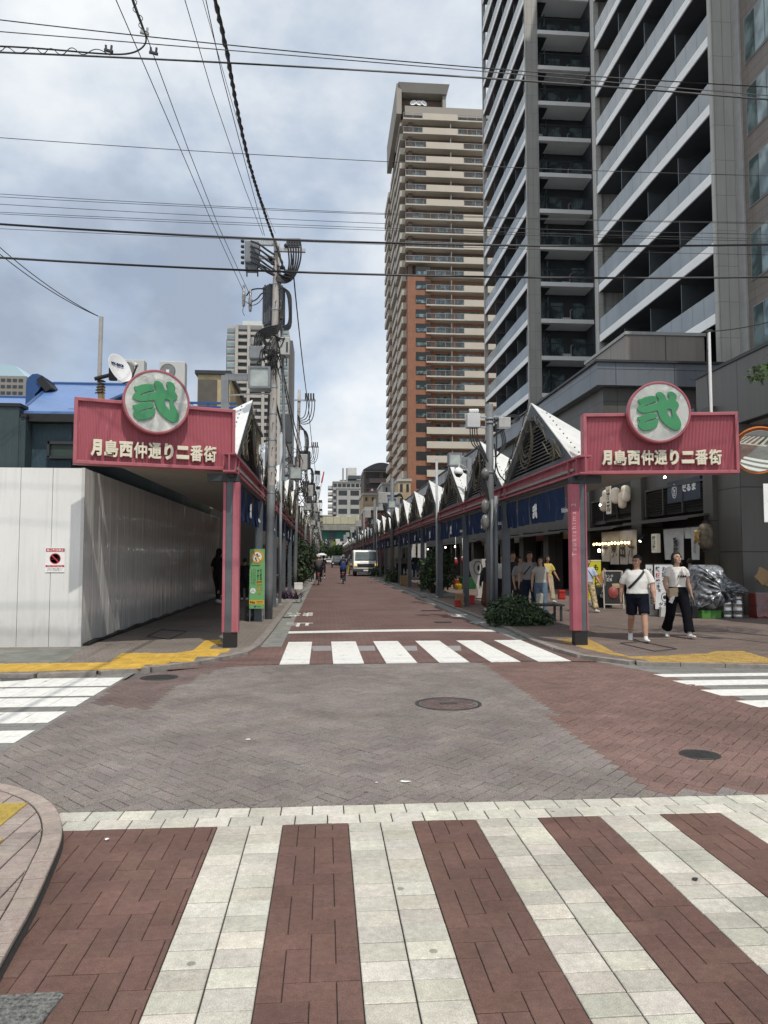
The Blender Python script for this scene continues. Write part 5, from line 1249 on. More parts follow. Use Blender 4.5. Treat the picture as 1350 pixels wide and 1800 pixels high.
for k in range(-15, 13):
    py = 486 - k * fhp if k >= 0 else 486 + (-k) * fhp
    z = bz(py + 1.5)                            # slab underside
    if z < 8: continue
    up = py < 470
    xl = bx(709 if py < 258 and py > 190 else 713) if up else bx(749)
    if py < 195: continue
    s_ = prt(bt, 'balcony_slab', BEIGES, [(xl, xe, YBK - .2, YBK + 2.02, z, z + .28)])
    zr, zt_ = z + .282, z + 1.42
    if py > 738:   solid = [(749, 852)]; rail = []
    elif py > 362: solid = [(815.5, 860)]; rail = [(749 if not up else 713, 815)]
    elif py > 258: solid = [(750, 816)]; rail = [(713, 749.5), (816.5, 856)]
    else:          solid = [(744, 806)]; rail = [(709, 743.5), (806.5, 856)]
    for a, c in solid: prt(bt, 'parapet', BEIGE, [(bx(a), bx(c) if c < 852 else xe, YBK - .24, YBK - .08, z + .02, zt_)], parent=s_)
    for a, c in rail:
        prt(bt, 'railing_pane', RAIL, [(bx(a) + .02, bx(c) - .02, YBK - .16, YBK - .12, zr + .1, zt_ - .1)], parent=s_)
        n = int((c - a) / 14); b = MB()
        for i in range(n + 1): xx = bx(a + (c - a) * i / n) - L.x; b.box(xx - .03, xx + .03, -.22, -.17, zr, zt_ - .06)
        b.box(bx(a) - L.x, bx(c) - L.x, -.23, -.10, zt_ - .058, zt_); b.build('railing_lattice', LGREY, s_)
    # windows on the wall behind
    b = MB(); dark = []
    wz0, wz1 = z + .35, z + 2.5
    spans = ([(721, 748), (768, 795), (805, 822), (834, 850)] if up else [(767, 796), (805, 838), (842, 850)])
    for a, c in spans: b.box(bx(a) - L.x, bx(c) - L.x, 1.93, 1.995, wz0, wz1)
    w = b.build('window_frame', MATS['window_frame_grey'], s_); b = MB()
    for a, c in spans:
        n = 3
        for i in range(n): b.box(bx(a + (c - a) * i / n) + .06 - L.x, bx(a + (c - a) * (i + 1) / n) - .06 - L.x, 1.90, 1.928, wz0 + .1, wz1 - .1)
    b.build('window_pane', PANE, s_)
    prt(bt, 'divider_edge', LGREY, [(bx(794) - .05, bx(794) + .05, YBK + .1, YBK + 1.9, z + .29, z + 2.65)], parent=s_)
    if not up:
        o = prt(bt, 'recess_window', BLACK, [(bx(731), bx(757), YBK + .22, YBK + .297, z + .55, z + 2.3)])
        if py < 738: prt(bt, 'pane', PANE, [(bx(731.5), bx(749), YBK + .17, YBK + .218, z + .6, z + 1.3)], parent=o)
    # balconies on the street side
    for (ya, yb, dx) in ((152.5, 163, 1.0), (168, 180, .6), (184, 196, .8)):
        o = prt(bt, 'side_balcony', BEIGES if py < 738 else BEIGE, [(bx(717) - dx - (.4 if up else 0), bx(717) - .002, ya, yb, z, z + .26), (bx(717) - dx - (.4 if up else 0), bx(717) - dx + .12 - (.4 if up else 0), ya, yb, z + .262, zt_), (bx(717) - dx + .13 - (.4 if up else 0), bx(717) - .002, ya, ya + .15, z + .262, zt_)])
prt(bt, 'inner_side_wall', BROWNT, [(bx(716) + .4, bx(716) + 1.2, 151, 196.2, 0, bz(200))])  # brown tiled wall strip along the street side
# ---- far buildings down the street
def block(name, px0, px1, pyt, Y, depth, label, m, floors, cols, wy=(.25, .8), pane=PANE, frame_m=None, group=None, wx=.7, base=0):
    x0, x1 = at(px0, 900, Y).x, at(px1, 900, Y).x; zt = at((px0 + px1) / 2, pyt, Y).z
    e = simple(name, (x0, Y, 0), label, 'building', group); prt(e, 'wall', m, [(x0, x1, Y, Y + depth, 0, zt)])
    fh = (zt - base) / floors; cw = (x1 - x0) / cols
    for f in range(floors):
        for c in range(cols):
            xa = x0 + cw * (c + .5 - wx / 2); o = prt(e, 'window', pane, [(xa, xa + cw * wx, Y - .08, Y - .005, base + f * fh + fh * wy[0], base + f * fh + fh * wy[1])])
    prt(e, 'roof_edge', LGREY, [(x0 - .2, x1 + .2, Y - .25, Y + depth, zt + .002, zt + .5)])
    return e, x0, x1, zt
DW = mat('far_window', (.04, .045, .05), .2, var=.3)
GW = panel_mat('far_grey_wall', (.40, .40, .385), 3, 3, .8, seam=.85); WW = panel_mat('far_white_wall', (.62, .62, .60), 3, 3, .8, seam=.9)
BRN = panel_mat('far_brown_wall', (.13, .115, .105), 2, 3, .8, seam=.85); BGE = panel_mat('far_beige_wall', (.48, .37, .24), 3, 3, .8, seam=.8, var=.2)
e, x0, x1, zt = block('apartment_block', 585, 640, 848, 330, 30, 'pale grey apartment block with roof antennas beyond the overpass', GW, 12, 7, base=2, pane=DW, wx=.8)
prt(e, 'upper_storey', GW, [(at(597, 900, 330).x, x1, 331, 355, zt + .5, at(600, 843, 330).z)]); prt(e, 'solar_panel', DGREY, [(at(612, 900, 330).x, x1, 329, 332, at(600, 842, 330).z, at(600, 836, 330).z)])
prt(e, 'roof_room', WW, [(at(611, 900, 330).x, at(627, 900, 330).x, 332, 345, at(600, 843, 330).z, at(600, 821, 330).z)])
b = MB(); L = e.location
for px in (603, 609.5): xx = at(px, 850, 330).x - L.x; b.tube([(xx, 0, zt), (xx, 0, at(600, 823, 330).z)], .45, 6)
b.build('antenna_pole_rim', LGREY, e)
for k in range(12): z = 2 + (zt - 2) * k / 12; prt(e, 'balcony', LGREY_W, [(x0 - 2.2, x0 - .01, 331, 340, z, z + 1.3)])
e, x0, x1, zt = block('office_building', 592, 634, 859, 300, 25, 'grey and white building with two window bays above the overpass', GW, 8, 2, base=0, pane=DW, wx=.72)
for k in range(5): z = zt * k / 8; prt(e, 'white_band', WW, [(x0 - .15, x1 + .15, 299.75, 299.99, z - .5, z + .6)])
for px in (594, 613.5, 632.5): xx = at(px, 900, 299.7).x; prt(e, 'white_pier', WW, [(xx - .9, xx + .9, 299.4, 299.74, 0, zt * 5 / 8)])
e, x0, x1, zt = block('apartment_block', 640, 700, 830, 212, 20, 'dark brown apartment block with curved roof beside the brick tower', BRN, 8, 2, wy=(.42, .95), pane=DW, wx=.78)
for k in range(8): z = zt * k / 8; prt(e, 'balcony', panel_mat('taupe_balcony', (.22, .195, .175), 4, 4, .8), [(x0 + 1.5, x1, 210.9, 211.9, z + .1, z + zt / 8 * .42)])
b = MB(); L = e.location; n = 14; prof = [(x0 - .3 + (x1 - x0 + .6) * i / n - L.x, -1.5, zt - L.z + .6 + 2.0 * math.sin(math.pi * i / n)) for i in range(n + 1)]
b.prism([(prof[0][0], -1.5, zt + .5)] + prof + [(prof[-1][0], -1.5, zt + .5)], (0, 20, 0)); b.build('curved_roof', STEEL, e)
e, x0, x1, zt = block('office_building', 638, 684, 870, 185, 20, 'stained beige building below the dark brown block', BGE, 7, 4, pane=DW, wx=.35, wy=(.4, .75))
prt(e, 'roof_fence', mat('rust_red', (.30, .09, .06), .7), [(x0, x1 + 4, 185, 185.1, zt + 1.6, zt + 1.75), (x0, x1 + 4, 185, 185.1, zt + .6, zt + .7)])
D = frame((at(654, 861, 184).x - e.location.x, -1, at(654, 861, 184).z), (1, 0, 0), (0, -1, .2)); b = MB(); b.lathe([(0, -.1), (.3, 0), (.29, .01), (0, -.08)], 16, D); b.build('dish_antenna', WHITE, e)
e, x0, x1, zt = block('office_building', 672, 701, 852, 170, 16, 'blank light grey building beside the foot of the brick tower', GW, 6, 2, pane=DW, wx=.2)
e, x0, x1, zt = block('office_building', 678, 700, 870, 140, 16, 'blue grey glass fronted building behind the white gables', panel_mat('bluegrey_glass', (.25, .29, .34), 1.6, 1.9, .3, seam=.6, ms=.05), 4, 2, pane=DW, wx=.2)
e, x0, x1, zt = block('shop_house', 643, 678, 897, 110, 12, 'red brick house with dark window behind the white gables', panel_mat('red_brick_wall', (.20, .06, .045), .4, .2, .8, seam=.8), 3, 2, pane=DW, wx=.4)
e, x0, x1, zt = block('office_building', 560, 587, 907, 400, 20, 'low grey building seen above the overpass beside the poles', GW, 5, 4, pane=DW)
e, x0, x1, zt = block('office_building', 700, 722, 846, 143, 8, 'small yellowish house at the foot of the brick tower', BGE, 6, 2, pane=DW, wx=.4)
# further shop houses behind the right arcade
y = 111; i = 0
while y < 200:
    d = rnd.choice((9, 11)); house(9.0, 20, y, y + d, rnd.choice((6.0, 8.8)), HW[(i + 1) % 4], DESC[(i + 1) % 4] + ' shop house in the row behind the tower side arcade', -1, 'shop houses behind the tower side arcade'); y += d + .1; i += 1
# elevated road across the end of the street
YO = 250.0; br = simple('elevated_road', (0, YO, 0), 'elevated road with green steel girder crossing the far end of the street', 'bridge')
z0, z1, z2, z3 = at(600, 947, YO).z, at(600, 932, YO).z, at(600, 921, YO).z, at(600, 916, YO).z; za = at(600, 908, YO).z
prt(br, 'girder', panel_mat('green_girder', (.035, .20, .155), 6, 9, .5), [(-70, 90, YO + 2, YO + 3, z0, z1)]); prt(br, 'deck', mat('deck_concrete', (.26, .26, .23), .9, var=.2, scale=.4), [(-70, 90, YO, YO + 14, z1 + .01, z2)])
prt(br, 'barrier', panel_mat('barrier_panel', (.48, .46, .33), 2.5, 9, .7, seam=.5, ms=.08), [(-70, 90, YO - .1, YO + .1, z2 + .01, za)])
for xx in (1.8, 30, -26): prt(br, 'pier', GW, [(xx - 1, xx + 1, YO + 3.1, YO + 6, 0, z1)])
b = MB(); c = at(583, 940, YO); b.lathe([(1.05, 0), (1.05, .3), (0, .3)], 20, frame((c.x, 1.6, c.z), (1, 0, 0), (0, -1, 0))); b.build('round_sign', DGREY, br)
# ---- left far towers
def far_tower(px0, px1, pyt, Y, label, floors):
    x0, x1 = at(px0, 800, Y).x, at(px1, 800, Y).x; zt = at(px0, pyt, Y).z; w = x1 - x0
    e = simple('apartment_tower', (x0, Y, 0), label); return e, x0, x1, zt, w
TG = panel_mat('tower_taupe', (.27, .255, .24), 4, 3, .8, seam=.85); TGD = mat('tower_dark_strip', (.12, .12, .13), .8); TGL = mat('tower_light_band', (.42, .40, .37), .8, var=.06, scale=.2)
FGL = mat('far_tower_glass', (.22, .29, .31), .15, var=.35, scale=.15, spec=.8)
e, x0, x1, zt, w = far_tower(392, 512, 572, 310, 'taupe high-rise with glazed corner bays rising behind the utility poles', 0)
u = lambda px: at(px, 800, 310).x
prt(e, 'core_wall', TG, [(u(413), u(490), 312, 335, 0, zt + 1)]); prt(e, 'dark_edge', TGD, [(u(392), u(396), 316, 335, 0, zt - 4), (u(505), u(512), 316, 335, 0, zt - 4)])
prt(e, 'bay_wall', TGL, [(u(396), u(413), 310.5, 335, 0, zt)]); prt(e, 'bay_wall', TGL, [(u(490), u(505), 310.5, 335, 0, zt)])
for px in (413.5, 435, 461, 489): prt(e, 'pilaster', TGL, [(u(px) - .6, u(px) + .6, 309.6, 311.99, 0, zt + .5)])
fh = 2.98; k = 0; z = zt - 3.4
while z > 14 and k < 30:
    for a, c in ((396.5, 412.5), (490.5, 504.5)):
        o = prt(e, 'window', FGL, [(u(a), u(c), 310.2, 310.49, z + .5, z + 2.3)])
    for a, c in ((415.5, 433), (437, 459), (463, 487)):
        o = prt(e, 'balcony', TGL, [(u(a), u(c), 310.2, 311.98, z - .2, z + 1.0)]); prt(e, 'opening_edge', DW, [(u(a), u(c), 311.7, 311.97, z + 1.02, z + 2.5)], parent=o)
    z -= fh; k += 1
prt(e, 'roof_screen', mat('pale_glass_screen', (.55, .60, .58), .3, var=.05), [(u(422), u(470), 313, 330, zt + 1, at(430, 560, 310).z)])
b = MB(); b.tube([(u(455) - x0, 5, zt), (u(455) - x0, 5, zt + 8)], .12, 5); b.build('lightning_rod', GALV, e)
e, x0, x1, zt, w = far_tower(-20, 54, 660, 340, 'distant taupe high-rise with blue glazed top beyond the shed roofs', 0)
u2 = lambda px: at(px, 800, 340).x
prt(e, 'wall', TG, [(u2(-20), u2(42), 340, 360, 0, zt)]); prt(e, 'glazed_side', mat('pale_blue_glazing', (.40, .55, .62), .3, var=.1), [(u2(42.1), u2(52), 343, 360, 0, at(48, 664, 340).z)])
b = MB(); b.prism([(u2(-20) - x0, 3, zt), (u2(38) - x0, 3, zt), (u2(18) - x0, 3, at(10, 640, 340).z), (u2(-20) - x0, 3, at(0, 636, 340).z)], (0, 15, 0)); b.build('glazed_top', MATS['pale_blue_glazing'], e)
for k in range(16):
    z = zt - 3.2 - k * 2.9
    for j in range(5): o = prt(e, 'window', DW, [(u2(-16 + j * 10.5 + 3), u2(-16 + j * 10.5 + 10.5), 339.8, 339.99, z + .6, z + 1.9)])
# construction crane far away
p = at(563, 905, 520); cr_ = simple('crane', (p.x, 520, 0), 'slender red and white construction crane far down the street', 'crane'); L = cr_.location; a, c = at(559, 878, 520) - L, at(569.5, 829, 520) - L
b = MB(); b.tube([(a.x, 0, 0), (a.x, 0, a.z)], .9, 4); b.build('mast', WHITE, cr_); mid = a + (c - a) * .6; b = MB(); b.tube([a, mid], [.7, .5], 4); b.build('jib', WHITE, cr_); b = MB(); b.tube([mid, c], [.6, .4], 4); b.build('jib_tip', RED, cr_)
# ================================================================== POLES, CABLES, LAMPS
def cat_pts(a, b, sag, n=14):
    a, b = Vector(a), Vector(b); return [a + (b - a) * (i / n) - Vector((0, 0, sag * 4 * (i / n) * (1 - i / n))) for i in range(n + 1)]
def loopc(b, pts, r, n=6, mi=0):               # smooth cable through points
    P = smooth2([Vector(p) for p in pts], 2); b.tube(P, r, n)
Yp = 18.6
def A1(px, py, dy=0.0): return at(px, py, Yp + dy)
base = gp(471, 1088, ZP); top = A1(487, 428)
def pole_shaft(e, top, h_coat, r0, r1):
    b = MB(); b.tube([top * (i / 10) for i in range(11)], [r0 + (r1 - r0) * i / 10 for i in range(11)], 16); b.build('shaft', CONC, e, smooth=True)
    k = h_coat / top.z; b = MB(); b.tube([top * (k * i / 4) for i in range(5)], [(r0 + (r1 - r0) * k * i / 4) * 1.06 for i in range(5)], 16); b.build('sleeve', POLEG, e, smooth=True)
    b = MB()
    for i in range(9):                          # climbing pegs
        p = top * ((h_coat + .3 + i * .62) / top.z)
        if p.z < top.z - .2: b.tube([p + Vector((0, -.05, 0)), p + Vector(((-1) ** i * .0 + .03, -r0 - .10, .01))], .012, 5)
    b.build('climbing_peg_stud', DSTEEL, e)
    b = MB()
    for i in range(9):
        p = top * (.33 + .07 * i); b.tube([p + Vector((0, 0, -.025)), p + Vector((0, 0, .025))], (r0 + (r1 - r0) * (.33 + .07 * i)) * 1.12, 16)
    b.build('band_edge', GALV, e)
up_ = empty('utility_pole', base, 'concrete utility pole crowded with transformers, boxes and cable loops beside the green sign', 'utility pole', 'utility poles')
T = top - base
pole_shaft(up_, T, 3.32, .105, .08)
def q(px, py, dy=0): return A1(px, py, dy) - base
def boxpx(name, m, px0, py0, px1, py1, dy, dep, bevel=.02, e=up_):
    a, c = q(px0, py0, dy), q(px1, py1, dy); b = MB(); b.box(a.x, c.x, a.y, a.y + dep, c.z, a.z); return b.build(name, m, e, bevel=bevel)
b = MB(); cx = q(470, 535, .35); 
b = MB(); b.lathe([(.24, 0), (.27, .04), (.27, .98), (.24, 1.06), (.2, 1.1), (0, 1.1)], 20, Matrix.Translation((q(481, 575, .42).x, .42, q(481, 576, .42).z))); tr = b.build('transformer', DGREY, up_)
b = MB()
for i in range(10): a_ = math.pi * 2 * i / 10; x_, y_ = q(481, 575, .42).x + .27 * math.cos(a_), .42 + .27 * math.sin(a_); b.box(x_ - .02, x_ + .02, y_ - .02, y_ + .02, q(481, 570, .42).z, q(481, 505, .42).z)
b.build('cooling_rib', DGREY, tr)
sw = boxpx('switch_box', MGREY, 430, 421, 455, 462, -.1, .4, .04)
b = MB(); a, c = q(431, 462), q(452, 474); b.box(a.x, c.x, -.02, .22, c.z, a.z - .002); b.build('switch_base', MGREY, sw)
for px in (434, 453): b = MB(); b.tube([q(px, 470), q(px, 486)], .02, 6); b.build('drop_rod', DSTEEL, sw)
b = MB()
for i in range(5): p = q(429, 424 + i * 9.5); b.tube([p, p + Vector((-.05, 0, 0)), p + Vector((-.08, 0, 0))], [.05, .045, .03], 8)
b.build('insulator_rib', DSTEEL, sw)
b = MB(); a = q(455, 427); b.box(a.x, q(481, 427).x, -.05, .05, a.z - .05, a.z + .05); a = q(455, 452); b.box(a.x, q(481, 427).x, -.04, .04, a.z - .035, a.z + .035); b.build('bracket', GALV, sw)
b = MB()
for i in range(5):
    y0 = 424 + i * 9; loopc(b, [q(441, y0, -.15), q(456, y0 + 5, -.25), q(470, y0 + 16, -.2), q(483, y0 + 24, -.18)], .026)
for i in range(3): loopc(b, [q(455 + i, 463 + 4 * i, -.1), q(468, 470 + 4 * i, -.2), q(480, 478 + 3 * i, -.16)], .02)
b.build('feeder_cable_rope', CABLE, up_)
# crossarm with terminations on the street side
b = MB(); a, c = q(483, 441), q(537, 443); b.box(a.x, c.x, -.14, -.04, c.z - .04, a.z + .04); b.build('crossarm', GALV, up_)
for i in range(5):
    p = q(506 + 4.6 * i, 437, -.1); b = MB(); b.lathe([(.03, 0), (.045, .03), (.03, .06), (.045, .1), (.03, .13), (.045, .17), (.03, .2), (.04, .25), (.0, .27)], 10, Matrix.Translation(p)); b.build('insulator', DSTEEL, up_, smooth=True)
b = MB()
for i in range(6):
    p = q(505 + 4.4 * i, 420, -.1); w = 2 + i * 2.4
    loopc(b, [p, q(507 + 4.6 * i, 440, -.12), q(509 + 3.6 * i, 465, -.12), q(505 + 2.2 * i, 480 + i * 2, -.1), q(496 + i, 486 + 2.5 * i, -.1), q(487, 484 + 2 * i, -.1)], .023)
for i in range(3): loopc(b, [q(487, 466 + 7 * i, -.1), q(500, 474 + 6 * i, -.15), q(512, 478 + 5 * i, -.2), q(503, 484 + 4 * i, -.1), q(490, 488 + 3 * i, -.1)], .018)
for i in range(4): loopc(b, [q(491, 500 + i * 2, -.1), q(505 + 2 * i, 512, -.1), q(509 + i, 545, -.1), q(508 + i * 1.2, 570 + 3 * i, -.1), q(498, 574 + 2 * i, -.1)], .022)
for i in range(6): loopc(b, [q(499 - i, 530 + i * 3, .0), q(500 - i * 1.5, 558, -.1), q(490, 573 + i * 3, -.25), q(470, 574 + i * 3, -.25), q(449 + i * 3, 585 + i * 2, -.2), q(447 + i * 4.6, 606, -.2)], .022)
b.build('cable_loop_rope', CABLE, up_)
b = MB(); 
for px, py in ((503, 432), (496, 470), (476, 455), (479, 462), (495, 560), (489, 596), (468, 618), (475, 625)): p = q(px, py, -.12); b.ell(p, (.06, .07, .06), 8, 6)
b.build('clamp_knob_stud', DSTEEL, up_)
# big knobbly trunk cable from the pole top overhead of the viewer
# terminal boxes
o = boxpx('terminal_box', MGREY, 437.5, 607, 461, 630, -.2, .3); 
b = MB()
for i in range(6): p = q(441 + i * 3.6, 606, -.05); b.tube([p, p + Vector((0, 0, .12)), p + Vector((0, 0, .2))], [.03, .035, .02], 8); p = q(441 + i * 3.6, 630.5, -.05); b.tube([p, p - Vector((0, 0, .12))], .022, 6)
b.build('gland_stud', LGREY, o)
o = boxpx('terminal_box', LGREY, 493, 592, 509, 624, -.25, .35)
b = MB(); a, c = q(503, 601, -.256), q(506, 619, -.256); b.box(a.x, c.x, a.y, a.y + .004, c.z, a.z); b.build('stain', DSTEEL, o)
o = boxpx('meter_box', MGREY, 463, 608, 473, 615, -.15, .18)
b = MB(); rj = random.Random(5)
for i in range(26):                             # service drops and jumpers round the pole
    p0 = q(474 + rj.uniform(-8, 14), rj.uniform(588, 625), -.16); p1 = p0 + Vector((rj.uniform(-.3, .3), rj.uniform(-.1, .1), rj.uniform(-.5, .1))); mid = (p0 + p1) / 2 + Vector((rj.uniform(-.1, .14), -.08, -.1)); loopc(b, [p0, mid, p1, p1 + Vector((rj.uniform(-.1, .1), 0, -.25))], rj.uniform(.008, .018), 5)
for i in range(3): loopc(b, [q(470 + i * 2, 628, -.15), q(472 + i * 1.5, 655, -.14), q(472 + i, 700, -.14), q(468 + i * 2, 760, -.1), q(466 + i * 1.6, 830, -.1)], .010, 5)
b.build('service_cable_rope', CABLE, up_)
b = MB(); b.tube([q(491, 470, .12), q(497, 640, .12), q(500, 800, .12), q(497, 845, .12)], .035, 8); b.build('riser_pipe', MGREY, up_)
for i, (px, py) in enumerate(((428.5, 515), (440, 524))):
    b = MB(); p = q(px, py); b.lathe([(.015, .22), (.03, .18), (.035, 0), (.048, -.01), (.048, -.13), (.042, -.14), (.045, -.28), (.035, -.30), (.04, -.33), (.015, -.36)], 12, Matrix.Translation(p)); b.build('fuse_insulator', mat('fuse_porcelain', (.25, .245, .24), .3, var=.8, scale=14), up_, smooth=True)
b = MB(); loopc(b, [q(433, 520), q(440, 510), q(452, 507), q(466, 508)], .018); loopc(b, [q(443, 530), q(452, 526), q(460, 515), q(468, 514)], .018); loopc(b, [q(432, 530), q(442, 538), q(455, 533), q(464, 520)], .01); loopc(b, [q(429, 534), q(426, 548), q(430, 555)], .008); b.build('jumper_rope', CABLE, up_)
# ---- further poles: one prototype, copied down the street
pz = 10.0
pr_ = empty('utility_pole', (-1.52, 37.2, ZP), 'second concrete utility pole from the green sign, beyond the purple plant', 'utility pole', 'utility poles')
pole_shaft(pr_, Vector((.16, 0, pz)), 3.75, .10, .075)
b = MB(); b.box(-.1, 1.0, -.12, -.03, 9.42, 9.5); b.build('crossarm', GALV, pr_); b = MB()
for i in range(4): b.box(.45 + i * .13, .53 + i * .13, -.2, .05, 9.5, 9.8)
b.build('termination_rib', DSTEEL, pr_)
b = MB()
for i in range(4): loopc(b, [(.49 + i * .13, -.1, 9.75), (.55 + i * .14, -.1, 9.2), (.45 + i * .12, -.1, 8.6 - .1 * i), (.2, -.1, 8.5 - .1 * i), (.1, -.1, 8.7)], .025)
for i in range(4): loopc(b, [(.15, -.1, 8.3 - i * .1), (.45 + i * .05, -.1, 7.9), (.5 + .06 * i, -.1, 6.9), (.2, -.1, 6.3 - .1 * i)], .025)
for i in range(5): loopc(b, [(-.1, -.12, 6.6 - i * .1), (-.5 - i * .08, -.15, 6.5), (-.75, -.15, 6.0 - i * .12), (-.3, -.15, 5.6)], .022)
rj = random.Random(9)
for i in range(30):
    p0 = Vector((rj.uniform(-.4, .6), -.16, rj.uniform(4.6, 7.2))); loopc(b, [p0, p0 + Vector((rj.uniform(-.3, .4), -.1, -.2)), p0 + Vector((rj.uniform(-.4, .4), 0, -rj.uniform(.3, 1.0)))], rj.uniform(.012, .022), 4)
b.build('cable_loop_rope', CABLE, pr_)
b = MB(); b.box(-.75, -.2, -.25, .2, 7.25, 8.75); b.build('transformer', DGREY, pr_, bevel=.05)
b = MB(); b.box(-1.0, -.55, -.2, .1, 5.0, 5.55); b.build('terminal_box', LGREY, pr_, bevel=.02); b = MB(); b.box(.25, .6, -.25, .1, 5.9, 6.7); b.build('relay_box', LGREY, pr_, bevel=.02)
b = MB(); b.lathe([(.28, 0), (.3, .05), (.3, .85), (.26, .92), (0, .95)], 14, Matrix.Translation((.45, .3, 6.0))); b.build('capacitor', DGREY, pr_)
PL = ['third concrete utility pole from the green sign', 'fourth concrete utility pole from the green sign'] + ['far concrete utility pole among those crowding toward the elevated road'] * 6
for i, (Y, x) in enumerate(((53, -1.5), (70, -1.45), (86, -1.5), (106, -1.45), (125, -1.5), (146, -1.45), (168, -1.5), (192, -1.45))):
    c = copy_tree(pr_); c.location = (x, Y, ZP); c.rotation_euler.z = (.0, .5, -.4, .2, .3, -.2, .1, 0)[i]; tag(c, PL[i], 'utility pole', 'utility poles' if i < 2 else 'far utility poles')
# ---- steel pole on the tower side
Yr = 17.6; rb = Vector((at(862, 1060, Yr).x, Yr, ZP)); rt_ = at(860.5, 711, Yr) - rb
sp_ = empty('utility_pole', rb, 'grey steel pole with meter boxes rising beside the leafy bush', 'utility pole', 'utility poles')
q = lambda px, py, dy=0: at(px, py, Yr + dy) - rb
b = MB(); b.tube([Vector((0, 0, -.05)), rt_ * .5, rt_], [.098, .095, .09], 16); b.build('shaft', POLEG, sp_, smooth=True)
b = MB(); b.tube([q(871, 1070, -.02), q(872, 872, -.02)], .055, 10); b.tube([q(864, 1070, -.16), q(865, 878, -.16)], .035, 8); b.build('conduit_pipe_rib', MGREY, sp_, smooth=True)
def bx2(name, m, a, c, dy, dep, e=sp_):
    a, c = q(*a, dy), q(*c, dy); b = MB(); b.box(a.x, c.x, a.y, a.y + dep, c.z, a.z); return b.build(name, m, e, bevel=.012)
o = bx2('meter_box', mat('pale_box', (.50, .51, .51), .5, var=.08), (821.5, 726), (844.5, 751), -.2, .25)
b = MB()
for i in range(4): p = q(827 + 4 * i, 724.5, -.08); b.lathe([(.025, -.01), (.04, .03), (.04, .06), (.025, .075), (0, .08)], 10, Matrix.Translation(p))
b.build('cap_stud', WHITE, o)
b = MB()
for i in range(4): loopc(b, [q(826 + i * 4, 751, -.1), q(827 + i * 4, 770, -.1), q(831 + i * 5, 785, -.1), q(852, 795 + i * 3, -.1), q(858, 812, -.12)], .014)
for i in range(3): loopc(b, [q(879 + i * 3, 757, -.05), q(884 + i * 3, 775, -.1), q(882 + i * 2, 790, -.1), q(871, 805, -.1)], .016)
for i in range(4): loopc(b, [q(868, 738 + i * 2, -.1), q(890, 732, -.12), q(905 + 3 * i, 728 + 2 * i, -.12), q(914, 732 + i * 2, -.1), q(905, 742 + i, -.1), q(886, 738, -.1)], .010)
for i in range(7): loopc(b, [q(852 - i, 800 + i * 12, -.1), q(848 - i * 1.2, 830 + i * 5, -.12), q(856, 856 + 3 * i, -.14), q(860, 880, -.14)], .014)
loopc(b, [q(869, 780, -.1), q(873, 830, -.1), q(890, 848, -.1)], .018); loopc(b, [q(869, 735, -.1), q(874, 770, -.1), q(870, 830, -.12)], .018)
b.build('cable_loop_rope', CABLE, sp_)
bx2('relay_box', LGREY, (877, 733), (898, 751), -.15, .25)
b = MB(); b.tube([q(845, 733), q(880, 733)], .03, 6); b.tube([q(845, 751), q(863, 752)], .025, 6); b.build('bracket_edge', GALV, sp_)
b = MB()
for py in (736, 743, 830): b.tube([q(861, py - 1.2), q(861, py + 1.2)], .115, 14)
b.build('band_edge', GALV, sp_)
for i, (py, r_) in enumerate(((833, .11), (890, .13), (918, .15))): b = MB(); b.ell(q(853, py, -.1), (.10, .12, r_ * 1.3), 12, 8); b.build('meter_dome', mat('smoky_meter', (.16, .16, .15), .25, var=.3), sp_, smooth=True)
for i, Y in enumerate((47.0, 64, 82, 101, 122)):
    c = empty('utility_pole', (4.25, Y, ZP), ['grey steel pole with cable arms behind the truck', 'second grey steel pole behind the truck'][i] if i < 2 else 'far grey steel pole standing along the gabled arcade', 'utility pole', 'utility poles' if i < 2 else 'far steel poles')
    b = MB(); b.tube([(0, 0, -.05), (0, 0, 6.6)], [.13, .11], 12); b.build('shaft', POLEG, c, smooth=True)
    b = MB(); b.box(-.9, -.35, -.2, .15, 5.0, 5.7); b.build('meter_box', LGREY, c, bevel=.02); b = MB()
    for k in range(6): loopc(b, [(-.6 + .08 * k, 0, 5.0), (-.55, -.1, 4.5 - .1 * k), (-.1, -.12, 4.2), (0, -.14, 3.4)], .03); loopc(b, [(.1, -.1, 5.4), (.6, -.1, 5.5 + .05 * k), (.8, -.1, 5.0 - .1 * k), (.3, -.1, 4.3), (0, -.14, 3.5)], .03)
    b.build('cable_loop_rope', CABLE, c)
# ---- slender banner poles
def thin(X, Y, h, label): 
    e = empty('banner_pole', (X, Y, ZP), label, 'pole', 'slender grey banner poles'); b = MB(); b.tube([(0, 0, -.02), (0, 0, h)], .05, 10); b.build('shaft', mat('light_grey_pole', (.36, .38, .40), .45, var=.1), e, smooth=True); b = MB(); b.lathe([(.09, 0), (.09, .03), (.055, .05)], 12); b.lathe([(.055, h), (.05, h + .03), (0, h + .04)], 12); b.build('flange_rim', GALV, e)
c = gp(490, 1038, ZP); thin(-1.45, at(490, 900, 24.2).y - .2, at(489, 764, 24).z, 'slender pale grey pole between the two nearest utility poles')
thin(atx(768, 900, 4.28).x, atx(768, 900, 4.28).y, atx(768, 811, 4.28).z, 'slender pale grey pole rising behind the tall shrub')
thin(4.28, atx(662, 900, 4.28).y, atx(662, 897, 4.28).z, 'slender pale grey pole directly behind the truck')
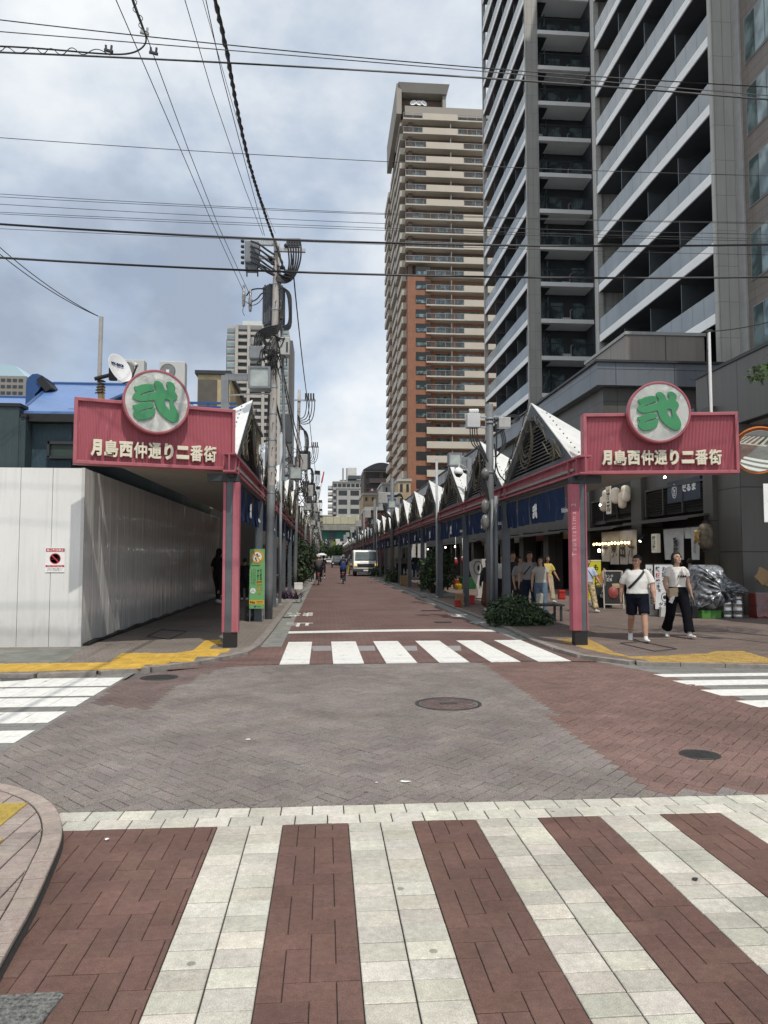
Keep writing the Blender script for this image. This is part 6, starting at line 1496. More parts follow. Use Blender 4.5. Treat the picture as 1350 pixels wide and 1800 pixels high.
# ---- square floodlights on masts above the arcades
def flood(bpx, Y, dirn, label, size, mast_px, mast_bot, grp='square floodlights over the arcades'):
    p = at(bpx[0], bpx[1], Y); e = empty('floodlight', p, label, 'floodlight', grp); s_ = size / 2
    b = MB(); b.box(-s_, s_, -s_ * .2, s_ * 1.5, -s_, s_); b.build('casing', MGREY, e, bevel=.02)
    b = MB(); w = s_ * .16
    for q4 in ((-s_, s_, s_ - w, s_), (-s_, s_, -s_, -s_ + w), (-s_, -s_ + w, -s_ + w, s_ - w), (s_ - w, s_, -s_ + w, s_ - w)): b.box(q4[0] - .004, q4[1] + .004, -s_ * .34, -s_ * .201, q4[2], q4[3])
    b.build('frame', MGREY, e); b = MB(); b.box(-s_ + w, s_ - w, -s_ * .23, -s_ * .205, -s_ + w, s_ - w); b.build('lens_glass', mat('floodlight_lens', (.36, .40, .38), .12, var=.25, scale=4, spec=.8), e)
    mx_ = at(mast_px, bpx[1], Y).x - p.x; zb = mast_bot - p.z
    b = MB(); b.box(mx_ - .07, mx_ + .07, .1, .24, zb, s_ * .3); b.box(*sorted((mx_, s_ * (1 if mx_ > 0 else -1))), .12, .22, -.02, .1); b.build('mast_edge', MGREY, e)
    b = MB(); b.tube([(mx_, .17, -s_ - .12), (0, .1, -s_ - .08), (s_, .1, -s_ - .08)], .015, 5); b.build('brace', GALV, e)
flood((456, 664), 14.6, -1, 'large square floodlight on a grey mast above the sign by the hoarding', .43, 394, 3.4)
flood((800, 807.5), 23.4, 1, 'square floodlight on a grey mast behind the steel pole boxes', .42, 826, 3.3)
for i, Y in enumerate((44, 64, 84)): flood((at_ := (0, 0)) or (0, 0), Y, 1, '', .42, 0, 3.3) if False else None
def flood_at(x, Y, z, mxo, label, grp):
    e = empty('floodlight', (x, Y, z), label, 'floodlight', grp); s_ = .22
    b = MB(); b.box(-s_, s_, -.04, .33, -s_, s_); b.build('casing', MGREY, e, bevel=.02); b = MB(); b.box(-s_ + .04, s_ - .04, -.055, -.042, -s_ + .04, s_ - .04); b.build('lens_glass', MATS['floodlight_lens'], e)
    b = MB(); b.box(mxo - .05, mxo + .05, .1, .2, 3.3 - z, .06); b.box(*sorted((mxo, 0)), .12, .2, -.02, .06); b.build('mast_edge', MGREY, e)
for i, Y in enumerate((44.0, 65, 86)): flood_at(3.95, Y, 4.75, .5, ['square floodlight above the gables past the truck', 'small square floodlight above the far gables', 'small square floodlight above the far gables'][i], 'square floodlights over the arcades' if i == 0 else 'far square floodlights')
for i, Y in enumerate((27.2, 45, 65, 85)): flood_at(-1.1, Y, 4.65, -.5, ['square floodlight on the second utility pole above the hedge side', 'third square floodlight along the utility pole side', 'tiny square floodlight among the far utility poles', 'tiny square floodlight among the far utility poles'][i], 'square floodlights over the arcades' if i < 2 else 'tiny far floodlights')
# dome camera
p = at(806, 832, 22.9); e = empty('dome_camera', p, 'white dome security camera hanging from the floodlight mast', 'camera'); b = MB(); b.lathe([(.13, -.02), (.15, .02), (.14, .1), (.06, .18), (0, .19)], 16); b.build('housing', WHITE, e, smooth=True); b = MB(); b.lathe([(0, -.13), (.07, -.11), (.11, -.06), (.125, -.021)], 16); b.build('dome', BLACK, e, smooth=True); b = MB(); b.tube([(0, 0, .17), (.05, .1, .3), (.25, .3, .25), (.42, .4, .05)], .025, 6); b.build('arm', LGREY, e)
# ---- overhead cables
def wire(P, r, label, group, sag=0.0, n=18):
    P = [Vector(p) for p in P]; o_ = P[0]
    b = MB(); pts = []
    for a, c in zip(P, P[1:]): pts += cat_pts(a, c, sag, n)
    b.tube(pts, r, 6); o = b.build('overhead_cable', CABLE, smooth=True, loc=tuple(o_)); return tag(o, label, 'cable', group)
G = 'cables crossing the street'
def cross(y0, y1, y2, Y, r, label, grp=G):       # image heights at x = 0, 675, 1350
    a, m_, c = at(0, y0, Y), at(675, y1, Y), at(1350, y2, Y); 
    k = np.polyfit([a.x, m_.x, c.x], [a.z, m_.z, c.z], 2); xs = np.linspace(a.x - 9, c.x + 9, 40)
    return wire([Vector((x, Y, np.polyval(k, x))) for x in xs], r, label, grp, 0, 1)
cross(35, 105, 153, 9.6, .0075, 'uppermost thin cable crossing the whole sky')
cross(55.5, 111, 168, 9.9, .007, 'second thin cable from the top, joining the thick one at the tower')
cross(92, 126, 175, 9.2, .0125, 'thick black cable crossing just under the two uppermost thin ones')
cross(242, 284, 309, 11.0, .0055, 'single thin cable crossing the open sky midway')
far = 'faint thin cables above the two thick black ones'
for i, (a, m_, c) in enumerate(((341, 375, 391), (346, 377, 393), (359, 393, 412), (373, 401, 420), (376, 405, 424), (402, 430, 448))): cross(a, m_, c, 12.5 + .2 * i, .0048, 'faint thin cable in the bunch above the two thick black cables', far)
cross(394, 427, 430, 8.6, .0135, 'thick black cable crossing level with the top of the utility pole')
cross(453, 483, 487, 8.4, .0130, 'lower thick black cable crossing below the switch box')
zz = 9.25
def along(pts_px, z0, r, label, group='cables running along the street', z1=None, Yend=None, pend=None):
    P = []
    for i, (px, py) in enumerate(pts_px): P.append(gp(px, py, z0))
    if pend is not None: P.append(pend)
    a, c = P[0], P[1]; P = [a + (a - c).normalized() * 9] + P
    return wire(P, r, label, group, .0, 10)
tp = A1(478, 412)
P = [gp(378, 0, 8.9), gp(398, 85, 9.0), gp(415, 185, 9.1), gp(440, 300, 9.2), tp, A1(487, 432, -.2), A1(495, 462, -.2), A1(503, 480, -.15)]; P = [P[0] + (P[0] - P[1]).normalized() * 8] + P
b = MB(); SP = smooth2(P, 3); RS = [.036 + .006 * math.sin(i * 2.4) for i in range(200)]
D_ = []; L_ = 0
fine = []
for a, c in zip(SP, SP[1:]):
    n = max(1, int((c - a).length / .06)); fine += [a + (c - a) * i / n for i in range(n)]
rk = random.Random(4); fine = [p + Vector((rk.uniform(-.006, .006), 0, rk.uniform(-.006, .006))) for p in fine]
b.tube(fine, [.030 + .008 * math.sin(i * 1.7) for i in range(len(fine))], 8); o = b.build('overhead_cable', CABLE, smooth=True, loc=tuple(P[0])); tag(o, 'thick knobbly bundled cable rising from the utility pole overhead', 'cable', 'cables running along the street')
along([(204, 0), (300, 222), (370, 385)], 8.7, .0065, 'thin cable slanting from the sky to the upper fuse insulator', pend=A1(428, 512))
along([(235, 0), (259, 67), (330, 260), (385, 400)], 8.75, .0065, 'thin cable slanting beside the wire junction to the lower fuse insulator', pend=A1(440, 520))
along([(325, 0), (372, 160), (430, 330)], 9.1, .006, 'thin cable just outside the thick bundled one', pend=A1(462, 413))
along([(362, 0), (390, 130), (432, 290)], 9.2, .007, 'thin cable hugging the thick bundled one', pend=A1(465, 414))
along([(365, 30), (402, 160), (455, 340)], 9.3, .0045, 'faint thin cable behind the thick bundled one', pend=A1(484, 410))
P = [at(-30, 80, 9.0), at(60, 84, 9.0), at(190, 96, 9.0), at(230, 95, 9.0), at(252, 84, 9.0), at(259, 68, 9.0), at(247, 40, 8.6), at(232, 0, 8.2), at(215, -60, 7.6)]
b = MB(); b.tube(smooth2(P, 3), .011, 6); o = b.build('overhead_cable', CABLE, smooth=True, loc=tuple(P[0])); tag(o, 'black cable turning a bend upward at the wire junction', 'cable', G)
rw = random.Random(12); P = smooth2([at(-20 + i * 19 + rw.uniform(-7, 7), 86 + (11 if i % 2 else -11) * rw.uniform(.5, 1.15) + i * .5, 9.0 + .05 * math.cos(i)) for i in range(12)], 3)
b = MB(); b.tube(P, .0055, 5); o = b.build('overhead_cable', CABLE, smooth=True, loc=tuple(P[0])); tag(o, 'thin wavy wire spiralled round the bending black cable', 'cable', G)
P = [at(232 + i * 1.3 + 6 * math.sin(i * .8), -4 + i * 3.6, 8.6) for i in range(18)]
b = MB(); b.tube(P, .005, 5); o = b.build('overhead_cable', CABLE, smooth=True, loc=tuple(P[0])); tag(o, 'short looping wire above the wire junction', 'cable', G)
for i, (px, py) in enumerate(((191, 88), (254, 57), (270, 92))):
    p = at(px, py, 8.98); e = empty('cable_clamp', p, ['dark cable clamp where the spiral wire begins', 'pale cable clamp at the top of the bend', 'twin upright cable clamp on the thick black cable'][i], 'clamp', 'cable clamps in the sky'); b = MB(); b.tube([(-.05, 0, 0), (.05, 0, -.02)], .022, 6); b.tube([(-.03, 0, 0), (-.035, 0, .06)], .014, 6); b.tube([(.03, 0, 0), (.035, 0, .06)], .014, 6); b.build('jaw_rim', DSTEEL if i != 1 else LGREY, e)
for i, (y0, y1) in enumerate(((430, 552), (444, 556))):
    a, c = at(-30, y0 - 22, 11.5), at(173, 556, 12.9); wire([a, c], .007, ['upper service wire sloping down to the antenna pole', 'lower service wire sloping down to the antenna pole'][i], 'service wires', .1)
wire([at(1240, 583, 13.0), at(1352, 566, 11.5), at(1420, 553, 10.5)], .009, 'service wire from the white mast rising past the tower pier', 'service wires', .03)
# bundles strung pole to pole down the street
for i, (x, z) in enumerate(((-1.15, 6.4), (-1.3, 7.4), (-.9, 9.3), (-1.3, 5.6))):
    Ys = [18.6, 37.2, 53, 70, 86, 106, 125, 146, 168, 192]; wire([(x, Y, z) for Y in Ys], .02 if i < 3 else .03, 'sagging cable strung from pole to pole down the street', 'cables strung between the utility poles', .35, 8)
# ================================================================== STREET OBJECTS AND PLANTS
LEAF = mat('leaf', (1, 1, 1), .55, var=.12, scale=12, attr=True, spec=.35)
BARK = mat('bark', (.10, .075, .055), .9, var=.3, bump=.5)
def leaves(mb, blobs, n, size, cols, seed=1, aspect=1.9, droop=.2):
    r_ = random.Random(seed); tot = sum(b[1][0] * b[1][1] + b[1][0] * b[1][2] for b in blobs)
    for c, rad in blobs:
        k = int(n * (rad[0] * rad[1] + rad[0] * rad[2]) / tot)
        for i in range(k):
            d = Vector((r_.gauss(0, 1), r_.gauss(0, 1), r_.gauss(0, 1))).normalized(); s_ = (.55 + .5 * r_.random() ** .6) * (1 + .28 * mnoise.noise(d * 2.3 + Vector(c)))
            p = Vector(c) + Vector((d.x * rad[0], d.y * rad[1], d.z * rad[2])) * s_
            nrm = (d + Vector((r_.gauss(0, .6), r_.gauss(0, .6), r_.gauss(.25, .5)))).normalized(); u = nrm.orthogonal().normalized(); u = Matrix.Rotation(r_.uniform(0, 6.28), 3, nrm) @ u; w = nrm.cross(u)
            a = size * r_.uniform(.6, 1.25); L_ = a * aspect; tip = p + u * L_ - Vector((0, 0, L_ * droop)); m1 = p + u * L_ * .45
            mb.face([p, m1 + w * a * .5 + nrm * a * .06, tip], cc_ := shade(cols[r_.randrange(len(cols))], .25)); mb.face([p, tip, m1 - w * a * .5 + nrm * a * .06], cc_)
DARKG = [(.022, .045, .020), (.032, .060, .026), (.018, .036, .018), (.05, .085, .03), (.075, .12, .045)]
def bush(name, loc, blobs, n, size, cols, label, cat, group=None, stems=6, seed=1, h=.6):
    e = empty(name, loc, label, cat, group); b = MB(); leaves(b, blobs, n, size, cols, seed); b.build('foliage', LEAF, e)
    r_ = random.Random(seed); b = MB()
    for i in range(stems):
        c, rad = blobs[r_.randrange(len(blobs))]; t_ = Vector(c) + Vector((r_.uniform(-.5, .5) * rad[0], r_.uniform(-.5, .5) * rad[1], rad[2] * .3)); s0 = Vector((t_.x * .3, t_.y * .3, -.02)); b.tube([s0, (s0 + t_) / 2 + Vector((r_.uniform(-.06, .06), 0, .05)), t_], [.018, .013, .007], 6)
    b.build('stem_branch', BARK, e); return e
# low leafy bush at the kerb
bu = gp(912, 1100, ZP); bl = [((-.36, .1, .20), (.34, .45, .26)), ((.0, .0, .34), (.42, .5, .33)), ((.36, .05, .23), (.37, .45, .25)), ((.62, .1, .13), (.28, .35, .16)), ((-.05, .5, .28), (.5, .45, .28)), ((.1, -.2, .15), (.48, .26, .18))]
bush('bush', (bu.x, bu.y + .25, ZP), bl, 3400, .05, DARKG, 'low dark leafy bush spreading over the kerb by the steel pole', 'bush', stems=14, seed=3)
# tall shrub
s_ = Vector((atx(768, 1048, 4.45).x, atx(768, 900, 4.45).y, ZP)); Hs = at(768, 962, s_.y).z
bl = [((0, 0, .62), (.55, .6, .45)), ((-.12, .1, 1.15), (.62, .6, .5)), ((.22, 0, 1.35), (.48, .5, .42)), ((0, 0, Hs - .42), (.34, .34, .42)), ((-.38, .1, .72), (.34, .4, .34)), ((.38, 0, .75), (.34, .4, .4)), ((-.5, .15, .5), (.22, .25, .22))]
bush('shrub', s_, bl, 3600, .07, DARKG, 'tall dense dark green shrub standing at the kerb before the grey posts', 'shrub', stems=16, seed=5)
b = MB(); b.box(-.65, .75, -.5, .6, -.02, .10); b.box(-.55, .65, -.4, .5, .101, .11); o = b.build('planter_edge', KERB, bevel=.01); o.location = s_; tag(o, 'low stone planter edging at the foot of the tall shrub', 'planter')
c = Vector((4.35, 60.5, ZP)); bush('bush', c, [((0, 0, .4), (.7, .8, .5)), ((.3, .4, .5), (.5, .6, .4))], 700, .09, DARKG, 'small dark bush at the kerb in front of the truck corner', 'bush', seed=8)
c = gp(687, 1018, ZP); bush('bush', (4.2, 46, ZP), [((0, 0, .4), (.55, .7, .45)), ((.3, .4, .5), (.4, .5, .4))], 700, .09, DARKG, 'small round bush at the kerb between the truck and the tall shrub', 'bush', seed=9)
# hedges on the hoarding side, purple plant
for i, (Y, h, w) in enumerate(((40.5, 2.5, .8), (44.5, 2.6, .95), (49, 2.5, .9), (56, 2.6, 1.0), (64, 2.4, 1.0), (78, 3.2, 1.3))):
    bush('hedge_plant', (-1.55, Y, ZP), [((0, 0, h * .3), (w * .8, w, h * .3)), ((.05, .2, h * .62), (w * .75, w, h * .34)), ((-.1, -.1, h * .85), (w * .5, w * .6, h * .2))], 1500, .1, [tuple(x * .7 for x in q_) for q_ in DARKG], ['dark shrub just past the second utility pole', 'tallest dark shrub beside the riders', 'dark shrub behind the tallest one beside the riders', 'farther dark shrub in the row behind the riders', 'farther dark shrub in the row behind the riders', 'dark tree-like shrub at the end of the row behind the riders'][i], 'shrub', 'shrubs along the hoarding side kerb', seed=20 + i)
p = gp(505, 1056, ZP); e = empty('purple_plant', (p.x - .02, p.y, ZP), 'purple leaved spiky plant in a low bed behind the green sign', 'plant'); b = MB(); rq = random.Random(4)
for i in range(130):
    a = rq.uniform(0, 6.28); o_ = Vector((rq.uniform(-.35, .45), rq.uniform(-.6, .6), 0)); ln_ = rq.uniform(.3, .6); d = Vector((math.cos(a) * .6, math.sin(a) * .6, rq.uniform(.5, 1.2))).normalized(); sd = Vector((-math.sin(a), math.cos(a), 0)) * .022
    m_ = o_ + d * ln_ * .6; t_ = o_ + d * ln_ + Vector((math.cos(a), math.sin(a), -.6)) * .12; cl = shade([(.045, .022, .05), (.07, .03, .065), (.03, .018, .035)][i % 3], .2); b.face([o_ - sd * .6, o_ + sd * .6, m_ + sd], cl); b.face([o_ - sd * .6, m_ + sd, m_ - sd], cl); b.face([m_ - sd, m_ + sd, t_], cl)
b.build('leaves', LEAF, e); b = MB(); b.box(-.4, .5, -.7, .7, -.02, .08); b.build('planter_edge', KERB, e, bevel=.01)
# street trees far away
def tree(x, Y, h, w, label, cols, group, n=1400, seed=1):
    e = empty('street_tree', (x, Y, 0), label, 'tree', group); b = MB(); b.tube([(0, 0, 0), (.05, 0, h * .3), (0, .1, h * .55)], [.16, .12, .07], 8)
    for i in range(5): a = i * 1.3; b.tube([(0, 0, h * .35), (math.cos(a) * w * .4, math.sin(a) * w * .4, h * .65)], [.07, .03], 6)
    b.build('trunk', BARK, e); b = MB(); leaves(b, [((0, 0, h * .62), (w, w, h * .3)), ((w * .3, 0, h * .8), (w * .6, w * .6, h * .2)), ((-w * .4, .2, h * .55), (w * .6, w * .6, h * .22))], n, w * .10, cols, seed); b.build('crown', LEAF, e)
MIDG = [(.045, .085, .02), (.06, .11, .025), (.03, .06, .02), (.09, .14, .03)]
tree(4.2, 205, 5.5, 4.2, 'round green street tree under the elevated road', MIDG, None, 1800, 1)
tree(-1.6, 190, 6, 3.2, 'dark green street tree at the end of the pole row', DARKG, None, 1500, 2)
# branch reaching in from a tree standing outside the view
e = empty('street_tree', (9.0, 12.4, ZP), 'green tree whose leafy branch tip shows beside the dark corner wall', 'tree'); b = MB(); b.tube([(0, 0, -.05), (.05, 0, 2.5), (0, .1, 4.2), (.1, 0, 5.5)], [.12, .10, .07, .03], 10)
bc = at(1347, 656, 12.4) - e.location; b.tube([(0, .1, 4.0), (-.5, 0, 4.4), (bc.x, 0, bc.z - .02)], [.05, .03, .012], 6); b.build('trunk', BARK, e); b = MB(); leaves(b, [((bc.x, 0, bc.z), (.32, .35, .16)), ((bc.x + .35, 0, bc.z + .12), (.4, .4, .25)), ((.2, 0, 5.3), (1.0, 1.0, .8)), ((-.15, .2, 4.8), (.55, .6, .4))], 1900, .055, MIDG, 7, 2.2); b.build('crown', LEAF, e)
# bench
p0, p1 = at(931, 1063, 18.5), at(972, 1068, 17.0); e = empty('bench', (5.25, 17.6, ZP), 'dark low bench beside the leafy bush and the pink post', 'bench'); b = MB(); 
for i in range(4): b.box(-.62, .42, -.32 + i * .16, -.18 + i * .16, .36, .40)
b.build('seat_slat', DSTEEL, e); 
for sx in (-.55, .33):
    for sy in (-.25, .25): b = MB(); b.box(sx, sx + .05, sy - .025, sy + .025, 0, .358); b.build('leg', DSTEEL, e)
# green no smoking sign
p = gp(452, 1094, ZP); p.y = 17.7; p.x = at(452, 1000, 17.7).x; Ys = p.y; e = empty('no_smoking_sign', (p.x, Ys, ZP), 'tall green sign with orange prohibition circle and Japanese text in front of the utility pole', 'sign', rz=R(-6)); w, z1, z0 = .355, at(452, 965, Ys).z - ZP, at(452, 1070, Ys).z - ZP; h = z1 - z0
SG = mat('sign_green', (.16, .40, .16), .4, var=.05); ORG = mat('sign_orange', (.62, .28, .03), .45, var=.04); YLW = mat('sign_amber', (.68, .42, .04), .45, var=.04)
b = MB(); b.box(-w / 2, w / 2, -.015, .015, z0, z1); b.build('panel', SG, e, bevel=.005)
fr_ = lambda x, z, o=.017: frame((x, -o, z), (1, 0, 0), (0, -1, 0))
b = MB(); zc = z1 - .185; b.lathe([(.155, 0), (.155, .003), (.152, .004), (0, .004)], 40, fr_(0, zc)); b.build('circle_edge', ORG, e); b = MB(); b.lathe([(.112, .0042), (.112, .0062), (0, .0062)], 40, fr_(0, zc)); b.build('disc', INKW, e)
b = MB(); b.box(-.016, .016, -.028, -.0235, -.112, .112, M=Matrix.Translation((0, 0, zc)) @ Matrix.Rotation(R(-42), 4, 'Y')); b.build('slash', YLW, e)
b = MB(); b.ell((.0, -.025, zc + .055), (.022, .002, .024), 12, 8); b.tube([(.005, -.025, zc + .03), (.03, -.025, zc + .015), (.06, -.025, zc + .03)], .01, 6); b.tube([(-.04, -.025, zc - .02), (-.02, -.025, zc - .045), (-.025, -.025, zc - .08)], .012, 6); b.tube([(-.02, -.025, zc - .05), (-.05, -.025, zc - .03)], .009, 6); b.tube([(-.022, -.025, zc - .08), (.005, -.025, zc - .085)], .01, 6); b.build('smoker_symbol_print', INK, e)
lettering('lettering', '指定喫煙場所', fr_(-.03, zc - .205), INK, e, fit=(.20, .03), size=.05, ext=.001)
lettering('lettering', '路\n上\n喫\n煙', fr_(.095, zc - .42), INK, e, fit=(.055, .25), size=.06, ext=.001, off=.002)
lettering('lettering', 'ポ\nイ\n捨\nて', fr_(.025, zc - .42), INK, e, fit=(.05, .24), size=.06, ext=.001, off=.002)
lettering('lettering', '禁\n止\n!!', fr_(.06, zc - .72), INK, e, fit=(.125, .36), size=.1, ext=.001, off=.006); lettering('lettering', '禁\n止\n!!', fr_(.06, zc - .72, .019), YLW, e, fit=(.112, .345), size=.1, ext=.0015, off=.0025)
for i, (x, s__) in enumerate(((-.045, 'この地区は路上喫煙禁止です'), (-.085, 'みんなで守ろう街の美化'), (-.125, 'ごみは持ち帰りましょう'))): lettering('lettering', '\n'.join(s__), fr_(x, zc - .47), INK, e, fit=(.02, .40 - .03 * i), size=.03, ext=.001)
b = MB(); b.lathe([(.065, 0), (.065, .003), (0, .003)], 32, fr_(-.09, zc - .80)); b.build('badge', INKW, e); lettering('lettering', '罰則\nあります', fr_(-.09, zc - .80, .021), INK, e, fit=(.085, .06), size=.03)
b = MB(); b.box(-w / 2 + .002, w / 2 - .002, -.0185, -.0155, z0 + .10, z0 + .205); b.build('band', YLW, e); lettering('lettering', 'No', fr_(-.095, z0 + .152, .0195), INK, e, fit=(.12, .068), size=.1, off=.004); lettering('lettering', 'Smoking\nLittering', fr_(.075, z0 + .152, .0195), INK, e, fit=(.15, .072), size=.05, off=.001)
b = MB(); b.box(-.022, .022, -.018, -.0155, -.022, .022, M=Matrix.Translation((-.04, 0, z0 + .05)) @ Matrix.Rotation(R(45), 4, 'Y')); b.build('emblem', mat('emblem_blue', (.03, .06, .2), .5), e); lettering('lettering', '中央区', fr_(.05, z0 + .05), INK, e, fit=(.10, .03), size=.05)
for sx in (-w / 2 + .01, w / 2 - .04, w / 2 - .005): b = MB(); b.tube([(sx, .03, z1 - .3), (sx, .03, 0)], .008, 6); b.build('leg', GALV, e)
# black box with arrow plate below the sign
p = gp(450, 1089, ZP); e = empty('ground_box', (-1.80, Ys + .45, ZP), 'black ground box with a grey arrow behind the green sign', 'box'); b = MB(); b.box(-.13, .13, -.1, .1, 0, .34); b.build('casing', BLACK, e, bevel=.01)
me = outline_data([[(-.04, .09), (.04, .09), (.04, 0), (.09, 0), (0, -.1), (-.09, 0), (-.04, 0)]], .002); me.transform(frame((0, -.103, .17), (1, 0, 0), (0, -1, 0))); me.materials.clear(); me.materials.append(DGREY); link(bpy.data.objects.new('arrow_print', me), e)
# white foam box by the second pole
p = gp(524, 1027, ZP); e = empty('foam_box', (-1.28, 35.8, ZP), 'white foam box on the pavement at the foot of the second utility pole', 'box'); b = MB(); b.box(-.2, .2, -.15, .15, 0, .26); b.build('body', WHITE, e, bevel=.02); b = MB(); b.box(-.21, .21, -.16, .16, .262, .33); b.build('lid', WHITE, e, bevel=.02)
# ---- shop-front furniture
# roll-up banner
YBN = mat('yellow_banner', (.62, .58, .03), .5, var=.05)
P = gp(1046, 1062, ZP); e = empty('banner_stand', (P.x, P.y, ZP), 'yellow pull-up banner with black brush writing beside the pink post', 'banner'); w = .44; z1 = at(1046, 986, P.y).z - ZP
b = MB(); b.box(-w / 2, w / 2, -.006, .006, .16, z1); b.build('fabric', YBN, e); b = MB(); b.box(-w / 2 - .02, w / 2 + .02, -.05, .05, .03, .158); b.build('cassette', LGREY, e, bevel=.01); b = MB(); b.box(-w / 2 - .01, w / 2 + .01, -.012, .012, z1 + .001, z1 + .03); b.tube([(0, .03, .15), (0, .03, z1)], .012, 6); b.build('pole_rim', WHITE, e)
b = MB(); b.box(-.2, -.1, -.16, .16, 0, .03); b.box(.1, .2, -.16, .16, 0, .03); b.build('foot', LGREY, e)
lettering('brush_writing', 'も\nん\nじ\nゃ', fr_(.06, z1 * .62, .009), INK, e, fit=(.16, .85), size=.2, ext=.001, off=.008); lettering('brush_writing', 'や\nき', fr_(-.06, .50, .009), INK, e, fit=(.22, .45), size=.2, ext=.001, off=.008)
# A-frame chalk board
P = gp(1079, 1070, ZP); e = empty('menu_easel', (P.x, P.y, ZP), 'black chalkboard menu easel with pale frame and food picture beside the man', 'sign', rz=R(-14)); zt = at(1079, 1004, P.y).z - ZP
b = MB(); Q = Matrix.Rotation(R(-9), 4, 'X'); b.box(-.27, .27, -.015, .015, .14, zt, M=Q); b.build('board', BLACK, e); b = MB()
for x in (-.29, .27): b.box(x, x + .035, -.025, .025, .0, zt + .02, M=Q)
b.box(-.25, .265, -.024, .024, zt, zt + .03, M=Q); b.box(-.25, .265, -.024, .024, .11, .14, M=Q); b.build('frame', mat('pale_wood', (.45, .42, .37), .7, var=.15), e); b = MB(); Q2 = Matrix.Rotation(R(14), 4, 'X'); b.box(-.25, -.22, .25, .28, 0, zt - .05, M=Q2); b.box(.22, .25, .25, .28, 0, zt - .05, M=Q2); b.build('rear_frame', MATS['pale_wood'], e)
b = MB(); b.lathe([(.15, 0), (.14, .02), (.05, .05), (0, .055)], 20, Q @ frame((.0, -.017, .48), (1, 0, 0), (0, -1, 0)) @ Matrix.Diagonal((1, 1.25, 1, 1))); b.build('food_print', mat('food_red', (.28, .06, .05), .5, var=.5, scale=25), e); b = MB(); b.box(-.02, .2, -.02, -.016, .62, .75, M=Q); b.build('food_print', mat('food_tan', (.40, .30, .16), .6, var=.5, scale=25), e)
lettering('chalk_lettering', 'ランチ\n定食', Q @ fr_(-.1, zt - .2, .018), INKW, e, fit=(.24, .2), size=.1, ext=.001)
P = gp(1073, 1000, ZP); p = at(1090, 1006, P.y if P.y < 22 else 20.8); 
# orange and dark poster boards near the banner
p = at(1060, 1013, 22.8); e = empty('poster_board', (p.x, 22.8, ZP), 'tilted orange menu card sticking out beside the yellow banner', 'poster'); b = MB(); D = Matrix.Translation((0, 0, p.z - ZP)) @ Matrix.Rotation(R(38), 4, 'Y'); b.box(-.12, .12, -.01, .01, -.20, .20, M=D); b.build('card', mat('orange_card', (.50, .21, .05), .6, var=.35, scale=14), e); b = MB(); b.box(-.14, .14, -.004, .012, -.22, -.201, M=D); b.box(-.14, .14, -.004, .012, .201, .22, M=D); b.build('card_frame', MATS['pale_wood'], e); b = MB(); b.box(-.015, .015, .012, .04, 0, p.z - ZP); b.build('stake', DSTEEL, e)
p = at(1062, 1035, 22.2); e = empty('crate', (p.x, 22.4, ZP), 'dark stacked crates with grey printing between the banner and the easel', 'crate'); b = MB(); b.box(-.25, .25, -.2, .2, 0, .62); b.build('body', DSTEEL, e, bevel=.01); lettering('lettering', 'AT\nBAR', fr_(0, .42, .203), LGREY, e, fit=(.24, .26), size=.1)
b = MB(); b.box(-.23, .23, -.19, .19, .64, .66); b.build('lid', DSTEEL, e)
# tall menu boards on water-filled feet
def menu_board(px0, px1, py0, py1, label, texts):
    px = (px0 + px1) / 2; P = gp(px, py1, ZP); w = at(px1, 1000, P.y).x - at(px0, 1000, P.y).x; zt = at(px, py0, P.y).z - ZP
    e = empty('menu_board', (P.x, P.y, ZP), label, 'sign', 'tall white menu boards'); b = MB(); b.box(-w / 2, w / 2, -.02, .02, .2, zt); b.build('panel', mat('board_white', (.66, .67, .68), .5, var=.04), e)
    b = MB(); fw = .018
    b.box(-w / 2 - fw, -w / 2 - .001, -.03, .03, .17, zt + fw); b.box(w / 2 + .001, w / 2 + fw, -.03, .03, .17, zt + fw); b.box(-w / 2, w / 2, -.03, .03, zt + .001, zt + fw); b.build('frame', BLACK, e)
    for sx in (-w * .33, w * .33): b = MB(); b.box(sx - .015, sx + .015, -.01, .01, .0, .2); b.build('leg', BLACK, e)
    b = MB(); q4 = [(-.19, 0), (.19, 0), (.16, .27), (-.16, .27)]; b.prism([(x, -.16, z) for x, z in q4], (0, .13, 0)); b.build('water_tank_foot', mat('foot_plastic', (.50, .50, .48), .5, var=.08), e, bevel=.015)
    for (s__, x, z, fw_, fh_, m_) in texts: lettering('brush_writing', s__, fr_(x * w, z * zt, .022), m_, e, fit=(fw_ * w, fh_ * zt), size=.2, ext=.001, off=.006)
    return e, w, zt
REDI = mat('red_ink', (.42, .015, .02), .6)
menu_board(1136, 1151, 992, 1082, 'narrower white menu board with columns of small black writing', [('海\n鮮\n鉄\n板', -.25, .72, .22, .40, INK), ('焼\nき\nそ\nば', .05, .72, .2, .40, INK), ('お\n品\n書', .32, .74, .2, .3, INK), ('も\nん\nじ', .1, .36, .28, .26, INK)])
e, w, zt = menu_board(1151.5, 1186, 992, 1084, 'white menu board with large black and red brush writing, beside the woman', [('鉄', -.33, .91, .24, .10, INK), ('板', -.33, .79, .24, .10, REDI), ('焼\nき', -.33, .62, .22, .20, INK), ('酢', -.26, .50, .12, .06, INK), ('お\n好\nみ', -.02, .80, .22, .31, INK), ('焼', .06, .58, .22, .10, REDI), ('も\nん\nじ', .3, .80, .22, .30, INK), ('だるま', .0, .22, .6, .11, INK)])
me = outline_data([ov(.10, .12), ov(.085, .105)[::-1], ov(.05, .05)], .001); me.transform(fr_(.0, zt * .37, .023)); me.materials.clear(); me.materials.append(INK); link(bpy.data.objects.new('emblem_print', me), e)
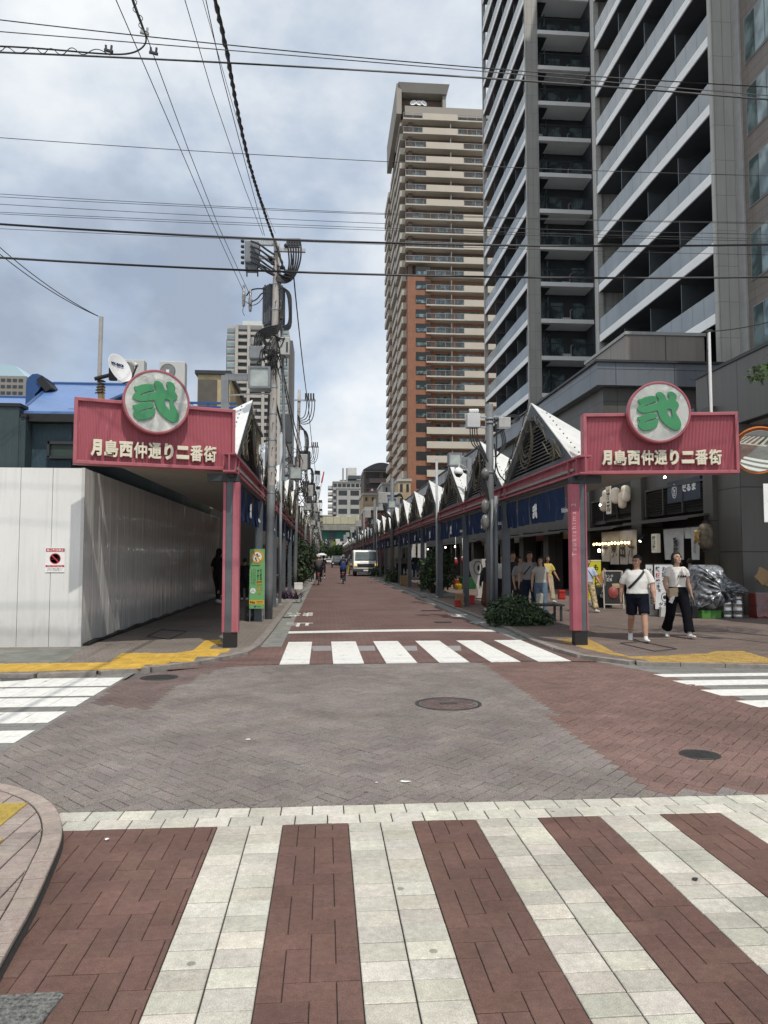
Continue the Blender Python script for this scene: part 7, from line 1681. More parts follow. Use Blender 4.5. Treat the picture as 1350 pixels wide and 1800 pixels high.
# tarpaulin over a heap
m, t, bs = nodes('silver_tarpaulin'); Lk = t.links.new; co = add(t, 'ShaderNodeTexCoord'); n = add(t, 'ShaderNodeTexNoise', i_Scale=5.0, i_Detail=7.0, i_Distortion=1.6); Lk(co.outputs['Object'], n.inputs['Vector']); Lk(ramp(t, n.outputs[0], .35, .65, (.05, .055, .06), (.42, .44, .47)), bs.inputs['Base Color']); bs.inputs['Metallic'].default_value = .45; bs.inputs['Roughness'].default_value = .32
n2 = add(t, 'ShaderNodeTexNoise', i_Scale=7.0, i_Detail=6.0, i_Distortion=1.2); Lk(co.outputs['Object'], n2.inputs['Vector']); bp = add(t, 'ShaderNodeBump', i_Strength=.55, i_Distance=.04); Lk(n2.outputs[0], bp.inputs['Height']); Lk(bp.outputs[0], bs.inputs['Normal']); TARP = m
YT = 18.1; tc_ = at(1262, 1085, YT); e = empty('tarpaulin', (tc_.x, YT, ZP), 'crumpled silver tarpaulin draped over a heap beside the beer kegs', 'tarpaulin'); k_ = YT / 1300
OUT = [(1213, 1076), (1215, 1050), (1219, 1020), (1224, 1001), (1228, 993), (1262, 993), (1272, 1010), (1284, 1020), (1298, 1026), (1312, 1034), (1316, 1046), (1300, 1044), (1283, 1057), (1264, 1066), (1243, 1078), (1226, 1070)]
cpt = (1255, 1036); b = MB(); nr, na = 26, 150; OL = [Vector(q_) for q_ in OUT]
def on_out(t_):
    k = t_ * len(OL); i = int(k) % len(OL); f_ = k - int(k); return OL[i] * (1 - f_) + OL[(i + 1) % len(OL)] * f_
for j in range(nr + 1):
    for i in range(na):
        f_ = 1 - j / nr; p2 = Vector(cpt) + (on_out(i / na) - Vector(cpt)) * f_; w_ = at(p2.x, p2.y, YT); dz = .42 * (1 - f_ ** 5)
        an_ = 2 * math.pi * i / na; nv_ = mnoise.noise(Vector((w_.x * 3.1, w_.z * 1.6, 2))) * .12 + (1 - abs(mnoise.noise(Vector((math.cos(an_) * 4.5, math.sin(an_) * 4.5, f_ * 1.3))))) ** 5 * .22 * f_ - .06 + (1 - abs(mnoise.noise(Vector((w_.x * 5 + 3, w_.z * 3, 7))))) ** 6 * .10
        b.v.append((w_.x - tc_.x, -dz + nv_ * (1 - f_ ** 6), max(.02, w_.z - ZP)))
for j in range(nr):
    for i in range(na): b.f.append((j * na + i, j * na + (i + 1) % na, (j + 1) * na + (i + 1) % na, (j + 1) * na + i)); b.c.append(None); b.m.append(0)
n0 = len(b.v); b.v += [(x, .45, z) for x, y, z in b.v[:na]]
for i in range(na): b.f.append((i, n0 + i, n0 + (i + 1) % na, (i + 1) % na)); b.c.append(None); b.m.append(0)
b.build('sheet_folds', TARP, e, smooth=True)
p = gp(1238, 1085, ZP); e = empty('crate', (p.x, 18.05, ZP), 'green plastic crate poking out from under the silver tarpaulin', 'crate'); b = MB(); b.box(-.28, .22, -.2, .2, 0, .17); b.build('body', mat('green_crate', (.06, .20, .03), .5, var=.1), e, bevel=.01); b = MB(); b.box(-.29, .23, -.21, .21, .172, .2); b.build('rim', MATS['green_crate'], e)
KEG = mat('keg_steel', (.55, .55, .54), .28, metal=.9, var=.12)
def keg(px, label):
    p = gp(px, 1087, ZP); e = empty('beer_keg', (p.x, p.y + .12, ZP), label, 'keg', 'steel beer kegs'); b = MB(); r_ = .135; hk = at(px, 1049, p.y).z - ZP
    b.lathe([(r_ * .9, 0), (r_ * .96, .01), (r_ * .96, .07), (r_ * .9, .09), (r_, .12), (r_, hk * .33), (r_ * 1.03, hk * .35), (r_ * 1.03, hk * .39), (r_, hk * .41), (r_, hk * .62), (r_ * 1.03, hk * .64), (r_ * 1.03, hk * .68), (r_, hk * .70), (r_ * .97, hk * .82), (r_ * .75, hk * .9), (r_ * .3, hk * .92), (0, hk * .92)], 28); b.build('barrel', KEG, e, smooth=True)
    b = MB(); b.lathe([(r_ * .88, hk * .86), (r_ * .94, hk * .9), (r_ * .94, hk), (r_ * .9, hk), (r_ * .88, hk * .9)], 28); b.build('collar_rim', KEG, e); b = MB(); b.lathe([(.03, hk * .92), (.03, hk * .98), (0, hk * .98)], 12); b.build('valve', DSTEEL, e)
keg(1281, 'steel beer keg nearest the green crate, half under the silver tarpaulin'); keg(1301, 'steel beer keg nearest the red crates, beside the other keg')
REDC = mat('red_crate', (.20, .018, .02), .35, var=.2)
for i, (x, z) in enumerate(((0, 0), (0, .31), (.52, 0), (.52, .31))):
    p = gp(1334, 1085, ZP); e = empty('bottle_crate', (p.x + x, 18.0, ZP + z), ['red bottle crate on the pavement next to the kegs', 'red bottle crate stacked on the one next to the kegs', 'red bottle crate on the pavement farthest from the kegs', 'red bottle crate under the cardboard, farthest from the kegs'][i], 'crate', 'red bottle crates')
    b = MB()
    for q_ in ((-.25, .25, -.19, -.17), (-.25, .25, .17, .19), (-.25, -.23, -.169, .169), (.23, .25, -.169, .169)): b.box(*q_, .0, .3)
    b.box(-.229, .229, -.169, .169, .0, .02); b.build('body_frame', REDC, e); b = MB(); b.box(-.255, .255, -.197, -.191, .24, .28); b.box(-.255, .255, -.197, -.191, .02, .05); b.build('rib', REDC, e)
    for bx_ in range(4): b = MB(); b.lathe([(.035, .02), (.035, .2), (.014, .27), (.014, .31)], 8, Matrix.Translation((-.17 + bx_ * .11, -.1, 0))); b.build('bottle', mat('bottle_brown', (.05, .022, .01), .15), e, smooth=True)
m, t, bs = nodes('clear_film'); bs.inputs['Base Color'].default_value = (.55, .52, .53, 1); bs.inputs['Roughness'].default_value = .15; bs.inputs['Alpha'].default_value = .32; n = add(t, 'ShaderNodeTexNoise', i_Scale=9.0, i_Detail=5.0, i_Distortion=1.5); bp = add(t, 'ShaderNodeBump', i_Strength=1.0, i_Distance=.05); t.links.new(n.outputs[0], bp.inputs['Height']); t.links.new(bp.outputs[0], bs.inputs['Normal']); FILM = m
p = gp(1334, 1085, ZP); b = MB(); nx_, nz_ = 26, 14; 
for j in range(nz_ + 1):
    for i in range(nx_ + 1):
        u_, v_ = i / nx_, j / nz_; b.v.append((-.32 + 1.15 * u_, -.24 - .05 * mnoise.noise(Vector((u_ * 6, v_ * 5, 1))) - .05 * (1 - v_), .05 + .6 * v_ + .03 * mnoise.noise(Vector((u_ * 9, v_ * 3, 4)))))
for j in range(nz_):
    for i in range(nx_): a = j * (nx_ + 1) + i; b.f.append((a, a + 1, a + nx_ + 2, a + nx_ + 1)); b.c.append(None); b.m.append(0)
o = b.build('plastic_film', FILM, smooth=True); o.location = (p.x, 18.0, ZP); tag(o, 'clear crinkled plastic film wrapped over the red bottle crates', 'plastic film')
CARD = mat('cardboard', (.34, .22, .115), .8, var=.12, scale=4)
p = at(1340, 1015, 18.05); e = empty('cardboard_box', (p.x + .15, 18.05, ZP + .64), 'flattened brown cardboard leaning on top of the red bottle crates', 'cardboard'); b = MB(); D = Matrix.Rotation(R(28), 4, 'Y') @ Matrix.Rotation(R(-14), 4, 'X'); b.box(-.42, .25, -.02, .02, .12, .52, M=D); b.build('large_flap', CARD, e); b = MB(); b.box(-.55, -.25, -.05, -.025, -.02, .22, M=Matrix.Rotation(R(48), 4, 'Y')); b.build('small_flap', CARD, e); lettering('lettering', '天地無用', D @ frame((-.05, -.022, .32), (1, 0, 0), (0, -1, 0)), mat('print_brown', (.14, .08, .04), .8), e, fit=(.3, .07), size=.1)
# convex traffic mirror and its pole with a caution plate
pm = at(1334, 793, 12.2); e = empty('convex_mirror', (7.95, 12.35, ZP), 'round convex traffic mirror with orange rim hanging past the end of the pink sign', 'mirror'); L = e.location
b = MB(); b.tube([(0, 0, -.1), (0, 0, 4.4)], .045, 12); b.build('post', mat('orange_post', (.48, .13, .02), .5, var=.15), e); nm = Vector((-.42, -.85, -.30)).normalized(); D = frame(pm - L, Vector((1, -.3, 0)), nm); r_ = .385
b = MB(); b.lathe([(r_ * math.sin(a) / math.sin(.55), -.16 + .16 * math.cos(a) / math.cos(0) + .0) for a in np.linspace(.55, 0, 14)], 48, D @ Matrix.Translation((0, 0, .16 * (1 - math.cos(.55)) - .0))); m, t, bs = nodes('mirror_face'); bs.inputs['Metallic'].default_value = 1; bs.inputs['Roughness'].default_value = .03; bs.inputs['Base Color'].default_value = (.72, .74, .72, 1); b.build('mirror_face', m, e, smooth=True)
b = MB(); b.lathe([(r_ * .98, -.02), (r_ * .99, .015), (r_ * 1.05, .02), (r_ * 1.07, -.02), (r_ * 1.05, -.06), (r_ * .6, -.09), (0, -.10)], 48, D); b.build('rim', mat('orange_rim', (.50, .15, .025), .4, var=.12), e, smooth=True)
b = MB(); pts = [D @ Vector((r_ * 1.1 * math.cos(a), r_ * 1.1 * math.sin(a), -.06 + .16 * max(0, math.sin(a)))) for a in np.linspace(.2, 2.94, 16)]; pt2 = [D @ Vector((r_ * 1.1 * math.cos(a), r_ * 1.1 * math.sin(a), -.08)) for a in np.linspace(.2, 2.94, 16)]
for i in range(15): b.face([pt2[i], pt2[i + 1], pts[i + 1], pts[i]])
b.build('hood', MATS['orange_rim'], e, smooth=True); b = MB(); b.tube([D @ Vector((0, 0, -.1)), Vector((-.02, 0, (pm - L).z))], .025, 8); b.build('bracket', GALV, e)
p = at(1344, 850, 12.2) - L; zt, zb_ = p.z, (at(1344, 918, 12.2) - L).z; e2 = empty('caution_plate', (at(1343.5, 884, 12.2).x + .16, 12.22, ZP + (zt + zb_) / 2), 'white caution plate with black characters below the convex mirror', 'sign'); hh = (zt - zb_) / 2
b = MB(); b.box(-.16, .16, -.006, .006, -hh, hh); b.build('plate', WHITE, e2, bevel=.02); lettering('lettering', '注\n意', fr_(-.0, -.08, .008), INK, e2, fit=(.2, hh * 1.1), size=.2, off=.01)
me = outline_data([[(-.07, 0), (.07, 0), (0, .11)]], .001); me.transform(fr_(0, hh - .17, .008)); me.materials.clear(); me.materials.append(REDI); link(bpy.data.objects.new('warning_print', me), e2); b = MB(); b.tube([(0, .007, 0), (.30, .13, 0)], .012, 6); b.build('bracket', GALV, e2)
# timber crates, buckets and white boxes at the post feet
def crate(px, py, X, w, h, m, label, cat='crate', grp='boxes at the feet of the grey posts', name='timber_crate'):
    p = atx(px, py, X); e = empty(name, (X, p.y, ZP), label, cat, grp); b = MB(); b.box(-w / 2, w / 2, -w / 2, w / 2, 0, h); b.build('body', m, e, bevel=.012)
    b = MB()
    for z in (h * .15, h * .8): b.box(-w / 2 - .012, w / 2 + .012, -w / 2 - .014, -w / 2 - .002, z, z + h * .12)
    b.build('slat', m, e); return e
TIM = mat('timber', (.30, .20, .11), .8, var=.2, scale=9)
crate(808, 1060, 4.15, .24, .42, TIM, 'pale timber crate at the foot of a grey post by the tall shrub'); crate(804, 1056, 4.05, .16, .22, RED, 'small red box peeking out beside the pale timber crate', 'box', name='red_box'); crate(829, 1060, 4.75, .18, .30, RED, 'small red box on the far side of the grey post by the tall shrub', 'box', name='red_box')
crate(708, 1026, 4.2, .3, .55, TIM, 'pale timber crate farther along beside two grey posts'); crate(714, 1026, 4.35, .3, .55, TIM, 'second pale timber crate touching the farther one'); 
p = gp(987, 1052, ZP); crate(987, 1052, 8.6, .22, .34, RED, 'red bucket-like box on the pavement behind the pink post', 'box', None, 'red_box')
# cut-out advertising board far under the arcade
P = at(846, 1024, 27); e = empty('cutout_board', (P.x, 27, ZP), 'white cut-out shop board with black round emblem behind the steel pole', 'sign'); w = .46; z1 = at(846, 983, 27).z - ZP
me = outline_data([[(-w, z1), (w, z1 + .02), (w * .7, z1 * .55), (w * .25, z1 * .35), (w * .2, .12), (w * .4, .04), (-w * .45, .04), (-w * .25, .14), (-w * .3, .4), (-w * .9, z1 * .62)]], .02); me.transform(frame((0, 0, 0), (1, 0, 0), (0, -1, 0))); me.materials.clear(); me.materials.append(mat('board_cream', (.45, .44, .41), .6)); link(bpy.data.objects.new('board', me), e)
me = outline_data([ov(.17, .26), ov(.14, .23)[::-1], ov(.05, .11, cx=.02)], .002); me.transform(fr_(-.12, z1 * .78, .024)); me.materials.clear(); me.materials.append(INK); link(bpy.data.objects.new('emblem_print', me), e); b = MB(); b.box(-.01, .01, -.025, -.021, z1 * .3, z1); b.build('fold_line', INK, e)
lettering('lettering', 'ロ', fr_(.24, z1 * .84, .024), INK, e, fit=(.12, .16), size=.2, off=.01)
REDD = mat('dull_red', (.22, .02, .018), .6)
# colourful goods by a far shop
for i, (px, py, Y, sz, m_, lb) in enumerate(((801, 988, 38, .13, REDD, 'red round lantern figure with white top by a far shop'), (813, 985, 40, .12, REDD, 'second red lantern in front of a far shop'), (802, 1012, 36, .20, mat('orange_goods', (.32, .06, .015), .5), 'bright orange toy-like bundle in front of a far shop'), (806, 1023, 35, .20, mat('yellow_goods', (.35, .23, .01), .5), 'yellow bundle at the foot of the orange one'))):
    p = at(px, py, Y); 
    if i < 2: e = empty('hanging_lantern', p, lb, 'lantern', 'red lanterns of a far shop'); b = MB(); b.ell((0, 0, 0), (sz, sz, sz * 1.35), 14, 10); b.build('shade', m_, e, smooth=True); b = MB(); b.ell((0, 0, sz * 1.35), (sz * .55, sz * .55, sz * .4), 12, 8); b.tube([(0, 0, sz * 1.5), (0, 0, 2.6 + ZP - p.z)], .012, 5); b.build('cap', WHITE, e, smooth=True)
    else: e = empty('goods_basket', (p.x, Y, ZP), lb, 'goods', 'coloured goods of a far shop'); b = MB(); b.lathe([(sz * .7, 0), (sz, .35 if i == 2 else .18), (sz * .95, .36 if i == 2 else .19), (0, .3 if i == 2 else .15)], 14); b.build('basket', m_, e); b = MB(); [b.ell((math.cos(a) * sz * .45, math.sin(a) * sz * .45, (.42 if i == 2 else .22)), (sz * .4, sz * .4, sz * .35), 10, 7) for a in np.linspace(0, 5, 5)]; b.build('heap_leaf', m_, e, smooth=True)
p = at(822, 1019, 36); e = empty('goods_basket', (p.x, 36, ZP), 'dark green tub beside the orange bundle', 'goods', 'coloured goods of a far shop'); b = MB(); b.lathe([(.4, 0), (.45, .55), (.43, .56), (.4, .3), (0, .3)], 16); b.build('tub', mat('green_tub', (.01, .09, .025), .5), e)
for i, (px, Y) in enumerate(((727, 50), (738, 47), (745, 44))):
    p = at(px, 968, Y); e = empty('hanging_banner', p, 'white cloth banner hanging at the shop fronts behind the grey posts', 'banner', 'white banners at the far shops'); b = MB(); b.box(-.14, .14, -.006, .006, -.45, .45); b.build('cloth', LINENW, e); b = MB(); b.tube([(-.16, 0, .46), (.16, 0, .46)], .012, 6); b.tube([(0, 0, .46), (0, 0, 2.85 - p.z)], .008, 4); b.build('rod_rim', DSTEEL, e)
# ================================================================== PEOPLE
SKIN = mat('skin', (.42, .25, .175), .55, var=.08, scale=14, spec=.35); SKIN2 = mat('skin_fair', (.50, .32, .235), .55, var=.07, scale=14, spec=.35)
HAIR = mat('black_hair', (.012, .010, .009), .45, var=.3, scale=60, bump=.4, bscale=220)
def limb(b, pts, rad, n=12, ends=(1, 1)):
    """tapered tube; rad: list of (rx, ry) or r"""
    pts = [Vector(p) for p in pts]; rings = []
    for i, p in enumerate(pts):
        t = (pts[min(i + 1, len(pts) - 1)] - pts[max(i - 1, 0)]).normalized()
        u = Vector((1, 0, 0)); u = (u - t * u.dot(t)); u = u.normalized() if u.length > .1 else t.orthogonal().normalized(); w = t.cross(u)
        rx, ry = rad[i] if isinstance(rad[i], tuple) else (rad[i], rad[i])
        rings.append([p + u * rx * math.cos(2 * math.pi * k / n) + w * ry * math.sin(2 * math.pi * k / n) for k in range(n)])
    vs = [v for r_ in rings for v in r_]; fs = [(i * n + k, i * n + (k + 1) % n, (i + 1) * n + (k + 1) % n, (i + 1) * n + k) for i in range(len(pts) - 1) for k in range(n)]
    fs += [tuple(range(n - 1, -1, -1)), tuple((len(pts) - 1) * n + k for k in range(n))]; b.raw(vs, fs)
    for e_ in (0, -1):                          # rounded ends
        if not ends[e_]: continue
        rx, ry = rad[e_] if isinstance(rad[e_], tuple) else (rad[e_], rad[e_]); b.ell(pts[e_], (rx * .98, ry * .98, min(rx, ry) * .9), 10, 6)
def fuse(b, name, m, parent, vox, it=4, dis=None):
    o = b.build(name, m, parent, smooth=True); r_ = o.modifiers.new('fuse', 'REMESH'); r_.mode = 'VOXEL'; r_.voxel_size = vox; r_.use_smooth_shade = True
    s_ = o.modifiers.new('smooth', 'SMOOTH'); s_.iterations = it; s_.factor = .5
    if dis:
        tx = bpy.data.textures.get('cloth_folds') or bpy.data.textures.new('cloth_folds', 'CLOUDS'); tx.noise_scale = .11
        d = o.modifiers.new('folds', 'DISPLACE'); d.texture = tx; d.strength = dis; d.mid_level = .5; d.texture_coords = 'LOCAL'
    return stop(o)
def person(loc, rz, H, label, top, bottom, shoes, hair='short', legs=((0, 0), (0, 0)), arms=None, sleeve='short', low='trousers', girth=1.0, head=(0, 0), skin=None, vox=.014, group=None, lean=0.0, seat=None, hairm=None, fem=False, toptuck=0.0):
    """legs: (left, right) of (thigh swing forward deg, knee bend deg); arms: (left, right) of (elbow offset, wrist offset) in heights. Local -Y is forward, +X the person's left."""
    skin = skin or SKIN; k = H; G = girth
    e = empty('person', loc, label, 'person', group, rz)
    body, shirt, pants, shoe = MB(), MB(), MB(), MB()
    hip = Vector((0, 0, .53 * k)) if seat is None else Vector(seat)
    def tor(z, y=0.0): # torso line with lean (forward)
        d = z * k - .53 * k; return hip + Vector((0, -math.sin(lean) * d + y * k, math.cos(lean) * d))
    sh_w = (.118 if not fem else .105) * k * (1 + (G - 1) * .4)
    chest, waist, hipr = ((.098, .067), (.083, .060), (.098, .070)) if not fem else ((.088, .062), (.074, .054), (.100, .070))
    sc_ = lambda r_, g=G: (r_[0] * k * g, r_[1] * k * g)
    limb(body, [tor(.50), tor(.56), tor(.63), tor(.72), tor(.79), tor(.825)], [sc_(hipr, G * .82), sc_(hipr, G * .84), sc_(waist, G * .88), sc_(chest, G * .88), sc_((.088, .046)), sc_((.042, .036), 1)], 16)
    limb(body, [tor(.81), tor(.845), tor(.885, -.008)], [(.040 * k, .038 * k), .033 * k, .033 * k], 12)
    hd = tor(.935, -.012); HM = Matrix.Translation(hd) @ Matrix.Rotation(head[0], 4, 'Z') @ Matrix.Rotation(head[1], 4, 'X'); Hh = .066 * k
    def he(c, r_, nu=16, nv=12): body.ell(HM @ Vector(c), r_, nu, nv, M=HM.to_3x3())
    he((0, .004 * k, .006 * k), (.044 * k, .054 * k, .060 * k)); he((0, -.014 * k, -.034 * k), (.034 * k, .036 * k, .036 * k)); he((0, -.028 * k, -.052 * k), (.02 * k, .02 * k, .014 * k), 10, 8)
    he((0, -.056 * k, -.010 * k), (.0085 * k, .012 * k, .012 * k), 8, 6); he((0, -.053 * k, .006 * k), (.006 * k, .008 * k, .016 * k), 8, 6); he((0, -.05 * k, .020 * k), (.032 * k, .008 * k, .007 * k), 10, 6)
    for s in (-1, 1): he((s * .0465 * k, .006 * k, -.004 * k), (.007 * k, .012 * k, .018 * k), 8, 6); he((s * .022 * k, -.036 * k, -.016 * k), (.016 * k, .016 * k, .014 * k), 8, 6)
    # legs
    feet = []
    for i, s in enumerate((1, -1)):
        th, kn = R(legs[i][0]), R(legs[i][1]); h0 = hip + Vector((s * .060 * k, 0, -.01 * k)); L1, L2 = .245 * k, .245 * k
        kp = h0 + Vector((s * .004 * k, -math.sin(th) * L1, -math.cos(th) * L1)); a2 = th - kn; ap = kp + Vector((0, -math.sin(a2) * L2, -math.cos(a2) * L2))
        limb(body, [h0, (h0 + kp) / 2, kp, (kp + ap) / 2 + Vector((0, .006 * k, .02 * k)), ap], [.044 * k * G, .043 * k * G, .034 * k * G ** .5, .034 * k * G ** .5, .022 * k], 12)
        fdir = Vector((s * .12, -1, 0)).normalized(); pitch = max(-.5, min(.9, -(a2) * .9 if a2 < 0 else -a2 * .5))
        fd = Vector((fdir.x, fdir.y * math.cos(pitch), -math.sin(pitch) if a2 < 0 else math.sin(.3 * a2))).normalized()
        fp = ap + Vector((0, 0, -.028 * k)); limb(shoe, [fp - fd * .030 * k, fp + fd * .03 * k, fp + fd * .085 * k, fp + fd * .108 * k], [(.026 * k, .024 * k), (.028 * k, .026 * k), (.028 * k, .016 * k), (.018 * k, .012 * k)], 10)
        limb(shoe, [ap + Vector((0, 0, .008 * k)), fp], [.026 * k, .027 * k], 10)
        if low == 'shorts':
            limb(pants, [h0 + Vector((0, 0, .03 * k)), (h0 + kp) / 2, h0 + (kp - h0) * .86], [.058 * k * G, .056 * k * G, .054 * k * G], 14, (1, 0))
        elif low == 'wide':
            limb(pants, [h0 + Vector((0, 0, .03 * k)), (h0 + kp) / 2, kp, (kp + ap) / 2, kp + (ap - kp) * .90], [.062 * k * G, .062 * k, .055 * k, .054 * k, .060 * k], 14, (1, 0))
        elif low == 'trousers':
            limb(pants, [h0 + Vector((0, 0, .03 * k)), (h0 + kp) / 2, kp, (kp + ap) / 2, kp + (ap - kp) * .96], [.060 * k * G, .055 * k * G, .042 * k, .040 * k, .036 * k], 12, (1, 0))
        feet.append(ap)
    if seat is None: e.location.z = ZP - (min(a_.z for a_ in feet) - .052 * k)
    if low == 'skirt': limb(pants, [tor(.60), tor(.53), hip + Vector((0, 0, -.2 * k)), hip + Vector((0, 0, -.38 * k))], [sc_((.085, .062)), sc_((.105, .078)), (.125 * k, .10 * k), (.15 * k, .12 * k)], 20)
    else: limb(pants, [tor(.615), tor(.56), tor(.51), tor(.475)], [sc_((waist[0] + .005, waist[1] + .005)), sc_((hipr[0] + .006, hipr[1] + .006)), sc_((hipr[0] + .005, hipr[1] + .005)), sc_((.075, .06))], 18)
    # shirt
    hem = .555 if toptuck == 0 else .60
    limb(shirt, [tor(hem), tor(.61), tor(.70), tor(.775), tor(.812), tor(.835)], [sc_((hipr[0] + .012, hipr[1] + .014)), sc_((waist[0] + .018, waist[1] + .018)), sc_((chest[0] + .012, chest[1] + .012)), sc_((.100, .062)), (.074 * k * G, .048 * k), (.046 * k, .042 * k)], 22, (0, 0))
    # arms
    arms = arms or (((.035, .0, -.165), (.012, -.04, -.145)), ((.035, .0, -.165), (.012, -.04, -.145)))
    hands = []
    for i, s in enumerate((1, -1)):
        S = tor(.797) + Vector((s * sh_w, 0, 0)); ea, wa = arms[i]; E = S + Vector((s * ea[0], ea[1], ea[2])) * k; Wp = E + Vector((s * wa[0], wa[1], wa[2])) * k
        limb(body, [S, (S + E) / 2, E, (E + Wp) / 2, Wp], [.021 * k * G, .027 * k * G, .025 * k * G, .024 * k * G, .0165 * k], 12)
        d = (Wp - E).normalized(); side = Vector((s, 0, 0)); side = (side - d * side.dot(d)).normalized(); fw = d.cross(side)   # palm plane spanned by d and fw
        pc = Wp + d * .028 * k; limb(body, [Wp, pc, Wp + d * .055 * k], [(.014 * k, .016 * k), (.012 * k, .024 * k), (.011 * k, .023 * k)], 10) if abs(fw.x) > .5 else limb(body, [Wp, pc, Wp + d * .055 * k], [(.013 * k, .017 * k), (.011 * k, .024 * k), (.010 * k, .023 * k)], 10)
        for f_ in range(4):
            o_ = (f_ - 1.5) * .0118 * k; ln_ = (.036, .044, .041, .032)[f_] * k; b0 = Wp + d * .054 * k + fw * o_; b1 = b0 + (d * .9 - side * .25).normalized() * ln_ * .55; b2 = b1 + (d * .55 - side * .75).normalized() * ln_ * .5
            limb(body, [b0, b1, b2], [.0062 * k, .0056 * k, .0046 * k], 7)
        fs_ = fw if fw.y < 0 else -fw
        t0 = Wp + d * .02 * k + fs_ * .016 * k; limb(body, [t0, t0 + (d * .6 + fs_ * .7).normalized() * .022 * k, t0 + (d * .9 + fs_ * .3 - side * .3).normalized() * .042 * k], [.0085 * k, .007 * k, .0055 * k], 7)
        hands.append(Wp + d * .06 * k)
        if sleeve == 'short': limb(shirt, [S + Vector((-s * .03 * k, 0, .012 * k)), S + (E - S) * .35, S + (E - S) * .80], [.036 * k * G ** .5, .038 * k * G ** .5, .041 * k * G ** .5], 12, (1, 0))
        elif sleeve == 'cap': limb(shirt, [S + Vector((-s * .03 * k, 0, .012 * k)), S + (E - S) * .2, S + (E - S) * .45], [.036 * k, .038 * k, .040 * k], 12, (1, 0))
        elif sleeve == 'long': limb(shirt, [S + Vector((-s * .03 * k, 0, .012 * k)), (S + E) / 2, E, (E + Wp) / 2, Wp], [.036 * k, .036 * k, .031 * k, .028 * k, .024 * k], 12)
        else: limb(shirt, [S + Vector((-s * .03 * k, 0, .012 * k)), S + Vector((-s * .005 * k, 0, .0))], [.036 * k, .036 * k], 10)
    fuse(body, 'body', skin, e, vox if vox < .011 else vox, 3)
    fuse(shirt, 'top', top, e, max(.010, vox), 2, .010); fuse(pants, {'skirt': 'skirt', 'shorts': 'shorts'}.get(low, 'trousers'), bottom, e, max(.010, vox), 2, .010)
    sh_ = fuse(shoe, 'shoe_pair_rim', shoes, e, max(.009, vox * .8), 2)
    # hair
    hm = hairm or HAIR; b = MB(); n0 = len(b.v)
    def cap(rx, ry, rz_, c, keep):
        t_ = MB(); t_.ell((0, 0, 0), (rx, ry, rz_), 28, 20); vs = t_.v
        for f in t_.f:
            cc_ = sum((Vector(vs[i]) for i in f), Vector()) / len(f)
            if keep(cc_.x / rx, cc_.y / ry, cc_.z / rz_): b.face([HM @ (Vector(vs[i]) + Vector(c)) for i in f])
    if hair == 'short': cap(.0485 * k, .059 * k, .064 * k, (0, .006 * k, .010 * k), lambda x, y, z: z > .45 or (y > .1 and z > -.45) or (abs(x) > .8 and y > -.25 and z > -.05))
    elif hair == 'bob': cap(.056 * k, .062 * k, .068 * k, (0, .006 * k, .008 * k), lambda x, y, z: z > .62 or y > .02 or (abs(x) > .8 and y > -.35)); limb(b, [HM @ Vector((0, .034 * k, -.01 * k)), HM @ Vector((0, .036 * k, -.062 * k))], [(.052 * k, .030 * k), (.046 * k, .022 * k)], 16); [limb(b, [HM @ Vector((s * .048 * k, .008 * k, .02 * k)), HM @ Vector((s * .051 * k, .006 * k, -.06 * k))], [.012 * k, .011 * k], 8) for s in (-1, 1)]
    elif hair == 'long': cap(.052 * k, .061 * k, .066 * k, (0, .006 * k, .008 * k), lambda x, y, z: z > .5 or y > -.1 or (abs(x) > .7 and y > -.5)); limb(b, [HM @ Vector((0, .024 * k, 0)), HM @ Vector((0, .035 * k, -.08 * k)), HM @ Vector((0, .04 * k, -.17 * k))], [(.05 * k, .036 * k), (.056 * k, .03 * k), (.045 * k, .02 * k)], 14)
    elif hair == 'bun': cap(.048 * k, .058 * k, .063 * k, (0, .006 * k, .010 * k), lambda x, y, z: z > .5 or y > 0 or (abs(x) > .75 and y > -.4)); b.ell(HM @ Vector((.02 * k, .02 * k, .08 * k)), (.022 * k, .022 * k, .02 * k), 10, 8)
    elif hair == 'helmet': cap(.058 * k, .07 * k, .066 * k, (0, .004 * k, .022 * k), lambda x, y, z: z > -.15)
    o = b.build('helmet' if hair == 'helmet' else 'hair', hm, e, smooth=True); s_ = o.modifiers.new('thickness', 'SOLIDIFY'); s_.thickness = .006; s_.offset = 1
    # face details
    for s in (-1, 1):
        b = MB(); b.ell(HM @ Vector((s * .0185 * k, -.0495 * k, .005 * k)), (.0078 * k, .004 * k, .0035 * k), 10, 6, M=HM.to_3x3()); b.build('eye', INK, e, smooth=True)
        b = MB(); b.tube([HM @ Vector((s * .010 * k, -.053 * k, .019 * k)), HM @ Vector((s * .020 * k, -.0525 * k, .0225 * k)), HM @ Vector((s * .030 * k, -.047 * k, .019 * k))], .0022 * k, 5); b.build('eyebrow', hm if hair != 'helmet' else HAIR, e)
    b = MB(); b.ell(HM @ Vector((0, -.0495 * k, -.036 * k)), (.0135 * k, .005 * k, .0036 * k), 12, 6, M=HM.to_3x3()); b.build('mouth', mat('lips', (.30, .09, .08), .5, var=.1), e, smooth=True)
    return e, hands, tor, HM
def belt(e, pts, w, m, name='strap', t=.004):
    b = MB(); P = smooth2([Vector(p) for p in pts], 2)
    for a, c in zip(P, P[1:]): 
        d = (c - a).normalized(); up = Vector((0, -1, 0)); sd = d.cross(up).normalized() * w / 2
        b.prism([a + sd, a - sd, c - sd, c + sd], (0, -t, 0))
    return b.build(name, m, e)
CW = lambda n, c: mat(n, c, .9, spec=.12, var=.06, scale=8, bump=.35, bscale=16)
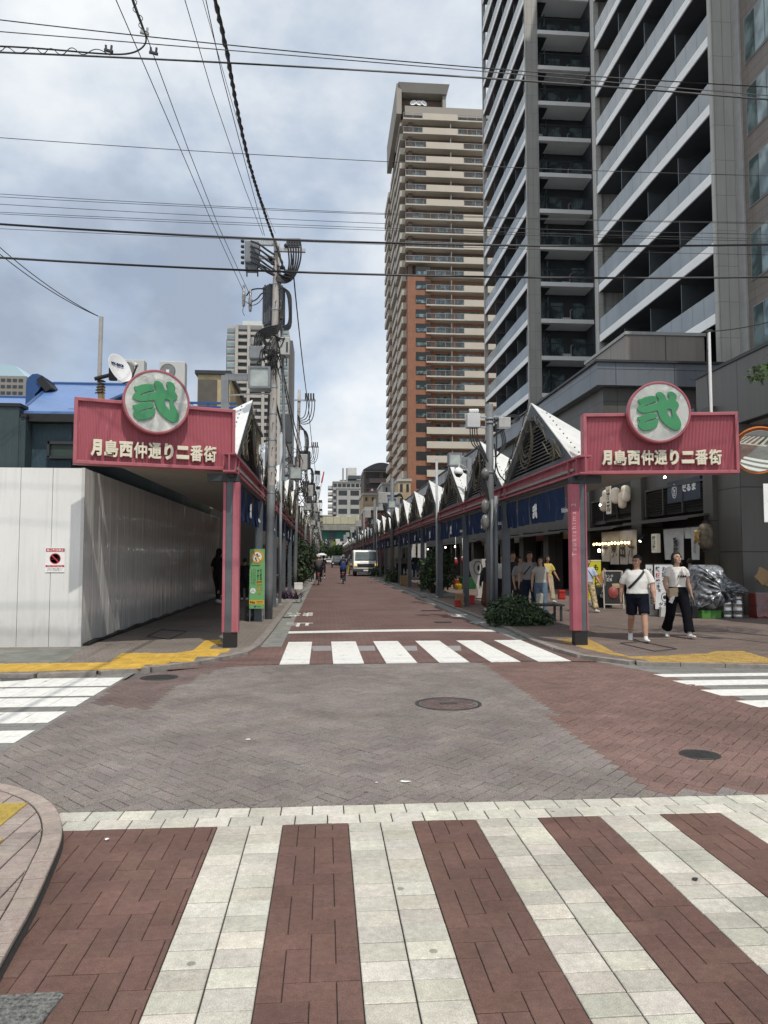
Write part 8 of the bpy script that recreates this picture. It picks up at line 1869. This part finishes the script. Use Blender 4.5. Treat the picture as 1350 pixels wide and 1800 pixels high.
WT, WT2 = CW('white_tee', (.66, .66, .64)), CW('cream_tee', (.72, .70, .66)); NVY = CW('navy_shorts', (.008, .010, .018)); BLK = CW('black_trousers', (.006, .0065, .010)); SNK = mat('white_shoe', (.66, .66, .65), .6, var=.08)
def onp(px, py, z=ZP): return gp(px, py, z)
# man in white T-shirt
p = onp(1122, 1127); Hm = at(1122, 976, p.y).z - ZP
e, hn, tor, HM = person((p.x, p.y, ZP - .005), R(-16), Hm, 'man in white T-shirt and dark shorts with a black strap across his chest, walking', WT, NVY, SNK, 'short', ((21, 5), (-13, 20)), (((.040, -.045, -.155), (.004, -.075, -.125)), ((.040, .055, -.15), (.012, .005, -.148))), low='shorts', girth=1.16, head=(R(-38), R(4)), vox=.0085)
k = Hm
belt(e, [(.085 * k, .0, .835 * k), (.062 * k, -.066 * k, .80 * k), (.005 * k, -.098 * k, .735 * k), (-.06 * k, -.095 * k, .665 * k), (-.105 * k, -.055 * k, .615 * k)], .042, BLACK, 'strap')
b = MB(); b.tube([HM @ Vector((-.034 * k, -.047 * k, .007 * k)), HM @ Vector((-.018 * k, -.057 * k, .006 * k)), HM @ Vector((0, -.059 * k, .008 * k)), HM @ Vector((.018 * k, -.057 * k, .006 * k)), HM @ Vector((.034 * k, -.047 * k, .007 * k))], .0035 * k, 5); b.build('glasses', BLACK, e)
# woman in white top
p = onp(1192, 1120); Hw = at(1192, 970, p.y).z - ZP
e, hn, tor, HM = person((p.x, p.y, ZP - .005), R(-4), Hw, 'woman in white printed top and wide black trousers carrying bags, walking', WT2, BLK, mat('white_sandal', (.62, .60, .57), .6, var=.08), 'bob', ((25, 8), (-12, 22)), (((.042, .045, -.155), (.040, .01, -.135)), ((.03, .0, -.165), (-.008, -.075, -.115))), sleeve='cap', low='wide', girth=1.06, head=(R(10), R(-14)), skin=SKIN2, vox=.0085, fem=True, toptuck=1)
k = Hw
b = MB(); b.box(-.055 * k, .055 * k, -.03 * k, .03 * k, -.06 * k, .045 * k); bag = b.build('bag', mat('beige_bag', (.42, .33, .22), .6, var=.12), e, bevel=.02); bag.location = (-.095 * k, -.10 * k, .545 * k); bag.rotation_euler = (0, R(-6), R(12)); b = MB(); b.box(-.057 * k, .057 * k, -.034 * k, -.0305 * k, -.01 * k, .047 * k); b.build('flap', MATS['beige_bag'], bag, bevel=.006)
belt(e, [(.05 * k, .0, .838 * k), (.045 * k, -.062 * k, .80 * k), (.02 * k, -.095 * k, .72 * k), (-.03 * k, -.105 * k, .64 * k), (-.075 * k, -.11 * k, .59 * k)], .012, MATS['beige_bag'], 'strap')
lettering('print_lettering', 'I AM', frame((.028 * k, -.089 * k, .725 * k), (1, .12, 0), (0, -1, -.12)), INK, e, fit=(.095 * k, .026 * k), size=.1, ext=.012, off=.002)
h = hn[1]; b = MB(); b.box(-.035, .035, -.006, .006, -.07, .07, M=Matrix.Translation(h + Vector((.02, -.035, -.01))) @ Matrix.Rotation(R(24), 4, 'Y')); b.build('phone', mat('phone_white', (.6, .58, .6), .3), e)
h = hn[0]; b = MB(); b.box(-.06, .06, -.10, .10, -.36, -.12, M=Matrix.Translation(h)); hb = b.build('handbag', BLACK, e, bevel=.02); b = MB(); b.tube([h + Vector((0, -.07, -.12)), h + Vector((0, -.02, .0)), h + Vector((0, .02, 0)), h + Vector((0, .07, -.12))], .008, 6); b.build('handle', BLACK, hb)
# others on the tower side pavement
def walker(px, py_foot, py_top, rz, label, top, bottom, X=None, Y=None, **k):
    if Y is None: p = onp(px, py_foot)
    else: p = at(px, 1000, Y); p.z = 0
    H = max(1.45, min(1.86, at(px, py_top, p.y).z - ZP))
    shoes = k.pop('shoes', SNK)
    return person((p.x, p.y, ZP - .005), rz, H, label, top, bottom, shoes, vox=.016, **k), H
LB, KH = CW('pale_blue_shirt', (.47, .52, .66)), CW('khaki', (.42, .34, .19)); (e, hn, tor, HM), H = walker(1034, 1076, 981, R(8), 'person in pale blue shirt and patterned tan trousers stepping past the pink post', LB, mat('patterned_tan_cloth', (.40, .32, .18), .85, var=.7, scale=16), hair='bun', legs=((24, 8), (-14, 14)), low='wide', skin=SKIN2, arms=(((.05, -.02, -.15), (.06, -.03, -.12)), ((.03, 0, -.16), (0, -.04, -.14))))
belt(e, [(-.05 * H, -.02, .835 * H), (.0, -.085 * H, .74 * H), (.08 * H, -.07 * H, .63 * H)], .02, DSTEEL)
(e, hn, tor, HM), H = walker(963, 1059, 978, R(10), 'person in yellow T-shirt and loose beige trousers walking near the pink post', CW('yellow_tee', (.56, .45, .13)), CW('beige_trousers', (.42, .36, .26)), low='wide', legs=((16, 4), (-12, 12)), hair='long', skin=SKIN, arms=(((.05, -.02, -.15), (.05, -.05, -.12)), ((.03, 0, -.16), (.01, -.04, -.14))), fem=True)
GT = CW('grey_striped_tee', (.27, .25, .25)); JN = CW('blue_jeans', (.055, .085, .14)); JL = CW('light_jeans', (.13, .18, .25)); DKT = CW('dark_cloth', (.03, .03, .035))
(e, hn, tor, HM), H = walker(931, 1068, 972, R(-22), 'man in grey T-shirt with a black strap and cream tote bag behind the leafy bush', GT, CW('dark_jeans', (.02, .028, .05)), Y=19.1, head=(R(40), 0), legs=((8, 2), (-6, 6)), girth=1.02)
belt(e, [(.06 * H, .0, .835 * H), (.01, -.085 * H, .75 * H), (-.085 * H, -.07 * H, .64 * H)], .03, BLACK)
b = MB(); b.box(-.13, .13, -.04, .04, -.42, -.02); tb_ = b.build('tote_bag', CW('cream_canvas', (.46, .44, .38)), e, bevel=.03); tb_.location = hn[0] + Vector((.02, -.06, -.12)); b = MB(); b.tube([(-.08, 0, -.02), (-.02, 0, .12), (.02, 0, .12), (.08, 0, -.02)], .008, 5); b.build('handle', MATS['cream_canvas'], tb_)
walker(950, 1068, 981, R(-10), 'woman in cream top and light jeans beside the man with the tote bag', CW('cream_blouse', (.44, .42, .37)), JL, Y=18.9, hair='long', fem=True, legs=((10, 3), (-8, 8)), head=(R(-20), 0), skin=SKIN2, sleeve='cap')
walker(912, 1068, 981, R(30), 'woman in grey top and long black skirt behind the man with the tote bag', GT, DKT, Y=19.9, hair='long', fem=True, low='skirt')
walker(901, 1066, 973, R(20), 'dark haired man in a black top, mostly hidden behind the grey post', DKT, DKT, Y=20.6)
walker(884, 1066, 977, R(0), 'person in white T-shirt and black trousers between the steel pole and grey post', WT, DKT, Y=21.2)
walker(858, 1075, 985, R(180), 'person in a black coat half hidden behind the steel pole', DKT, CW('brown_skirt', (.10, .05, .03)), Y=20.8, low='skirt', hair='long', sleeve='long', fem=True)
for i, (px, Y, top, bot, lb, rz, hr) in enumerate(((731, 53, DKT, JN, 'person in black jacket and blue jeans walking away behind the grey posts', 180, 'short'), (710, 58, CW('olive_top', (.16, .15, .11)), DKT, 'person in olive top under the arcade beyond the pale timber crates', 180, 'long'), (701, 62, CW('pale_top', (.32, .28, .26)), DKT, 'person in pale top farther along under the arcade', 0, 'short'), (724, 57, WT, DKT, 'person in white top beside the black jacketed walker', 20, 'long'))):
    walker(px, 1000, 968, R(rz), lb, top, bot, Y=Y, hair=hr, sleeve='long' if i == 0 else 'short', legs=((14, 4), (-12, 10)))
walker(1213, 1060, 985, R(160), 'dark clothed person standing in the shop doorway behind the woman', DKT, DKT, Y=20.2)
# by the hoarding
(e, hn, tor, HM), H = walker(384.5, 1055, 966, R(150), 'person in black clothes with pale sleeves walking along the hoarding', DKT, DKT, hair='long', Y=25.5, legs=((10, 2), (-8, 8)), skin=SKIN2)
walker(430, 1050, 985, R(170), 'person in dark clothes in the shade beside the green sign', DKT, DKT, Y=27)

# ================================================================== BICYCLES, TRUCK, CARS
def bicycle(loc, rz, label, frame_m, group, child_seat=False, basket=True):
    e = empty('bicycle', loc, label, 'bicycle', group, rz); r_ = .33       # forward is local -Y
    for y in (-.55, .5):
        b = MB(); b.tube([(0, y + r_ * math.cos(a), r_ + r_ * math.sin(a)) for a in np.linspace(0, 2 * math.pi, 29)], .022, 6, cap=False); w = b.build('wheel', BLACK, e, smooth=True)
        b = MB(); [b.tube([(0, y, r_), (0, y + r_ * .95 * math.cos(a), r_ + r_ * .95 * math.sin(a))], .004, 3) for a in np.linspace(0, 2 * math.pi, 13)[:-1]]; b.tube([(-.05, y, r_), (.05, y, r_)], .02, 6); b.build('spoke', GALV, w)
    b = MB(); hd_, bb, st = Vector((0, -.42, .85)), Vector((0, .02, .30)), Vector((0, .16, .80))
    for a, c in ((hd_ - Vector((0, -.03, .12)), bb), (bb, st), (bb, (0, .5, r_)), (st - Vector((0, 0, .15)), (0, .5, r_)), (hd_, (0, -.55, r_)), (hd_ - Vector((0, 0, .06)), st - Vector((0, 0, .12)))): b.tube([a, c], .018, 6)
    b.build('frame', frame_m, e); b = MB(); b.tube([hd_, hd_ + Vector((0, .02, .18))], .014, 6); b.tube([(-.28, -.26, 1.03), (-.12, -.40, 1.04), (.12, -.40, 1.04), (.28, -.26, 1.03)], .014, 6); b.build('handlebar', GALV, e)
    b = MB(); b.ell((0, .2, .86), (.09, .14, .045), 12, 8); b.build('saddle', BLACK, e, smooth=True)
    b = MB(); b.box(-.05, .05, .80, .84, .55, .62); b.build('rear_light', RED, e); b = MB(); b.box(-.09, .09, .25, .75, .68, .70); b.tube([(0, .62, .68), (0, .5, r_)], .01, 5); b.build('rear_carrier', GALV, e)
    b = MB(); b.tube([(-.12, .04, .20), (.12, 0, .40)], .02, 6); b.box(-.18, -.1, .0, .1, .18, .21); b.box(.1, .18, -.05, .05, .39, .42); b.build('crank_pedal', DSTEEL, e)
    b = MB(); b.tube([(.05, .5, r_), (.16, .60, .01)], .01, 5); b.build('kickstand', GALV, e)
    if basket: b = MB(); b.box(-.17, .17, -.80, -.52, .78, 1.0); b.build('basket', DSTEEL, e, bevel=.02)
    if child_seat: b = MB(); b.lathe([(.10, 0), (.20, .10), (.24, .42), (.22, .44), (.19, .12), (0, .1)], 16, Matrix.Translation((0, .55, .72))); b.build('child_seat', BLACK, e, smooth=True)
    return e
def rider(px, py, label_p, label_b, top, bottom, hair, hairm=None, child_seat=False, frame_m=DGREY, dx=0, H=1.68, shoes=SNK):
    p = onp(px, py, 0); bicycle((p.x, p.y, 0), R(180), label_b, frame_m, 'ridden bicycles', child_seat)
    return person((p.x, p.y, 0), R(180), H, label_p, top, bottom, shoes, hair, ((62, 78), (38, 40)), (((.02, -.12, -.13), (-.02, -.13, -.03)),) * 2, 'long', vox=.018, seat=(0, .2, .93), lean=.12, hairm=hairm, group='riders on bicycles'), p
BLU = CW('blue_shirt', (.035, .06, .19))
(r1, p) = rider(603, 1026, 'cyclist in blue with a cap and backpack riding away in the middle of the street', 'bicycle ridden by the cyclist in blue', BLU, CW('navy_trousers', (.03, .045, .11)), 'helmet', mat('grey_cap', (.28, .30, .33), .7), frame_m=DGREY)
b = MB(); b.box(-.15, .15, .10, .26, 1.12, 1.52); bp_ = b.build('backpack', mat('backpack_dark', (.03, .03, .035), .7), r1[0], bevel=.05); b = MB(); b.box(-.06, .06, .262, .27, 1.18, 1.34); b.build('patch', mat('backpack_yellow', (.35, .33, .03), .6), bp_)
rider(560, 1028, 'cyclist in grey jacket and white helmet riding away with a child seat behind', 'bicycle with a black child seat ridden by the white helmeted cyclist', CW('grey_jacket', (.09, .085, .08)), DKT, 'helmet', mat('white_helmet', (.70, .70, .68), .4), child_seat=True)
rider(547.5, 1022, 'dark clothed cyclist riding close to the shrubs', 'bicycle ridden by the dark clothed cyclist close to the shrubs', CW('dark_grey_top', (.06, .055, .05)), DKT, 'short', None, frame_m=DSTEEL)
(e, hn, tor, HM), H = walker(568, 1017, 978, R(180), 'person in black walking beside the white helmeted cyclist under a white parasol', DKT, DKT, hair='short', sleeve='long', legs=((12, 4), (-10, 10)), arms=(((.03, 0, -.16), (.01, -.04, -.14)), ((.03, -.05, -.12), (-.03, -.1, .06))))
pr = e.location; u_ = empty('parasol', (pr.x - .12, pr.y - .02, ZP + 1.2), 'small white parasol held by the person in black', 'umbrella'); b = MB(); b.lathe([(.0, .68), (.2, .64), (.42, .52), (.43, .515), (.2, .62), (0, .66)], 16); b.build('canopy', WHITE, u_, smooth=True); b = MB(); b.tube([(0, 0, .0), (0, 0, .7)], .01, 6); b.build('shaft', GALV, u_)
(e, hn, tor, HM), H = walker(613, 1011, 975, R(90), 'worker in dark top and yellow trousers standing at the truck corner', CW('dark_blue_top', (.03, .035, .06)), CW('yellow_trousers', (.45, .36, .06)), hair='short', legs=((4, 0), (-4, 2)))
# truck
pt = onp(643, 1013, 0); tk = empty('truck', (pt.x, pt.y, 0), 'white cab-over truck parked facing the viewer at the right kerb', 'truck'); tk['label'] = 'white cab-over truck with lit amber indicators parked at the kerb'
w = 2.1; TW = mat('truck_white', (.80, .81, .79), .3, var=.04, spec=.6)
prof = [(0, .48), (-.02, .72), (.0, 1.12), (.10, 1.32), (.34, 2.12), (.50, 2.22), (1.55, 2.25), (1.62, 2.1), (1.62, .48)]
b = MB(); b.prism([(-w / 2, y, z) for y, z in prof], (w, 0, 0)); b.build('cab', TW, tk, bevel=.05)
wn_ = Vector((0, -.80, .24)).normalized(); W0, W1 = Vector((0, .105, 1.34)), Vector((0, .335, 2.08))
b = MB(); b.prism([W0 + Vector((-.93, -.035, 0)), W0 + Vector((.93, -.035, 0)), W1 + Vector((.87, -.035, 0)), W1 + Vector((-.87, -.035, 0))], (0, .02, 0)); b.build('windscreen', mat('windscreen_glass', (.11, .14, .14), .08, var=.3, scale=1.5, spec=.8), tk)
b = MB(); [b.tube([W0 + Vector((x, -.045, .03)), W0 + Vector((x + .42, -.03, .10))], .012, 5) for x in (-.75, .1)]; b.build('wiper', BLACK, tk)
b = MB(); [b.box(-.72, .72, -.045, -.022, .78 + i * .075, .83 + i * .075) for i in range(4)]; b.build('grille', BLACK, tk); b = MB(); b.box(-1.07, 1.07, -.12, .05, .40, .64); bu_ = b.build('bumper', mat('bumper_grey', (.06, .06, .062), .5), tk, bevel=.03); b = MB(); b.box(-.2, .2, -.135, -.122, .44, .56); b.build('number_plate', WHITE, bu_); lettering('lettering', '12-34', frame((0, -.137, .5), (1, 0, 0), (0, -1, 0)), mat('plate_green', (.03, .14, .06), .6), bu_, fit=(.3, .08), size=.1) if False else None
for s in (-1, 1):
    b = MB(); b.box(s * .86 - .13, s * .86 + .13, -.05, .0, .72, .90); b.build('headlight', mat('headlamp', (.45, .46, .46), .15, spec=.8), tk, bevel=.02); b = MB(); b.box(s * .90 - .10, s * .90 + .10, -.05, .0, .93, 1.06); b.build('indicator', emis('amber_lamp', (1, .55, .10), 1.6), tk, bevel=.02)
    b = MB(); b.tube([(s * 1.05, .2, 1.95), (s * 1.25, .0, 1.95), (s * 1.25, .0, 1.3)], .018, 6); m_ = b.build('mirror_arm', BLACK, tk); b = MB(); b.box(s * 1.25 - .09, s * 1.25 + .09, -.03, .04, 1.45, 1.85); b.build('mirror', BLACK, m_, bevel=.02)
    b = MB(); b.prism([(s * 1.055, .45, 1.35), (s * 1.055, 1.4, 1.35), (s * 1.055, 1.4, 2.02), (s * 1.055, .62, 2.02)], (s * .01, 0, 0)); b.build('side_window', GLASS, tk)
    for y in (.75, 3.6): b = MB(); b.lathe([(.36, -.11), (.39, -.08), (.39, .08), (.36, .11)], 24, frame((s * .86, y, .39), (0, 1, 0), (1, 0, 0))); w_ = b.build('wheel', BLACK, tk, smooth=False); b = MB(); b.lathe([(.2, -.115), (.2, .115)], 16, frame((s * .86, y, .39), (0, 1, 0), (1, 0, 0))); b.build('hub', GALV, w_)
b = MB(); b.box(-1.0, 1.0, 1.75, 5.4, .85, 2.2); b.build('cargo_box', TW, tk, bevel=.02); b = MB(); b.box(-.8, .8, 1.63, 5.3, .5, .84); b.build('chassis', BLACK, tk); b = MB(); b.ell((.25, .75, 1.62), (.12, .12, .15), 10, 8); b.box(-.0, .5, .7, 1.0, 1.1, 1.48); b.build('driver_seat', BLACK, tk, smooth=False); b = MB(); b.box(-.5, .5, .02, .06, 1.19, 1.21); b.build('badge_edge', GALV, tk)
def car(px, Y, label, m, van=False, rz=0, h=1.45, w=1.7):
    c = at(px, 990, Y); e = empty('car', (c.x, Y, 0), label, 'car', None, rz); L = 4.2
    pf = [(0, .35), (0, .8), (.75, .95), (1.35, h), (3.2, h), (3.9, .98), (L, .9), (L, .35)] if not van else [(0, .35), (.0, .9), (.25, 1.05), (.75, h), (4.0, h), (L, .9), (L, .35)]
    b = MB(); b.prism([(-w / 2, y, z) for y, z in pf], (w, 0, 0)); b.build('body', m, e, bevel=.06)
    a, c2 = (Vector((0, pf[2][0], pf[2][1])), Vector((0, pf[3][0], pf[3][1]))); nn = Vector((0, -(c2 - a).z, (c2 - a).y)).normalized() * .02
    b = MB(); b.prism([a + nn * .5 + Vector((-w * .43, .03, .05)), a + nn * .5 + Vector((w * .43, .03, .05)), c2 + nn * .5 + Vector((w * .38, -.03, -.06)), c2 + nn * .5 + Vector((-w * .38, -.03, -.06))], nn); b.build('windscreen', GLASS, e)
    for s in (-1, 1):
        b = MB(); b.box(s * w * .36 - .14, s * w * .36 + .14, -.012, .03, .62, .76); b.build('headlight', WHITE, e)
        b = MB(); b.prism([(s * (w / 2 + .002), 1.0, .98), (s * (w / 2 + .002), 3.5, .98), (s * (w / 2 + .002), 3.1, h - .12), (s * (w / 2 + .002), 1.45, h - .12)], (s * .01, 0, 0)); b.build('side_window', GLASS, e)
        for y in (.8, 3.3): b = MB(); b.lathe([(.28, -.1), (.31, -.07), (.31, .07), (.28, .1)], 18, frame((s * (w / 2 - .1), y, .31), (0, 1, 0), (1, 0, 0))); b.build('wheel', BLACK, e)
    b = MB(); b.box(-.5, .5, -.012, .03, .42, .55); b.build('grille', BLACK, e)
    return e
CWH = mat('car_white', (.68, .68, .67), .25, var=.03, spec=.6); CSL = mat('car_silver', (.30, .31, .33), .3, metal=.5, var=.05); CDK = mat('car_dark', (.03, .032, .036), .25, var=.1)
car(577, 178, 'white car far down the street beyond the riders', CWH); car(592, 122, 'dark tall van driving in the middle of the street far beyond the cyclist', CDK, True, h=1.95); car(616, 96, 'silver car behind the truck and worker', CSL); car(598, 150, 'pale van farther down the street behind the dark van', CWH, True, h=1.9)
# tall signboards far away at the end of the street
for i, (px, py, m_, lb) in enumerate(((588, 960, mat('sign_yellowgreen', (.45, .52, .03), .6), 'small yellow green sign hanging far down the street'), (607, 948, WHITE, 'tiny round white sign by the far tree'))):
    p = at(px, py, 215); e = empty('street_sign', (p.x, 215, 0), lb, 'sign'); b = MB(); b.box(-.5, .5, -.05, .05, p.z - 1.3, p.z + 1.3); b.build('panel', m_, e); b = MB(); b.tube([(0, .1, 0), (0, .1, p.z)], .07, 6); b.build('post', GALV, e)
